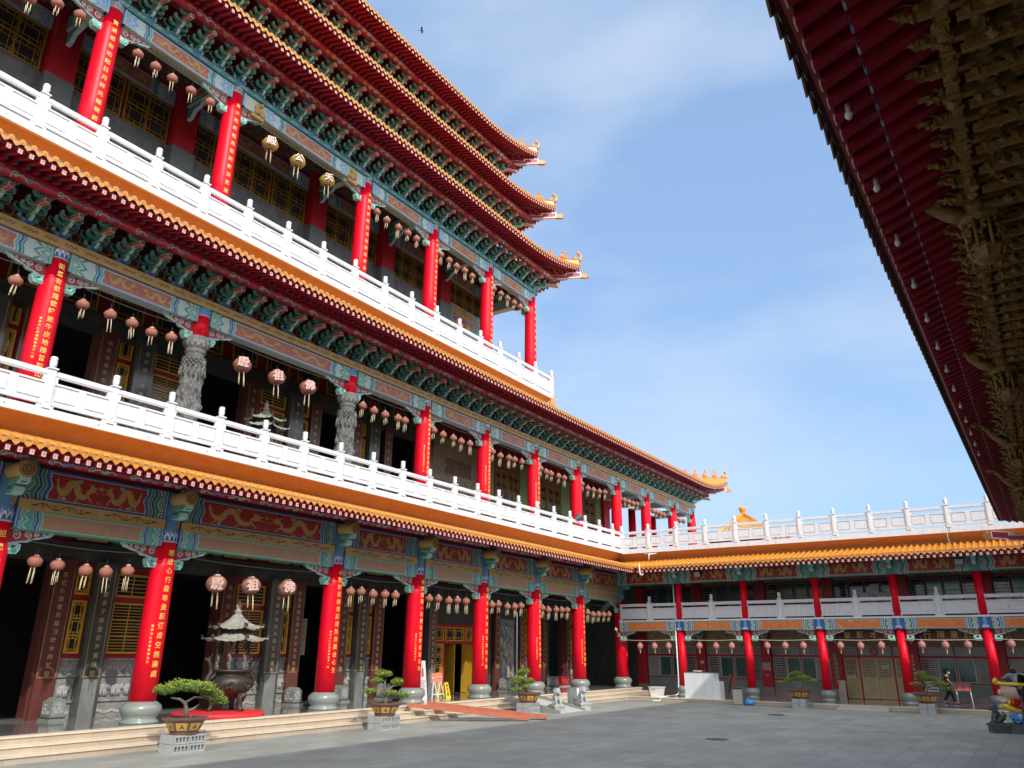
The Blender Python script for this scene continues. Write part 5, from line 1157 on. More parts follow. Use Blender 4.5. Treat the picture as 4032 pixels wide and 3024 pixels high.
# cross beams between columns and rear wall under the balcony
for x in XW[1:]:
    mb = MB(FW); mb.box(x-0.12, x+0.12, WW+0.2, -0.2, 3.3, 3.62, PALE); mb.box(x-0.125, x+0.125, WW+0.5, -0.5, 3.36, 3.56, TEAL); mb.build('cross_beam', wing)
    for sg in (1,):
        mb = MB(FW); mb.prism([(WW+0.22, 3.3),(WW+0.95, 3.3),(WW+0.75,3.15),(WW+0.45,3.1),(WW+0.3,2.9),(WW+0.22,2.9)], x-0.05, x+0.05, PALE, ax='s'); mb.build('carved_corner_bracket', wing)
# ---- upper gallery wall ----
for i, (a, b) in enumerate(zip(IN, IN[1:])):
    x0, x1 = a+0.28, b-0.28; w = (x1-x0)/4
    mb = MB(FW); mb.box(a-0.26, a+0.26, WW-0.05, WW+0.2, 4.12, 7.0, MRED2); mb.build('inner_column', wing)
    for k in range(4): window(FW, wing, x0+w*k+0.03, x0+w*(k+1)-0.03, 4.9 if i != 3 else 4.5, 6.12, WW, fr=WFR2, fw=0.04, nz=2, kind='slats' if k in (0, 3) else 'none', glass=GLASS if k in (0, 3) or i == 3 else TGLASS)
    mb = MB(FW); mb.box(x0, x1, WW-0.05, WW+0.03, 4.12, 4.9 if i != 3 else 4.5, DGREY); mb.build('rendered_dado', wing)
    beam_long(FW, x0, x1, 6.22, 6.75, WW-0.05, WW+0.08, 'dragon2', wing, 'inner_painted_beam')
    if i == 3:
        mb = MB(FW)
        for q, (x, z) in enumerate(((-8.0, 5.15), (-7.15, 5.15), (-7.45, 5.6))): mb.box(x, x+0.42, WW+0.07, WW+0.08, z, z+0.34, PAPER)
        mb.build('paper_notices', wing)
posts = []; 
for k, x in enumerate(XW[:-1]): posts += [x+0.2 if k == 0 else x, {0: -18.72, 1: -15.05, 2: -11.37, 3: -7.65, 4: -4.02}.get(k, (x+XW[k+1])/2)]
posts.append(XW[-1]); 
balustrade(FW, posts, 4.12, 0.05, 'white balustrade of the shaded upper gallery, standing between the slim red columns', 'white stone balustrades', blank=tuple(range(0, len(posts), 2)), zr=(0.92, 0.78, 0.66, 0.08), ptop=1.02)
PW = [-19.88+1.695*k for k in range(20)]
balustrade(FW, PW, 8.05, 0.96, 'long white balustrade on the open roof terrace of the far wing, against the sky', 'white stone balustrades')
# floodlights, pipes
def floodlight(x, z, label, yaw=0.3):
    t = empty('floodlight', label, 'lamp', FW(x, 0.62, z), 'floodlights under the far eave', rz=yaw)
    mb = MB(); mb.box(-0.22, 0.22, -0.05, 0.05, -0.17, 0.17, BLK); mb.build('housing', t)
    mb = MB(); mb.box(-0.18, 0.18, -0.06, -0.052, -0.13, 0.13, LGLS); mb.build('glass', t)
    mb = MB(); mb.tube([(0, 0.05, 0), (0, 0.3, 0.05), (0, 0.4, 0.2)], 0.02, 6, BLK); mb.build('arm', t)
    for o in t.children: pass
    t.rotation_euler = (radians(25), 0, yaw)
BLK = mat('black_metal', (0.02, 0.02, 0.02), 0.4, var=0); LGLS = mat('lamp_glass', (0.42, 0.45, 0.42), 0.15, var=0.2, scale=8); PAPER = mat('white_paper', (0.72, 0.72, 0.70), 0.7, var=0.04)
floodlight(-15.53, 6.5, 'square floodlight hanging before the crimson dragon panel beside the nearest-to-corner slim column', -0.25)
floodlight(-2.83, 6.5, 'square floodlight with cables running down to it, just left of the rightmost slim column', 0.2)
t = tag(MB().mesh, None) if False else None
mb = MB(); mb.tube([(-2.95,41.6,8.0),(-2.9,40.3,7.3),(-2.8,40.2,6.95),(-2.83,41.2,6.75),(-2.83,41.9,6.6)], 0.014, 5, BLK); mb.tube([(-3.05,41.55,8.02),(-2.98,40.32,7.4),(-2.85,40.22,6.9),(-2.8,41.2,6.8)], 0.010, 5, PALE); tag(mb.build('cable'), 'dark cable hanging over the orange eave down to the right floodlight', 'cable')
mb = MB(); mb.tube([(-17.16,42.38,4.05),(-17.16,42.36,1.0),(-17.20,42.34,0.3),(-17.25,42.1,0.22),(-17.3,41.0,0.21),(-17.3,40.1,0.2),(-17.3,40.1,0.05),(-17.6,39.8,0.03)], 0.035, 8, PIPE)
mb.tube([(-17.16,42.38,4.0),(-17.16,42.38,6.1)], 0.03, 8, PIPE); tag(mb.build('drain_pipe'), 'thin white drain pipe running down beside the slim column nearest the main hall', 'pipe')
mb = MB(); mb.tube([(-18.45,41.55,7.74),(-17.67,41.5,7.7),(-17.67,40.4,7.55),(-17.67,40.38,7.22)], 0.03, 8, PIPE); mb.tube([(-18.22,40.26,7.05),(-18.18,40.2,6.7),(-18.15,40.2,6.45),(-18.02,40.2,6.42),(-17.98,40.2,6.5)], 0.035, 8, PIPE); tag(mb.build('overflow_pipe'), 'bent white overflow pipe on the orange tiles at the inner roof corner', 'pipe')
# name boards hanging under the balcony
def sign(x0, x1, z0, z1, text, label, size):
    b = MB(FW); o = -0.9; b.box(x0, x1, o-0.04, o, z0, z1, SIGNR); b.box(x0+0.25, x1-0.25, o, o+0.004, z0+0.04, z0+0.12, GOLD) if size > 0.34 else None
    s = b.build('name_board'); tag(s, label, 'sign', 'name boards of the wing')
    n = len(text); p = (x1-x0-0.5)/n; letters(FW, text, x0+0.25+p/2, (z0+z1)/2+0.03, p, size, lambda s_, z: (s_, o+0.008), s, m=GOLDS, horiz=True, name='gilt_lettering')
SIGNR = mat('maroon_sign_board', (0.13, 0.012, 0.018), 0.5, var=0.1); GOLDS = mat('gilt_sign_letter', (0.75, 0.52, 0.16), 0.4, var=0)
sign(-9.0, -6.05, 3.02, 3.52, '望願才高', 'maroon name board with four gold characters hanging over the tan doors', 0.34)
sign(-5.35, -2.55, 2.98, 3.56, '行琦意於', 'dark maroon name board over the windows right of the tan doors, largest gold characters', 0.36)
# couplets and posters on piers
for x, t, lb in ((-9.62, '普門慈濟渡眾生', 'narrow brown couplet strip with gold writing on the pier left of the tan doors'), (-5.9, '善心廣積福田深', 'narrow red couplet strip with faded writing on the pier right of the tan doors')):
    b = MB(FW); b.box(x-0.12, x+0.12, WW+0.22, WW+0.25, 0.9, 2.45, COUP if x < -8 else MRED2); s = b.build('couplet_strip'); tag(s, lb, 'sign')
    letters(FW, t, x, 2.3, 0.21, 0.15, lambda s_, z: (s_, WW+0.255), s, m=GOLDT)

# =============== HALL OPPOSITE, seen from under its eave ===============
opp = empty('opposite_hall', 'dark hall at the right edge whose red rafters and gilded brackets hang overhead', 'temple')
XO = 1.0
OBROWN = mat('dark_brown_timber', (0.05, 0.022, 0.01), 0.6); BULB = mat('milky_bulb_glass', (0.62, 0.58, 0.54), 0.25, var=0)
def FO(s, o, z): return (XO-o, s, z)
def FOE(s, o, z): return (XO+s, 34.8+o, z)
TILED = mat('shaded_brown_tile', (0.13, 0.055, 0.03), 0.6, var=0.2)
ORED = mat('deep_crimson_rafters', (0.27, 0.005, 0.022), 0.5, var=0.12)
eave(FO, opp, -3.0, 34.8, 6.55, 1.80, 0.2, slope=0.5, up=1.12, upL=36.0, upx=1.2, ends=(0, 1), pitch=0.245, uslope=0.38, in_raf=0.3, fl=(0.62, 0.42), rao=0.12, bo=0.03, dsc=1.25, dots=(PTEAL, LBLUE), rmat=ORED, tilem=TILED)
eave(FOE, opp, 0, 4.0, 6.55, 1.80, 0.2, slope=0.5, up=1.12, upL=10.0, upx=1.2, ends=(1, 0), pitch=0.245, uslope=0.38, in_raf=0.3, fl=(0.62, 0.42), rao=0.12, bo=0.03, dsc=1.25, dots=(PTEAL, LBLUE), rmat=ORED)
hip(XO, 34.8, 6.55, 1.12, 9.0, 1.80, 0.1, 3.0, opp, 0, sx=-1)
# gilded lattice of brackets
rnd = random.Random(11)
for k, (o, z, w, h) in enumerate(((0.86, 6.50, 0.07, 0.16), (0.64, 6.54, 0.07, 0.16), (0.42, 6.52, 0.07, 0.16), (0.20, 6.50, 0.07, 0.16))):
    mb = MB(FO); mb.box(-3, 34.5, o-w/2, o+w/2, z-h/2, z+h/2, GLD2)
    s = 3.0
    while s < 30:       # pierced carving hung along the beam
        for j in range(2): mb.blob((s+rnd.random()*0.1, o+(rnd.random()-0.5)*0.06, z-h/2-0.02+rnd.random()*h), (0.05+rnd.random()*0.04, 0.055, 0.03+rnd.random()*0.03), GLD2, 6, 0.8, int(s*10))
        mb.box(s+0.1, s+0.13, o-w*0.7, o+w*0.7, z-h*0.6, z+h*0.55, GLD2); s += 0.17
    mb.build('carved_gilt_beam', opp)
s = 3.2; n = 0
while s < 30:
    mb = MB(FO); L = 1.01+0.05*(n % 2); z = 6.50
    mb.box(s-0.03, s+0.03, 0.0, L-0.06, z-0.06, z+0.05, GLD2)
    for j in range(7): mb.blob((s+(rnd.random()-0.5)*0.04, L-0.26+0.045*j, z+0.02*sin(j*2.2)), (0.045, 0.04, 0.055-0.003*j), GLD2, 6, 0.9, j+n)
    mb.blob((s, L+0.05, z+0.03), (0.03, 0.06, 0.03), GLD2, 6, 0.8, n)
    mb.tube([(s, L-0.1, z+0.04), (s, L, z+0.10), (s, L+0.07, z+0.09)], [0.02, 0.015, 0.008], 5, GLD2)
    mb.box(s-0.02, s+0.02, 0.1, 0.78, z-0.18, z-0.12, GLD2)
    for j in range(6): mb.blob((s+(rnd.random()-0.5)*0.05, 0.15+0.11*j, z-0.12), (0.04, 0.05, 0.05), GLD2, 6, 0.9, j)
    mb.build('gilt_bracket_arm', opp); s += 0.34; n += 1
def lantern_post(s, z=6.2, o=0.83):
    mb = MB(FO); c = (s, o, z-0.30)
    mb.lathe(c, [(0.05,-0.06),(0.12,-0.03),(0.15,0.02),(0.17,0.06),(0.16,0.09)], 8, GLD2, sm=False)
    mb.lathe(c, [(0.155,0.34),(0.20,0.38),(0.19,0.42),(0.10,0.46)], 8, GLD2, sm=False); mb.lathe(c, [(0.11,0.08),(0.11,0.36)], 8, DARK, sm=False)
    for k in range(8):
        a = 2*pi*(k+0.5)/8; p = (c[0]+0.155*cos(a), c[1]+0.155*sin(a)); mb.tube([(p[0], p[1], c[2]+0.06), (p[0], p[1], c[2]+0.36)], 0.018, 5, GLD2)
        a = 2*pi*k/8
        for j in range(5): mb.blob((c[0]+0.135*cos(a)+(rnd.random()-0.5)*0.06, c[1]+0.135*sin(a)+(rnd.random()-0.5)*0.06, c[2]+0.10+0.055*j), (0.03, 0.03, 0.025), GLD2, 5, 0.8, j)
        mb.tube([(c[0]+0.15*cos(a), c[1]+0.15*sin(a), c[2]+0.05), (c[0]+0.20*cos(a), c[1]+0.20*sin(a), c[2]-0.0), (c[0]+0.17*cos(a), c[1]+0.17*sin(a), c[2]-0.05)], 0.012, 4, GLD2)
    mb.tube([(s, o, z+0.15), (s, o, z+0.75)], [0.12, 0.14], 8, GLD2)
    # dragon curling outwards and up
    P = [(s, o+0.10, z+0.14), (s-0.02, o+0.25, z+0.22), (s+0.03, o+0.38, z+0.36), (s-0.02, o+0.46, z+0.52), (s, o+0.58, z+0.60)]
    mb.tube(P, [0.07, 0.075, 0.06, 0.05, 0.05], 8, GLD2); mb.blob((s, o+0.62, z+0.62), (0.06, 0.10, 0.06), GLD2, 8, 0.7, 2)
    for j in range(8): t = j/7; mb.blob((s+(rnd.random()-0.5)*0.1, o+0.12+0.42*t, z+0.16+0.40*t), (0.05, 0.05, 0.05), GLD2, 6, 0.9, j)
    mb.build('hanging_lantern_post', opp)
for s in (2.9, 7.75, 12.65, 17.7, 22.7): lantern_post(s)
mb = MB(FO); mb.box(-3, 34.5, -0.05, 0.1, 6.7, 7.8, OBROWN); mb.box(-3, 34.5, -3.0, 0.0, 6.3, 6.4, OBROWN); mb.build('upper_wall', opp)
for y in (-2.2, 2.8, 7.75, 12.65, 17.7, 22.7, 27.7, 33.0): column(FO, opp, y, 0.8, 6.6, 0.3, 0.26, o=0.0, ring=False, mt=DRED, n=14)
mb = MB(FO); mb.box(-6, 34.5, -20, 1.15, 0.02, 0.80, STEP); mb.build('raised_platform', opp)
mb = MB(FO); mb.box(-6, 34.0, -20, -3.0, 0.8, 6.5, DRED); mb.build('hall_wall', opp)
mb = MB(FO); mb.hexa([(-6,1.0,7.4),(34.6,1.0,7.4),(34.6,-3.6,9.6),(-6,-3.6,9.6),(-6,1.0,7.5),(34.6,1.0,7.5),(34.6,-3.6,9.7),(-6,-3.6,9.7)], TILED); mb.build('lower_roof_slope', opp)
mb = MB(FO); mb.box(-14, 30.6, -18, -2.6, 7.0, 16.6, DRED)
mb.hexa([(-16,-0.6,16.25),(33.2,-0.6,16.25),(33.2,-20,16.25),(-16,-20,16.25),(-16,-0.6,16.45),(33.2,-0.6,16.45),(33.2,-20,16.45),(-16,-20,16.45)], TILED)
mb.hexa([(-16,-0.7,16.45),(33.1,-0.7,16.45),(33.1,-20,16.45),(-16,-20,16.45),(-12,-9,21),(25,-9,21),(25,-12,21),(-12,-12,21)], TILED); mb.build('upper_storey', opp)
# bulbs under the rafters
for k in range(13):
    s = 5.55+1.245*k; S0_ = (s-0.6)/36; zc = 6.55+1.12*max(0, S0_)**1.2; z = zc-0.15+0.23*0.38-0.12
    t = empty('eave_bulb', None, 'bulb', FO(s, 1.57, z), 'bulbs under the near red rafters')
    t['label'] = '%s globe bulb from the top under the dark red rafters at right' % ['first','second','third','fourth','fifth','sixth','seventh','eighth','ninth','tenth','eleventh','twelfth','thirteenth'][k]
    mb = MB(); mb.tube([(0.0,0,-0.02),(0,0,-0.09)], [0.02, 0.018], 8, WFR); mb.build('socket', t)
    mb = MB(); mb.lathe((0,0,-0.13), [(0.0,-0.03),(0.02,-0.024),(0.032,0),(0.028,0.025),(0.016,0.05),(0.016,0.06)], 10, BULB); mb.build('globe', t)
LN1 = [[(9.78,4.45),(10.34,4.41),(11.08,4.34),(11.64,4.35),(12.24,4.43)],[(15.13,4.29),(16.42,4.32),(17.89,4.35)],[(20.82,4.42),(21.37,4.45),(22.01,4.4),(22.66,4.43),(23.25,4.43)],[(25.31,4.42),(25.91,4.45),(26.62,4.41),(27.21,4.46),(27.84,4.45)],[(29.8,4.4),(30.32,4.45),(31.07,4.38),(31.7,4.41),(32.25,4.48)],[(34.22,4.46),(34.81,4.4),(35.56,4.45),(36.15,4.46),(36.73,4.48)],[(38.98,4.45),(39.64,4.37),(40.28,4.39),(40.93,4.41),(41.56,4.45)]]
LN2 = [[(7.87,11.47)],[(9.64,11.48),(10.44,11.48),(11.11,11.46),(11.74,11.39),(12.39,11.46)],[(15.04,11.39),(16.49,11.39),(17.92,11.42)],[(20.74,11.48),(21.39,11.45),(22.04,11.45),(22.82,11.5),(23.25,11.5)],[(25.16,11.53),(25.82,11.49),(26.56,11.5),(27.15,11.48),(27.82,11.52)],[(29.66,11.53),(30.34,11.47),(31.11,11.53),(31.62,11.54),(32.29,11.56)],[(34.11,11.57),(34.71,11.51),(35.2,11.49),(36.01,11.51),(36.65,11.53)],[(38.7,11.55),(39.4,11.42),(40.1,11.43),(40.87,11.48),(41.58,11.56)],[(43.69,11.51),(44.31,11.5),(44.96,11.52),(45.6,11.5),(46.19,11.55)],[(48.09,11.51),(48.8,11.48),(49.39,11.5),(50.05,11.5),(50.66,11.48)],[(52.9,11.58),(53.55,11.48),(54.28,11.54)]]
LN3 = [[(6.53,19.77),(7.22,20.2),(7.86,20.3)],[(9.72,20.27),(10.34,20.24),(10.95,20.21),(11.65,20.21),(12.39,20.24)],[(15.0,20.14),(16.32,20.17),(17.85,20.17)],[(20.74,20.24),(21.37,20.16),(22.13,20.17),(22.76,20.19),(23.37,20.2)],[(25.13,20.2),(25.79,20.19),(26.37,20.12),(27.04,20.18),(27.66,20.14)],[(29.53,20.22),(30.21,20.21),(30.83,20.19),(31.48,20.19),(32.09,20.19)]]
LNW = [(-19.36,2.73),(-18.48,2.73),(-17.64,2.74),(-15.86,2.75),(-14.93,2.74),(-14.07,2.75),(-12.19,2.76),(-11.28,2.77),(-10.38,2.77),(-8.6,2.78),(-7.67,2.77),(-6.74,2.79),(-4.98,2.82),(-4.0,2.81),(-3.09,2.82),(-1.4,2.87)]
# =============== LANTERNS ===============
ORD = ['first','second','third','fourth','fifth','sixth','seventh','eighth','ninth','tenth','eleventh','twelfth']
KIDS = {}
def note(root):
    KIDS[root] = list(root.children)
    for c in root.children: note(c)
def make_lantern(name, r, cloth, hk=0.72, tl=0.38, card=None, round_=False):
    t = empty(name, 'x', 'lantern'); n = 16
    def wob(a, j): return 1+0.035*cos(8*a)
    mb = MB(); h = r*hk
    prof = [(r*0.42, -h), (r*0.62, -h*0.92), (r*0.86, -h*0.62), (r, -h*0.1), (r*0.97, h*0.25), (r*0.78, h*0.68), (r*0.5, h*0.94), (r*0.34, h)]
    mb.lathe((0,0,0), prof, n, cloth, wob=wob); mb.build('cloth_body', t)
    mb = MB(); mb.lathe((0,0,0), [(r*0.36, h), (r*0.36, h+0.035), (r*0.25, h+0.04)], 10, CARDM if not round_ else GOLD); mb.lathe((0,0,0), [(r*0.34,-h-0.07),(r*0.38,-h-0.02),(r*0.42,-h)], 10, DRED if not round_ else GOLD)
    mb.tube([(0,0,h+0.03),(0.02,0,h+0.12),(0,0,h+0.20)], 0.008, 5, WIRE); mb.build('rim', t)
    mb = MB()
    if round_: mb.tube([(0,0,-h-0.05),(0,0,-h-0.14)], [0.02,0.035], 6, TASS); mb.tube([(0,0,-h-0.14),(0,0,-h-0.14-tl)], [0.02,0.008], 6, TASS)
    else:
        rr = random.Random(int(r*1000)+int(tl*100))
        for k in range(4): a = pi/2*k+0.5; q = r*0.33; mb.tube([(q*cos(a),q*sin(a),-h-0.02),(q*cos(a)*1.15,q*sin(a)*1.15,-h-0.02-tl*(0.8+0.3*rr.random()))], 0.011, 5, TASS)
    mb.build('tassels', t)
    if card:
        co = None
        for off, x_, m_ in ((0.035, r*1.02, CARDM if cloth is not LANTG else PANELR), (0.0, r*1.05, WHITE2 if cloth is LANTG else PINK)):
            V, F = glyph(card, off); mb = MB()
            for a, b in V: mb.P((x_, a*0.36, b*0.36))
            for f in F: mb.face(f, m_)
            o_ = mb.build('character_card' if co is None else 'character', co or t); co = co or o_
    note(t); return t
protoA = {}
def put_lantern(key, mk, loc, label, group, rz):
    if key not in protoA: t = mk(); protoA[key] = t; t.location = loc; t['label'] = label
    else: t = copy_tree(protoA[key], KIDS, loc, label)
    t['group'] = group; t.rotation_euler = (random.uniform(-0.08,0.08), random.uniform(-0.08,0.08), rz); return t
BAYN = {1: 'leftmost bay', 2: 'second bay', 3: 'wide middle bay', 4: 'fourth bay', 5: 'fifth bay', 6: 'sixth bay', 7: 'seventh bay', 8: 'eighth bay', 9: 'ninth bay', 10: 'tenth bay', 11: 'far end bay'}
def cable(T, pts, label, r=0.014, m=None):
    mb = MB(T); mb.tube(pts, r, 5, m or WIRE); tag(mb.build('lantern_cable'), label, 'cable', 'cables carrying the lanterns')
for fl, (LN, i0, nm, cloth, zdrop) in enumerate(((LN1, 2, 'ground floor', LANT, 0.30), (LN2, 1, 'second floor', LANT, 0.30), (LN3, 1, 'third floor', LANT, 0.30))):
    for j, bay in enumerate(LN):
        i = i0+j; a, b = (YC[i], YC[i+1]) if fl < 2 else (C3[i], C3[i+1]); ns = BAYN[j+(2 if fl == 0 else 1)]
        big = abs(b-a-6.67) < 0.2
        for k, (y, z) in enumerate(bay):
            rz = random.uniform(-0.4, 0.4)
            if big:
                card = {0: '殿祖佛', 1: '殿祖佛', 2: '殿公天'}[fl][k]; cl = {0: LANTB, 1: LANT, 2: LANTG}[fl]
                put_lantern('big%d%d' % (fl, k), lambda: make_lantern('character_lantern', 0.30, cl, 0.78, 0.48, card), (XC, y, z), '%s big %s lantern with a character card, %s, %s' % (ORD[k], {0:'dusty brown',1:'terracotta',2:'old gold'}[fl], nm, ns), 'large character lanterns', -0.5)
            else:
                var = random.randrange(3)
                put_lantern('small%d' % var, lambda: make_lantern('hanging_lantern', 0.172, LANT, 0.74, [0.28,0.34,0.42][var]), (XC, y, z), '%s of the terracotta lanterns on the %s, %s' % (ORD[k], nm, ns), 'terracotta lanterns of the %s' % nm, rz)
        zz = max(p[1] for p in bay)+(0.38 if not big else 0.50)
        pts = []; N = 12; sag = 0.10 if fl < 2 else 0.22
        for k in range(N+1):
            u = k/N; y = a+0.25+(b-a-0.5)*u; pts.append((y, 0.0, zz+0.05+sag*(2*u-1)**2))
        cable(FM, pts, 'cable for the lanterns of the %s, %s' % (nm, ns))
wi = 0
for k, (x, z) in enumerate(LNW):
    bay = 0
    while bay+1 < len(XW) and x > XW[bay+1]: bay += 1
    if k == 0 or bay != lastb: wi = 0
    lastb = bay
    put_lantern('round', lambda: make_lantern('round_lantern', 0.165, LANTP, 0.95, 0.12, None, True), (x, 42.4, z), '%s small pink round lantern in bay %s of the far wing' % (ORD[wi], ['one','two','three','four','five','six','seven'][bay]), 'pink round lanterns of the wing', random.uniform(0, 3)); wi += 1
for b, (x0, x1) in enumerate(zip(XW[:6], XW[1:7])):
    cable(FW, [(x0+0.2+(x1-x0-0.4)*u/8, 0.2, 3.02+0.06*(u/4-1)**2) for u in range(9)], 'pale cable for the pink lanterns in bay %s of the far wing' % ['one','two','three','four','five','six'][b], 0.016, CREAM)
# =============== THINGS IN THE COURT ===============
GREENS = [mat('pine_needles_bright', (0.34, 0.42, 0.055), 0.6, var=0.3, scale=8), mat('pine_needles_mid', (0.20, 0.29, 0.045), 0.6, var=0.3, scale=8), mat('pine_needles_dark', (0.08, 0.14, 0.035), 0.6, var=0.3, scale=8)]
BARK = mat('bark', (0.19, 0.16, 0.13), 0.85, var=0.35, scale=14, bump=0.7, bscale=40); POTR = mat('glazed_pot_mauve_brown', (0.17, 0.085, 0.075), 0.35, var=0.15, scale=9); POTY = mat('glazed_pot_yellow', (0.60, 0.36, 0.06), 0.35, var=0.2, scale=12); CONC = mat('pierced_concrete', (0.36, 0.37, 0.36), 0.8, var=0.12, scale=9); SOIL = mat('potting_soil', (0.06, 0.045, 0.03), 0.95)
SHORT = {1: 'wide flat pine nearest the camera', 2: 'pine with five separate pads', 3: 'bushy pine behind the orange ramps', 4: 'spreading pine left of the far entrance ramp', 5: 'layered pine beside the walking person'}
def bonsai(loc, label, trunk, pads, seed, rz=0.0, k=1.0):
    rr = random.Random(seed)
    t = empty('bonsai_pine', label, 'bonsai', (loc[0], loc[1], loc[2]+0.80), 'bonsai pines around the court', rz)
    mb = MB()
    for p, r in trunk: mb.tube(p, r, 8, BARK)
    mb.build('trunk', t)
    mb = MB()
    for (x, y, z, rx, ry, rz_) in pads:
        n = int(2000*rx*ry*6*k)
        for _ in range(n):
            while True:
                a, b, c = rr.uniform(-1,1), rr.uniform(-1,1), rr.uniform(-1,1)
                if a*a+b*b+c*c < 1: break
            lump = mnoise.noise(Vector((x+a*rx*3.0, y+b*ry*3.0, z+c*2))*2.2)
            if lump < -0.18: continue
            px, py, pz = x+a*rx, y+b*ry, z+c*rz_*(0.7+0.5*lump)+0.06*lump
            d = Vector((rr.uniform(-1,1), rr.uniform(-1,1), rr.uniform(0.0,1.3))).normalized(); L = rr.uniform(0.035, 0.075); w = 0.013
            s_ = d.cross(Vector((rr.random(), rr.random(), rr.random()))).normalized()*w; o = Vector((px, py, pz))
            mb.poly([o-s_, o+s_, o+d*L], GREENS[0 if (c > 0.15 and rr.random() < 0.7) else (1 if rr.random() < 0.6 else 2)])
            if rr.random() < 0.5: e = Vector((rr.uniform(-1,1), rr.uniform(-1,1), rr.uniform(-0.2,1))).normalized(); mb.poly([o-s_, o+s_, o+e*L], GREENS[1])
    for (x, y, z, rx, ry, rz_) in pads:
        for _ in range(5): mb.tube([(x*0.75, y*0.75, z-0.06), (x+rr.uniform(-rx,rx)*0.8, y+rr.uniform(-ry,ry)*0.8, z+rr.uniform(-0.3,0.6)*rz_)], [0.012, 0.004], 4, BARK)
    mb.build('foliage', t)
    # octagonal glazed pot
    q = empty('plant_pot', 'octagonal brown pot with yellow panels holding the '+SHORT[seed], 'pot', (loc[0], loc[1], loc[2]+0.40), 'glazed octagonal pots', rz+pi/8)
    mb = MB(); mb.lathe((0,0,0), [(0.34,0),(0.36,0.03),(0.33,0.05),(0.36,0.08),(0.49,0.31),(0.56,0.35),(0.57,0.39),(0.50,0.40),(0.47,0.36),(0.0,0.37)], 8, [POTR,POTR,POTR,POTR,POTR,POTR,POTR,POTR,SOIL], sm=False); pb = mb.build('pot_body', q)
    mb = MB()
    for k_ in range(8):
        a0, a1 = 2*pi*k_/8, 2*pi*(k_+1)/8
        def W(u, v, e=0.008):
            r = 0.36+(0.49-0.36)*v+e; A = Vector((r*cos(a0), r*sin(a0), 0)); B = Vector((r*cos(a1), r*sin(a1), 0)); p = A.lerp(B, u); return (p.x, p.y, 0.08+0.23*v)
        mb.poly([W(0.12,0.12), W(0.88,0.12), W(0.88,0.86), W(0.12,0.86)], POTY)
        mb.poly([W(0.28,0.25,0.012), W(0.5,0.33,0.012), W(0.72,0.24,0.012), W(0.66,0.45,0.012), W(0.5,0.75,0.012), W(0.42,0.5,0.012)], POTR)
    mb.build('picture_panels', pb)
    s = empty('pierced_block_stand', 'pierced grey concrete blocks stacked under the '+SHORT[seed], 'plinth', loc, 'pierced concrete stands', rz)
    mb = MB()
    for z0 in (0.0, 0.205):
        e = 0.01 if z0 else 0.0
        for y0, y1 in ((-0.44+e, -0.01), (0.01, 0.44-e)):
            for x0, x1 in ((-0.30,-0.01),(0.01,0.30)):
                mb.box(x0, x1, y0, y1, z0, z0+0.04, CONC); mb.box(x0, x1, y0, y1, z0+0.155, z0+0.195, CONC)
                n = 4
                for j in range(n+1):
                    yy = y0+(y1-y0-0.03)*j/n; mb.box(x0, x1, yy, yy+0.03, z0+0.04, z0+0.155, CONC)
    mb.build('blocks', s)
    return t
PX = -18.35
RAMPC = mat('smooth_concrete', (0.44, 0.43, 0.39), 0.7, var=0.1)
PANELW = mat('white_laminate', (0.72, 0.74, 0.75), 0.4, var=0.03); WFRG = mat('galvanised_grey', (0.22, 0.23, 0.23), 0.45, metal=0.3, var=0.15); BLUEB = mat('blue_plastic', (0.08, 0.32, 0.75), 0.35, var=0.15, scale=9); ROSEB = mat('faded_red_board', (0.38, 0.10, 0.09), 0.6, var=0.25, scale=6)
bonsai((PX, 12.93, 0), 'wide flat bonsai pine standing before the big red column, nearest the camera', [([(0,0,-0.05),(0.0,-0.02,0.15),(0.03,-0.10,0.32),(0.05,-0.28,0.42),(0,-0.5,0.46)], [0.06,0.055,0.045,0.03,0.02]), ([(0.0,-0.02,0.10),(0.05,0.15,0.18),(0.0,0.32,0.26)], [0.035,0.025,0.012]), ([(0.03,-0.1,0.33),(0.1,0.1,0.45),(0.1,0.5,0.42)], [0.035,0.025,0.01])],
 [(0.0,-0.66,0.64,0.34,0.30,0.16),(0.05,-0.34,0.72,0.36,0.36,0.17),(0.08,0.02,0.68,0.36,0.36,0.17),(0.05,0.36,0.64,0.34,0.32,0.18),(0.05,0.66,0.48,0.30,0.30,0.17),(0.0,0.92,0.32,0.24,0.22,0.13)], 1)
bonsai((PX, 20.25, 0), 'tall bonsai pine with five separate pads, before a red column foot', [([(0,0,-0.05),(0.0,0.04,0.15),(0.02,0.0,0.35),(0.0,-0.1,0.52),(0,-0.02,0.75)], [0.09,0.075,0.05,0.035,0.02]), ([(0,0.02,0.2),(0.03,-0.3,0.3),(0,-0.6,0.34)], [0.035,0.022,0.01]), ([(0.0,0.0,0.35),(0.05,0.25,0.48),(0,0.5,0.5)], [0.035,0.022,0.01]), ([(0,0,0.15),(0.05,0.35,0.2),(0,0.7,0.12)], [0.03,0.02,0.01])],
 [(0,-0.15,0.86,0.26,0.34,0.13),(0.02,-0.45,0.66,0.2,0.28,0.1),(0,-0.72,0.36,0.22,0.3,0.1),(0,0.5,0.58,0.2,0.24,0.16),(0,0.12,0.27,0.25,0.35,0.09),(0,0.75,0.18,0.24,0.34,0.12)], 2)
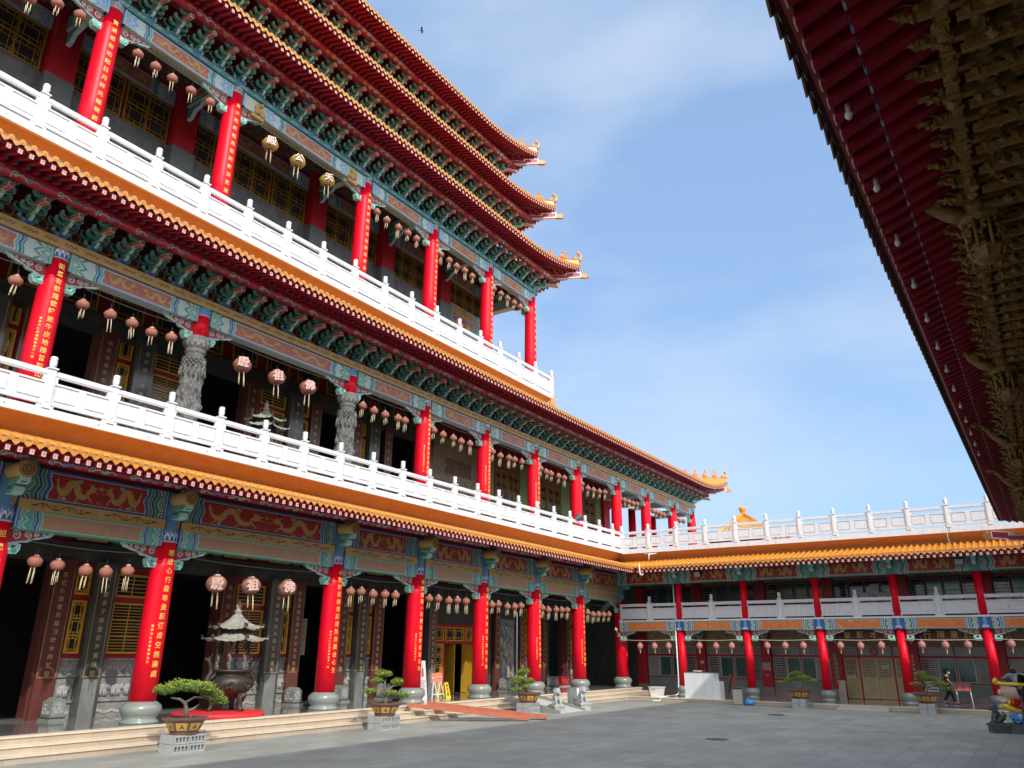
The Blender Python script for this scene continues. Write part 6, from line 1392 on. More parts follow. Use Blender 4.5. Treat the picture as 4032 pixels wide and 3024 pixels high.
bonsai((PX, 28.95, 0), 'bushy bonsai pine leaning left behind the orange ramps', [([(0,0,-0.05),(0.0,-0.1,0.1),(0.02,-0.3,0.28),(0.0,-0.2,0.45),(0,-0.35,0.7)], [0.08,0.07,0.05,0.035,0.02]), ([(0,-0.2,0.22),(0.03,-0.6,0.2),(0,-0.9,0.1)], [0.03,0.022,0.01])],
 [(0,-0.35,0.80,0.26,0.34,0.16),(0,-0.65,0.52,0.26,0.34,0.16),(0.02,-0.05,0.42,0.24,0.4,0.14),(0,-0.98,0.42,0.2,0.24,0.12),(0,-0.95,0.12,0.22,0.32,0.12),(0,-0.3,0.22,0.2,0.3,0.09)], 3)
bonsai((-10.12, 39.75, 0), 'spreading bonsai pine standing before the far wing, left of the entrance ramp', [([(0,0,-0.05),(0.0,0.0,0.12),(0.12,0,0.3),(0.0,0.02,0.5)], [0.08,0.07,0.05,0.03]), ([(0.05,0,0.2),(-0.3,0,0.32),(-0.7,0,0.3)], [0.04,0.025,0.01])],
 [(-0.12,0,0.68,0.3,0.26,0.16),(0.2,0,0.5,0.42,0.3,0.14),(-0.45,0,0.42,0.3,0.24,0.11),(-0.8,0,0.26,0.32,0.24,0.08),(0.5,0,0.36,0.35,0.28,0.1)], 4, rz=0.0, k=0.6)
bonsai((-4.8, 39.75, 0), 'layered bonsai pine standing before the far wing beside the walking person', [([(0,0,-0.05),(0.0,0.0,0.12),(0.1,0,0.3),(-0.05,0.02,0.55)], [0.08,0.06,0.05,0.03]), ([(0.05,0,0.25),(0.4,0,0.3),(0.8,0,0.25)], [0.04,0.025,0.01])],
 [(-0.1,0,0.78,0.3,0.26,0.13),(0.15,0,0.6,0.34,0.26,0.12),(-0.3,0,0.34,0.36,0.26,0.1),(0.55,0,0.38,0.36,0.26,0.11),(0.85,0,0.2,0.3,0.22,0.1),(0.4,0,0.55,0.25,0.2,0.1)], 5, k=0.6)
# ---- incense burner and red dais ----
BRONZE = mat('dark_bronze', (0.055, 0.045, 0.036), 0.42, metal=0.35, var=0.3, scale=8, bump=0.35, bscale=60); ROOFG = mat('weathered_pale_bronze_tile', (0.34, 0.33, 0.28), 0.7, var=0.35, scale=10)
REDD = mat('red_painted_dais', (0.72, 0.03, 0.035), 0.6, var=0.06)
mb = MB(); mb.lathe((-21.35, 16.15, 0.50), [(1.32,0),(1.34,0.02),(1.34,0.09),(1.32,0.11)], 40, REDD); tag(mb.build('red_dais'), 'round bright red dais on the gallery floor under the bronze incense burner', 'dais')
def burner(loc, label, parts=True, sc=1.0):
    t = empty('incense_burner', label, 'incense burner', loc, 'pavilion incense burners')
    t.scale = (sc, sc, sc)
    mb = MB(); mb.lathe((0,0,0.42), [(0.15,0),(0.42,0.05),(0.62,0.18),(0.72,0.38),(0.70,0.55),(0.58,0.66),(0.52,0.70),(0.56,0.78),(0.66,0.80),(0.67,0.86),(0.60,0.88)], 28, BRONZE)
    rr = random.Random(4)
    for a0 in (0.35, -0.75, 1.5, -2, 3): 
        for j in range(9): a = a0+rr.uniform(-0.22,0.22); z = rr.uniform(0.28,0.5); mb.blob((0.71*cos(a), 0.71*sin(a), 0.42+z), (0.05,0.05,0.04), BRONZE, 6, 0.8, j)
    mb.build('bowl', t)
    for k in range(3):
        a = 2*pi*k/3+0.15; mb = MB(); c, s = cos(a), sin(a)
        mb.tube([(0.42*c,0.42*s,0.62),(0.56*c,0.56*s,0.42),(0.50*c,0.50*s,0.2),(0.56*c,0.56*s,0.06),(0.62*c,0.62*s,0.0)], [0.10,0.15,0.09,0.08,0.10], 8, BRONZE); mb.blob((0.60*c,0.60*s,0.46), (0.13,0.13,0.13), BRONZE, 8, 0.5, k); mb.build('leg', t)
    for sg in (-1, 1):      # dragon handles rearing up on both sides
        mb = MB(); P = [(0,sg*0.62,0.72),(0,sg*0.82,0.78),(0,sg*0.92,1.0),(0,sg*0.80,1.2),(0,sg*0.84,1.42),(0,sg*0.94,1.58),(0,sg*0.88,1.68)]
        mb.tube(P, [0.12,0.14,0.11,0.085,0.075,0.07,0.05], 8, BRONZE); mb.blob((0,sg*0.99,1.60), (0.06,0.12,0.06), BRONZE, 8, 0.6, 3); mb.tube([(0,sg*0.86,1.66),(0,sg*0.80,1.80)], [0.03,0.01], 5, BRONZE)
        for j in range(7): mb.poly([(0,sg*(0.86-0.02*j),1.0+0.1*j),(0,sg*(0.70-0.015*j),1.08+0.1*j),(0.02,sg*(0.84-0.02*j),1.09+0.1*j)], BRONZE)
        mb.tube([(0.05,sg*0.86,0.95),(0.1,sg*0.72,1.1),(0.04,sg*0.62,1.25)], [0.05,0.04,0.02], 6, BRONZE); mb.build('dragon_handle', t)
    for k in range(6):
        a = 2*pi*k/6+0.2; mb = MB(); 
        for j in range(12): mb.blob((0.5*cos(a)+0.02*sin(j*2.1), 0.5*sin(a)+0.02*cos(j*1.9), 1.30+0.085*j), (0.055,0.055,0.06), BRONZE if j > 5 else CARVE, 6, 0.4, j)
        mb.build('pillar', t)
    def roof(z, r0, r1, h, up, name, n=6, skirt=0.07):
        mb = MB(); R_ = 24
        for s in range(n):
            a0, a1 = 2*pi*s/n+pi/6+0.2, 2*pi*(s+1)/n+pi/6+0.2; rows = []
            for j in range(5):
                f = j/4; row = []
                for q in range(9):
                    u = q/8; p0 = Vector((cos(a0), sin(a0), 0)); p1 = Vector((cos(a1), sin(a1), 0)); r = r1+(r0-r1)*f
                    e = abs(2*u-1)**2.5; p = p0.lerp(p1, u)*r*(1+0.03*e*f)
                    rows and None; row.append(mb.P((p.x, p.y, z+h*(1-f)**1.7+up*e*f*f+(0.012 if q % 2 else 0))))
                rows.append(row)
            for j in range(4):
                for q in range(8): mb.face((rows[j][q], rows[j][q+1], rows[j+1][q+1], rows[j+1][q]), ROOFG)
            low = []
            for q in range(9): v = mb.v[rows[4][q]]; low.append(mb.P((v[0]*0.99, v[1]*0.99, v[2]-skirt*(0.6+0.4*(q % 2)))))
            for q in range(8): mb.face((rows[4][q], rows[4][q+1], low[q+1], low[q]), ROOFG)
            c = Vector((cos(a0), sin(a0), 0)); b = c*(r0*1.06); mb.tube([b+Vector((0,0,z+up-0.06)), b*1.05+Vector((0,0,z+up+0.0)), b*1.06+Vector((0,0,z+up+0.08))], [0.05,0.045,0.015], 6, ROOFG)
            mb.blob(b*1.05+Vector((0,0,z+up+0.02)), (0.07,0.07,0.06), BRONZE, 6, 0.7, s)
        return mb.build(name, t)
    roof(2.24, 0.98, 0.5, 0.20, 0.07, 'lower_roof', 6, 0.09); roof(2.62, 0.80, 0.10, 0.46, 0.07, 'upper_roof', 6, 0.08)
    mb = MB(); mb.lathe((0,0,2.28), [(0.55,0),(0.5,0.34)], 6, BRONZE, sm=False); mb.build('drum', t)
    mb = MB(); mb.lathe((0,0,3.05), [(0.10,0),(0.07,0.03),(0.13,0.08),(0.14,0.13),(0.08,0.19),(0.07,0.21),(0.11,0.26),(0.09,0.33),(0.04,0.38),(0.03,0.42),(0.045,0.44),(0.045,0.47)], 14, ROOFG); mb.build('finial', t)
    return t
burner((-21.5, 16.55, 0.61), 'tall dark bronze incense burner with a two-tier pavilion roof, standing on the red dais', sc=0.93)
burner((-22.0, 17.1, 8.05), 'bronze pavilion burner on the second floor, only its roof showing over the balustrade', sc=0.80)
# ---- carved drum plinths beside the doors ----
PL = [(12.2,'beside the leftmost brown couplet board'),(20.75,'right of the bronze burner beside a brown board'),(23.1,'partly hidden behind the second big red column'),(25.6,'behind the five-pad bonsai'),(34.55,'left of the glazed figure relief'),(37.1,'right of the glazed figure relief'),(39.3,'left of the black slab'),(42.3,'rightmost, by the last red columns')]
proto = None
for y, w in PL:
    lab = 'small house-shaped carved grey stone plinth '+w
    if proto is None:
        t = empty('carved_door_plinth', lab, 'plinth', (0,0,0), 'carved plinths by the doors'); t.scale = (0.85,0.78,0.80); mb = MB()
        mb.box(-0.36,0.36,-0.30,0.30,0,0.08,STONE); mb.box(-0.33,0.33,-0.27,0.27,0.08,0.14,DSTONE); mb.build('foot', t)
        mb = MB(); mb.prism([(-0.24,0.14),(0.24,0.14),(0.24,0.62),(0.16,0.66),(0.0,0.76),(-0.16,0.66),(-0.24,0.62)], -0.30, 0.30, STONE, ax='s'); 
        b = MB(lambda s,o,z:(o,s,z)); b.prism([(-0.24,0.14),(0.24,0.14),(0.24,0.62),(0.16,0.66),(0.0,0.76),(-0.16,0.66),(-0.24,0.62)], -0.30, 0.30, STONE); bo = b.build('body', t)
        r = MB(); rr = random.Random(9)
        r.box(0.30,0.31,-0.19,0.19,0.2,0.58,GSTONE)
        for k in range(16): r.blob((0.315, rr.uniform(-0.15,0.15), rr.uniform(0.24,0.6)), (0.02,0.035,0.05), LSTONE, 6, 0.6, k)
        r.box(-0.24,0.24,-0.25,-0.24,0.2,0.58,GSTONE)
        for k in range(14): r.blob((rr.uniform(-0.2,0.2), -0.255, rr.uniform(0.24,0.55)), (0.04,0.02,0.05), LSTONE, 6, 0.6, k)
        r.build('relief', bo); note(t); proto = t; t.location = (-23.3, y, 0.5)
    else: copy_tree(proto, KIDS, (-23.3, y, 0.5), lab)
# ---- signs by the doors ----
ORSIGN = mat('salmon_orange_board', (0.78, 0.26, 0.14), 0.5, var=0.08); YSIGN = mat('yellow_plastic', (0.85, 0.66, 0.03), 0.4, var=0.03); INK = mat('printed_ink', (0.10, 0.09, 0.09), 0.7, var=0); INKR = mat('printed_red', (0.55, 0.05, 0.05), 0.6, var=0)
t = empty('standing_banner', 'tall narrow white banner with a red-robed figure, left of the orange trestle sign', 'banner', (-22.0, 26.42, 0.5))
mb = MB(); mb.hexa([(0.12,-0.28,0),(0.12,0.28,0),(0.09,0.28,0),(0.09,-0.28,0),(0.0,-0.18,1.5),(0.0,0.20,1.5),(-0.03,0.20,1.5),(-0.03,-0.18,1.5)], PAPER); s = mb.build('panel', t)
mb = MB(); g = lambda y, z: (0.125-0.12*z/1.5+0.003, y, z)
for w, z0, z1, m_ in ((0.07,0.88,1.2,INKR),(0.045,1.2,1.3,PINK),(0.05,1.3,1.4,YGOLD)): mb.poly([g(-w,z0), g(w,z0), g(w*0.7,z1), g(-w*0.7,z1)], m_)
for k in range(11): mb.poly([g(-0.2,0.16+0.055*k), g(0.2-0.06*(k%3),0.16+0.055*k), g(0.2-0.06*(k%3),0.175+0.055*k), g(-0.2,0.175+0.055*k)], INK if k % 3 else INKR)
mb.build('print', s)
t = empty('trestle_sign', 'salmon orange notice board on a white trestle by the yellow door', 'sign', (-22.0, 27.45, 0.5))
mb = MB(); mb.hexa([(0.02,-0.40,0.62),(0.02,0.36,0.62),(-0.01,0.36,0.62),(-0.01,-0.40,0.62),(0.0,-0.38,1.0),(0.0,0.36,1.0),(-0.03,0.36,1.0),(-0.03,-0.38,1.0)], ORSIGN); s = mb.build('board', t)
mb = MB(); mb.poly([(0.025,-0.36,0.76),(0.025,0.32,0.80),(0.022,0.32,0.86),(0.022,-0.36,0.84)], PAPER)
for k in range(6): mb.poly([(0.027,-0.3+0.1*k,0.785),(0.027,-0.23+0.1*k,0.785),(0.026,-0.23+0.1*k,0.83),(0.026,-0.3+0.1*k,0.83)], INKR)
mb.build('print', s)
for y0, y1, x in ((-0.40,-0.25,0.0),(-0.05,-0.22,0.02),(-0.02,0.18,0.0),(0.42,0.22,0.02)):
    mb = MB(); mb.bar((x+0.08,y0,0),(x,y1,0.66),0.05,0.035,WHITE2); mb.build('leg', t)
mb = MB(); mb.bar((0.05,-0.33,0.16),(0.05,0.38,0.16),0.04,0.04,WHITE2); mb.build('crossbar', t)
t = empty('caution_sign', 'yellow folding floor sign with black printing, right of the salmon notice board', 'sign', (-21.9, 27.95, 0.5))
for sg in (1, -1):
    mb = MB(); mb.hexa([(sg*0.16,-0.15,0),(sg*0.16,0.17,0),(sg*0.13,0.17,0),(sg*0.13,-0.15,0),(sg*0.02,-0.11,0.62),(sg*0.02,0.11,0.62),(0,0.11,0.62),(0,-0.11,0.62)], YSIGN)
    p = mb.build('leaf', t)
    if sg > 0:
        mb = MB(); g = lambda y, z: (0.164-0.14*z/0.62, y, z)
        for a, b, c, d, m_ in ((-0.06,0.06,0.45,0.55,INK),(-0.05,0.05,0.30,0.42,INKR),(-0.08,0.08,0.2,0.24,INK),(-0.08,0.08,0.10,0.17,INK)): mb.poly([g(a,c), g(b,c), g(b*0.9,d), g(a*0.9,d)], m_)
        mb.build('print', p)
mb = MB(FM); mb.box(22.1, 22.75, -4.3, -4.25, 2.2, 3.6, PAPER); 
for k in range(16): mb.box(22.18, 22.65-0.1*(k % 3), -4.25, -4.246, 2.3+0.078*k, 2.325+0.078*k, INK)
tag(mb.build('notice_sheet'), 'white printed notice sheet just inside the dark doorway right of the burner', 'notice')
mb = MB(FM); mb.box(40.75, 41.6, W0+0.15, W0+0.45, 0.5, 1.05, MRED2); mb.box(40.7, 41.65, W0+0.1, W0+0.5, 0.5, 0.56, LSTONE)
for k in range(20): mb.blob((40.8+0.04*k, W0+0.45, 0.65+0.3*random.random()), (0.05,0.03,0.04), RNOSE, 6, 0.5, k)
tag(mb.build('red_stone_sill'), 'low red carved stone block closing the doorway beside the black slab', 'stone block')
# ---- orange ramps on the steps ----
ORR = mat('orange_ramp_paint', (0.46, 0.13, 0.07), 0.7, var=0.15)
for a, b, lab in (((-19.75,22.95,0.52),(-16.3,25.75,0.05),'orange sloping wheel ramp laid over the steps, the nearer one'), ((-19.75,24.1,0.52),(-16.15,26.75,0.05),'orange sloping wheel ramp laid over the steps, the farther one')):
    mb = MB(); mb.bar(a, b, 0.34, 0.04, ORR); A, B = Vector(a), Vector(b); d = (B-A).normalized(); sd = d.cross(Vector((0,0,1))).normalized()*0.17
    for s in (1, -1): mb.bar(A+sd*s+Vector((0,0,0.04)), B+sd*s+Vector((0,0,0.04)), 0.03, 0.11, ORR)
    tag(mb.build('wheel_ramp'), lab, 'ramp', 'orange wheel ramps')
# ---- stone access ramp with kerb, slab, lions ----
mb = MB(); mb.hexa([(-19.9,29.6,0.0),(-17.2,29.6,0.0),(-17.2,31.6,0.0),(-19.9,31.6,0.0),(-19.9,29.6,0.50),(-17.2,29.6,0.015),(-17.2,31.6,0.015),(-19.9,31.6,0.50)], RAMPC); 
for y in (29.5, 31.6): mb.hexa([(-19.9,y,0.0),(-17.2,y,0.0),(-17.2,y+0.12,0.0),(-19.9,y+0.12,0.0),(-19.9,y,0.62),(-17.2,y,0.12),(-17.2,y+0.12,0.12),(-19.9,y+0.12,0.62)], STONE)
tag(mb.build('access_ramp'), 'grey stone access ramp with low kerbs between two small stone lions', 'ramp')
t = empty('grey_slab', 'upright grey slab with a white sheet taped to its corner, behind the right stone lion', 'slab', (-18.05, 32.3, 0)); mb = MB(); mb.box(-0.06,0.06,-0.5,0.52,0.0,0.90,STONEP); s = mb.build('slab', t)
mb = MB(); mb.poly([(0.066,0.12,0.86),(0.066,0.56,0.86),(0.09,0.60,0.62),(0.066,0.55,0.45),(0.066,0.38,0.55),(0.066,0.14,0.52)], PAPER); mb.poly([(0.07,0.5,0.86),(-0.06,0.55,0.87),(-0.06,0.6,0.6),(0.09,0.6,0.62)], PAPER); mb.build('paper_sheet', s)
def lion(loc, lab, rz, sc=1.0, ped=True, m_=None, gname='small stone lions'):
    m_ = m_ or LSTONE; t = empty('stone_lion', lab, 'statue', loc, gname, rz); t.scale = (sc,)*3
    if ped:
        mb = MB(); mb.box(-0.26,0.26,-0.24,0.24,0,0.22,m_); mb.box(-0.29,0.29,-0.27,0.27,0.22,0.30,m_); mb.box(-0.22,0.22,-0.2,0.2,0.30,0.34,m_); mb.build('pedestal', t)
    z = 0.34 if ped else 0.0; mb = MB()
    mb.blob((-0.10,0,z+0.14), (0.15,0.13,0.14), m_, 10, 0.25, 1); mb.blob((0.0,0,z+0.26), (0.13,0.12,0.17), m_, 10, 0.2, 2); mb.blob((0.07,0,z+0.48), (0.13,0.125,0.125), m_, 10, 0.35, 3); mb.blob((0.19,0,z+0.44), (0.07,0.08,0.06), m_, 8, 0.3, 4)
    rr = random.Random(3)
    for k in range(22): a = rr.uniform(0,2*pi); h = rr.uniform(0.36,0.56); mb.blob((0.02+0.10*cos(a)*0.6, 0.12*sin(a), z+h), (0.045,0.045,0.045), m_, 6, 0.4, k)
    for s in (1, -1):
        mb.tube([(0.06,s*0.09,z+0.30),(0.12,s*0.10,z+0.14),(0.13,s*0.10,z+0.03),(0.19,s*0.10,z+0.02)], [0.055,0.045,0.045,0.04], 8, m_); mb.tube([(-0.12,s*0.10,z+0.12),(0.0,s*0.13,z+0.06),(0.06,s*0.13,z+0.02)], [0.07,0.05,0.035], 8, m_); mb.blob((0.05,s*0.10,z+0.60), (0.03,0.03,0.045), m_, 6)
    mb.tube([(-0.22,0,z+0.1),(-0.28,0,z+0.24),(-0.2,0,z+0.36)], [0.05,0.06,0.02], 6, m_); mb.blob((0.12,0.12,z+0.07), (0.06,0.06,0.06), m_, 8, 0.3, 6)
    mb.build('lion', t); return t
lion((-17.55, 29.9, 0), 'small pale stone lion on a square pedestal left of the grey ramp', -0.5)
lion((-17.45, 31.95, 0), 'small pale stone lion on a square pedestal before the upright grey slab', -0.5)
DGRY = mat('dark_grey_basalt', (0.085, 0.095, 0.095), 0.7, var=0.3, scale=9, bump=0.5, bscale=30)
lion((-1.84, 31.55, 0), 'dark grey stone lion on a block in front of the cartoon child statue', pi+0.4, 0.92, True, DGRY, 'guardian beside the cartoon statue')
# ---- things on the wing terrace ----
t = empty('white_counter', 'white panelled stall counter with a black top before the far wing', 'counter', (-15.25, 40.75, 0.18), None, -0.04)
mb = MB(); mb.box(-0.80,0.80,-0.32,0.32,0.0,1.26,PANELW); mb.box(-0.27,-0.265,-0.326,-0.32,0.02,1.24,WFR); mb.box(0.265,0.27,-0.326,-0.32,0.02,1.24,WFR); mb.box(0.80,1.06,-0.25,0.3,0,0.84,PANELW); b = mb.build('body', t)
mb = MB(); mb.box(-0.83,0.83,-0.35,0.35,1.26,1.30,BLK); mb.build('top', t)
mb = MB(); mb.box(-0.35,0.02,-0.2,0.1,1.30,1.335,PAPER); tag(mb.build('papers'), None); o = bpy.data.objects['papers']; o.location = (-15.25,40.75,0.18); tag(o, 'loose white papers lying on the black top of the white counter', 'papers')
mb = MB(); mb.box(0.12,0.24,-0.1,0.0,1.30,1.36,TGLASS); o = mb.build('small_box'); o.location = (-15.25,40.75,0.18); tag(o, 'small dark green box beside the papers on the white counter', 'box')
t = empty('plastic_tub', 'white ribbed plastic storage tub on the terrace beside the drain pipe', 'tub', (-17.75, 40.75, 0.18), None)
mb = MB(); mb.hexa([(-0.27,-0.2,0),(0.27,-0.2,0),(0.27,0.2,0),(-0.27,0.2,0),(-0.35,-0.26,0.46),(0.35,-0.26,0.46),(0.35,0.26,0.46),(-0.35,0.26,0.46)], WHITE2)
for k in range(7): x = -0.24+0.08*k; mb.bar((x,-0.205,0.03),(x*1.25,-0.262,0.43),0.012,0.012,WHITE2)
mb.build('body', t); mb = MB(); mb.box(-0.38,0.38,-0.29,0.29,0.46,0.49,PAPER); mb.build('lid', t); mb = MB(); mb.bar((-0.2,-0.27,0.38),(0.02,-0.27,0.38),0.02,0.03,POTY); mb.build('handle', t)
t = empty('metal_cabinet', 'narrow grey metal cabinet standing left of a slim red column foot', 'cabinet', (-13.1, 39.95, 0.0)); mb = MB(); mb.box(-0.26,0.26,-0.22,0.22,0.0,0.82,WFRG); b = mb.build('body', t)
mb = MB(); mb.box(-0.22,0.22,-0.235,-0.22,0.05,0.70,WFR); mb.box(-0.26,0.26,-0.24,-0.22,0.74,0.80,BLK); mb.build('door', t)
mb = MB(); mb.blob((0,0,0.12), (0.26,0.18,0.14), BLUEB, 12, 0.5, 5); mb.blob((-0.1,0.02,0.22), (0.08,0.07,0.09), BLUEB, 8, 0.6, 2); o = mb.build('plastic_bag'); o.location = (-12.55, 39.8, 0); tag(o, 'crumpled bright blue plastic bag on the paving by the grey cabinet', 'bag')
mb = MB(); mb.bar((-0.25,0,0.42),(0.0,0,1.35),0.42,0.05,DGREY,up=(1,0,0)); mb.bar((-0.03,-0.03,0.42),(0.22,-0.03,1.38),0.06,0.08,MRED2,up=(1,0,0)); o = mb.build('leaning_board'); o.location = (-13.95, 41.6, 0.0); tag(o, 'dark board with a red edge leaning behind the grey cabinet', 'board')
t = empty('notice_stand', 'weathered red notice board on two white legs behind the walking person', 'sign', (-3.75, 44.0, 0.18)); mb = MB(); mb.hexa([(-0.36,0,0.60),(0.36,0,0.60),(0.36,0.04,0.60),(-0.36,0.04,0.60),(-0.34,0.1,0.98),(0.36,0.1,0.98),(0.36,0.14,0.98),(-0.34,0.14,0.98)], ROSEB); b = mb.build('board', t)
mb = MB()
for k in range(3): mb.poly([(-0.3,-0.004+0.026*(k+1),0.67+0.1*k),(0.3,-0.004+0.026*(k+1),0.67+0.1*k),(0.3,0.003+0.026*(k+1),0.70+0.1*k),(-0.3,0.003+0.026*(k+1),0.70+0.1*k)], PINK)
mb.build('print', b)
for x in (-0.28, 0.3): mb = MB(); mb.tube([(x,0.05,0.62),(x+0.03,0.02,0)], 0.022, 6, WHITE2); mb.build('leg', t)
t = empty('standing_banner', 'white printed standing poster beside the left edge of the tan doors', 'banner', (-9.25, 44.7, 0.18)); mb = MB(); mb.hexa([(-0.18,0,0),(0.18,0,0),(0.18,0.03,0),(-0.18,0.03,0),(-0.16,0.12,0.92),(0.17,0.12,0.92),(0.17,0.15,0.92),(-0.16,0.15,0.92)], WFR); b = mb.build('panel', t)
mb = MB()
for k in range(9): mb.poly([(-0.12,0.13*(0.12+0.085*k)-0.006,0.1+0.078*k),(0.12-0.03*(k%2),0.13*(0.12+0.085*k)-0.006,0.1+0.078*k),(0.12-0.03*(k%2),0.13*(0.12+0.085*k)-0.003,0.115+0.078*k),(-0.12,0.13*(0.12+0.085*k)-0.003,0.115+0.078*k)], INK)
for x in (-0.06,0,0.06): mb.poly([(x-0.015,0.100,0.80),(x+0.015,0.100,0.80),(x+0.015,0.108,0.87),(x-0.015,0.108,0.87)], YGOLD)
mb.build('print', b)
for (x, z0, z1, lab) in ((-13.32,1.5,1.9,'square pale notice fixed high on the red pier right of the slim column'),(-13.3,1.2,1.28,'small pale label under the square notice on the red pier'),(-17.02,1.78,1.98,'small pink diamond paper on the red pier behind the white counter')):
    mb = MB(FW); w = 0.22 if z1-z0 > 0.3 else 0.09
    if 'diamond' in lab: mb.prism([(x-0.13,1.88),(x,1.76),(x+0.13,1.88),(x,2.0)], WW+0.22, WW+0.228, CARDM)
    else: mb.box(x-w, x+w, WW+0.22, WW+0.235, z0, z1, WFR)
    tag(mb.build('wall_notice'), lab, 'notice')
for (x, z0, z1, w, lab) in ((-7.25,1.66,1.84,0.16,'white printed sheet on the right tan door leaf'),(-8.95,1.18,1.34,0.2,'white printed sheet on the left narrow tan door leaf'),(-5.2,0.62,1.12,0.25,'pale poster behind the layered bonsai')):
    mb = MB(FW); mb.box(x-w, x+w, WW+0.075, WW+0.082, z0, z1, PAPER)
    for k in range(3): mb.box(x-w*0.8, x+w*0.8, WW+0.082, WW+0.084, z0+(z1-z0)*(0.2+0.27*k), z0+(z1-z0)*(0.3+0.27*k), INK)
    tag(mb.build('wall_notice'), lab, 'notice')
# security camera and column lamp on the last ground floor column
t = empty('security_camera', 'white security camera and small lamp on the last red column of the hall', 'camera', (XC+0.1, 42.75, 3.35)); mb = MB(); mb.box(-0.1,0.1,-0.10,0.0,-0.12,0.12,WHITE2); mb.tube([(0,-0.05,0.05),(0,-0.3,0.12),(0,-0.45,0.25)], 0.02, 6, WHITE2); mb.build('bracket', t)
mb = MB(); mb.lathe((0,-0.5,0.22), [(0.0,0),(0.08,0.01),(0.1,0.08),(0.05,0.16)], 10, BULB); mb.build('lamp', t); mb = MB(); mb.tube([(0.12,0.02,-0.08),(0.3,-0.08,-0.12)], [0.05,0.045], 8, WHITE2); mb.build('camera_body', t)
# loudspeaker horn on the terrace balustrade
t = empty('horn_loudspeaker', 'grey horn loudspeaker perched on the second-floor handrail before a red column', 'loudspeaker', (-19.85, 36.1, 9.1), None, 0.2)
mb = MB(); mb.lathe((0,0,0), [(0.03,-0.25),(0.06,-0.1),(0.10,0.05),(0.20,0.22),(0.23,0.26)], 14, DGREY); h = mb.build('horn', t); h.rotation_euler = (radians(-62), 0, radians(-30)); mb = MB(); mb.tube([(0,0,0),(0,0,-0.15)], 0.03, 6, WFR); mb.blob((0,0.05,0.0), (0.07,0.1,0.07), WHITE2, 8); mb.build('bracket', t)
# manholes
for x, y, r, lab in ((-8.6,23.9,0.33,'round dark manhole cover in the shaded paving, the nearer one'),(-9.85,34.55,0.35,'round dark manhole cover in the shaded paving, farther towards the wing')):
    mb = MB(); mb.lathe((x,y,0.0), [(r,0.002),(r,0.008),(r*0.9,0.010),(r*0.88,0.006),(r*0.5,0.007)], 20, DSTONE2); tag(mb.build('manhole_cover'), lab, 'manhole cover')
# yellow roof far behind the wing
t = empty('garden_pavilion', 'small pavilion beyond the wing, only its pointed orange roof and bulb finial visible', 'pavilion', (-22.7, 75, 0)); mb = MB()
R4 = 5.4; zt_, zb = 15.2, 12.3
for k in range(4):
    a0, a1 = pi/4+0.35+pi/2*k, pi/4+0.35+pi/2*(k+1); p0, p1 = Vector((R4*cos(a0), R4*sin(a0), zb)), Vector((R4*cos(a1), R4*sin(a1), zb)); N = 16
    for j in range(N):
        q0, q1 = p0.lerp(p1, j/N), p0.lerp(p1, (j+0.55)/N); q2 = p0.lerp(p1, (j+1)/N); tp = Vector((0,0,zt_)); up_ = Vector((0,0,0.12)); f = lambda q, u: q.lerp(tp, u)
        mb.poly([q0+up_, q1+up_, f(q1,0.97)+up_*0.3, f(q0,0.97)+up_*0.3], TILE); mb.poly([q1, q2, f(q2,0.97), f(q1,0.97)], TILEP)
    mb.tube([p0+Vector((0,0,0.1)), p0.lerp(Vector((0,0,zt_)),0.5)+Vector((0,0,-0.15)), Vector((0,0,zt_))], 0.22, 6, TILE)
mb.build('roof', t); mb = MB(); mb.lathe((0,0,zt_-0.1), [(0.3,0),(0.22,0.12),(0.2,0.25),(0.26,0.35),(0.36,0.55),(0.36,0.72),(0.25,0.82),(0.0,0.85)], 16, TILE); mb.build('finial', t); mb = MB(); mb.box(-3,3,-3,3,0,12.4,DRED); mb.build('walls', t)
# ---- birds ----
def bird(d, dist, lab, sc, rz):
    p = Vector((0,0,CAMH))+Vector(d)*dist; t = empty('flying_bird', lab, 'bird', p, None, rz); t.scale = (sc,)*3; mb = MB()
    mb.tube([(-0.22,0,0),(-0.1,0,0.01),(0.08,0,0.01),(0.2,0,0)], [0.008,0.04,0.045,0.01], 8, BRDM)
    for s in (1, -1): mb.poly([(0.08,s*0.03,0.02),(0.14,s*0.25,0.10),(0.02,s*0.52,0.03),(-0.06,s*0.25,0.06),(-0.05,s*0.03,0.02)], BRDM); mb.poly([(-0.2,0,0),(-0.32,s*0.07,0),(-0.30,0,0)], BRDM)
    mb.build('body', t)
BRDM = mat('dark_feathers', (0.06, 0.05, 0.055), 0.8, var=0.1)
bird((-0.5403,0.5933,0.7629), 32, 'dark bird gliding with spread wings, higher in the sky near the top roof', 0.42, 0.6)
bird((-0.4718,0.7176,0.5747), 45, 'tiny dark bird banking between the upper roof tips', 0.22, 1.9)
# =============== GROUND ===============
mb = MB(); mb.poly([(-400,-300,0),(400,-300,0),(400,900,0),(-400,900,0)], PAVE); tag(mb.build('ground'), kind='structure', label='grey stone paving of the temple court')
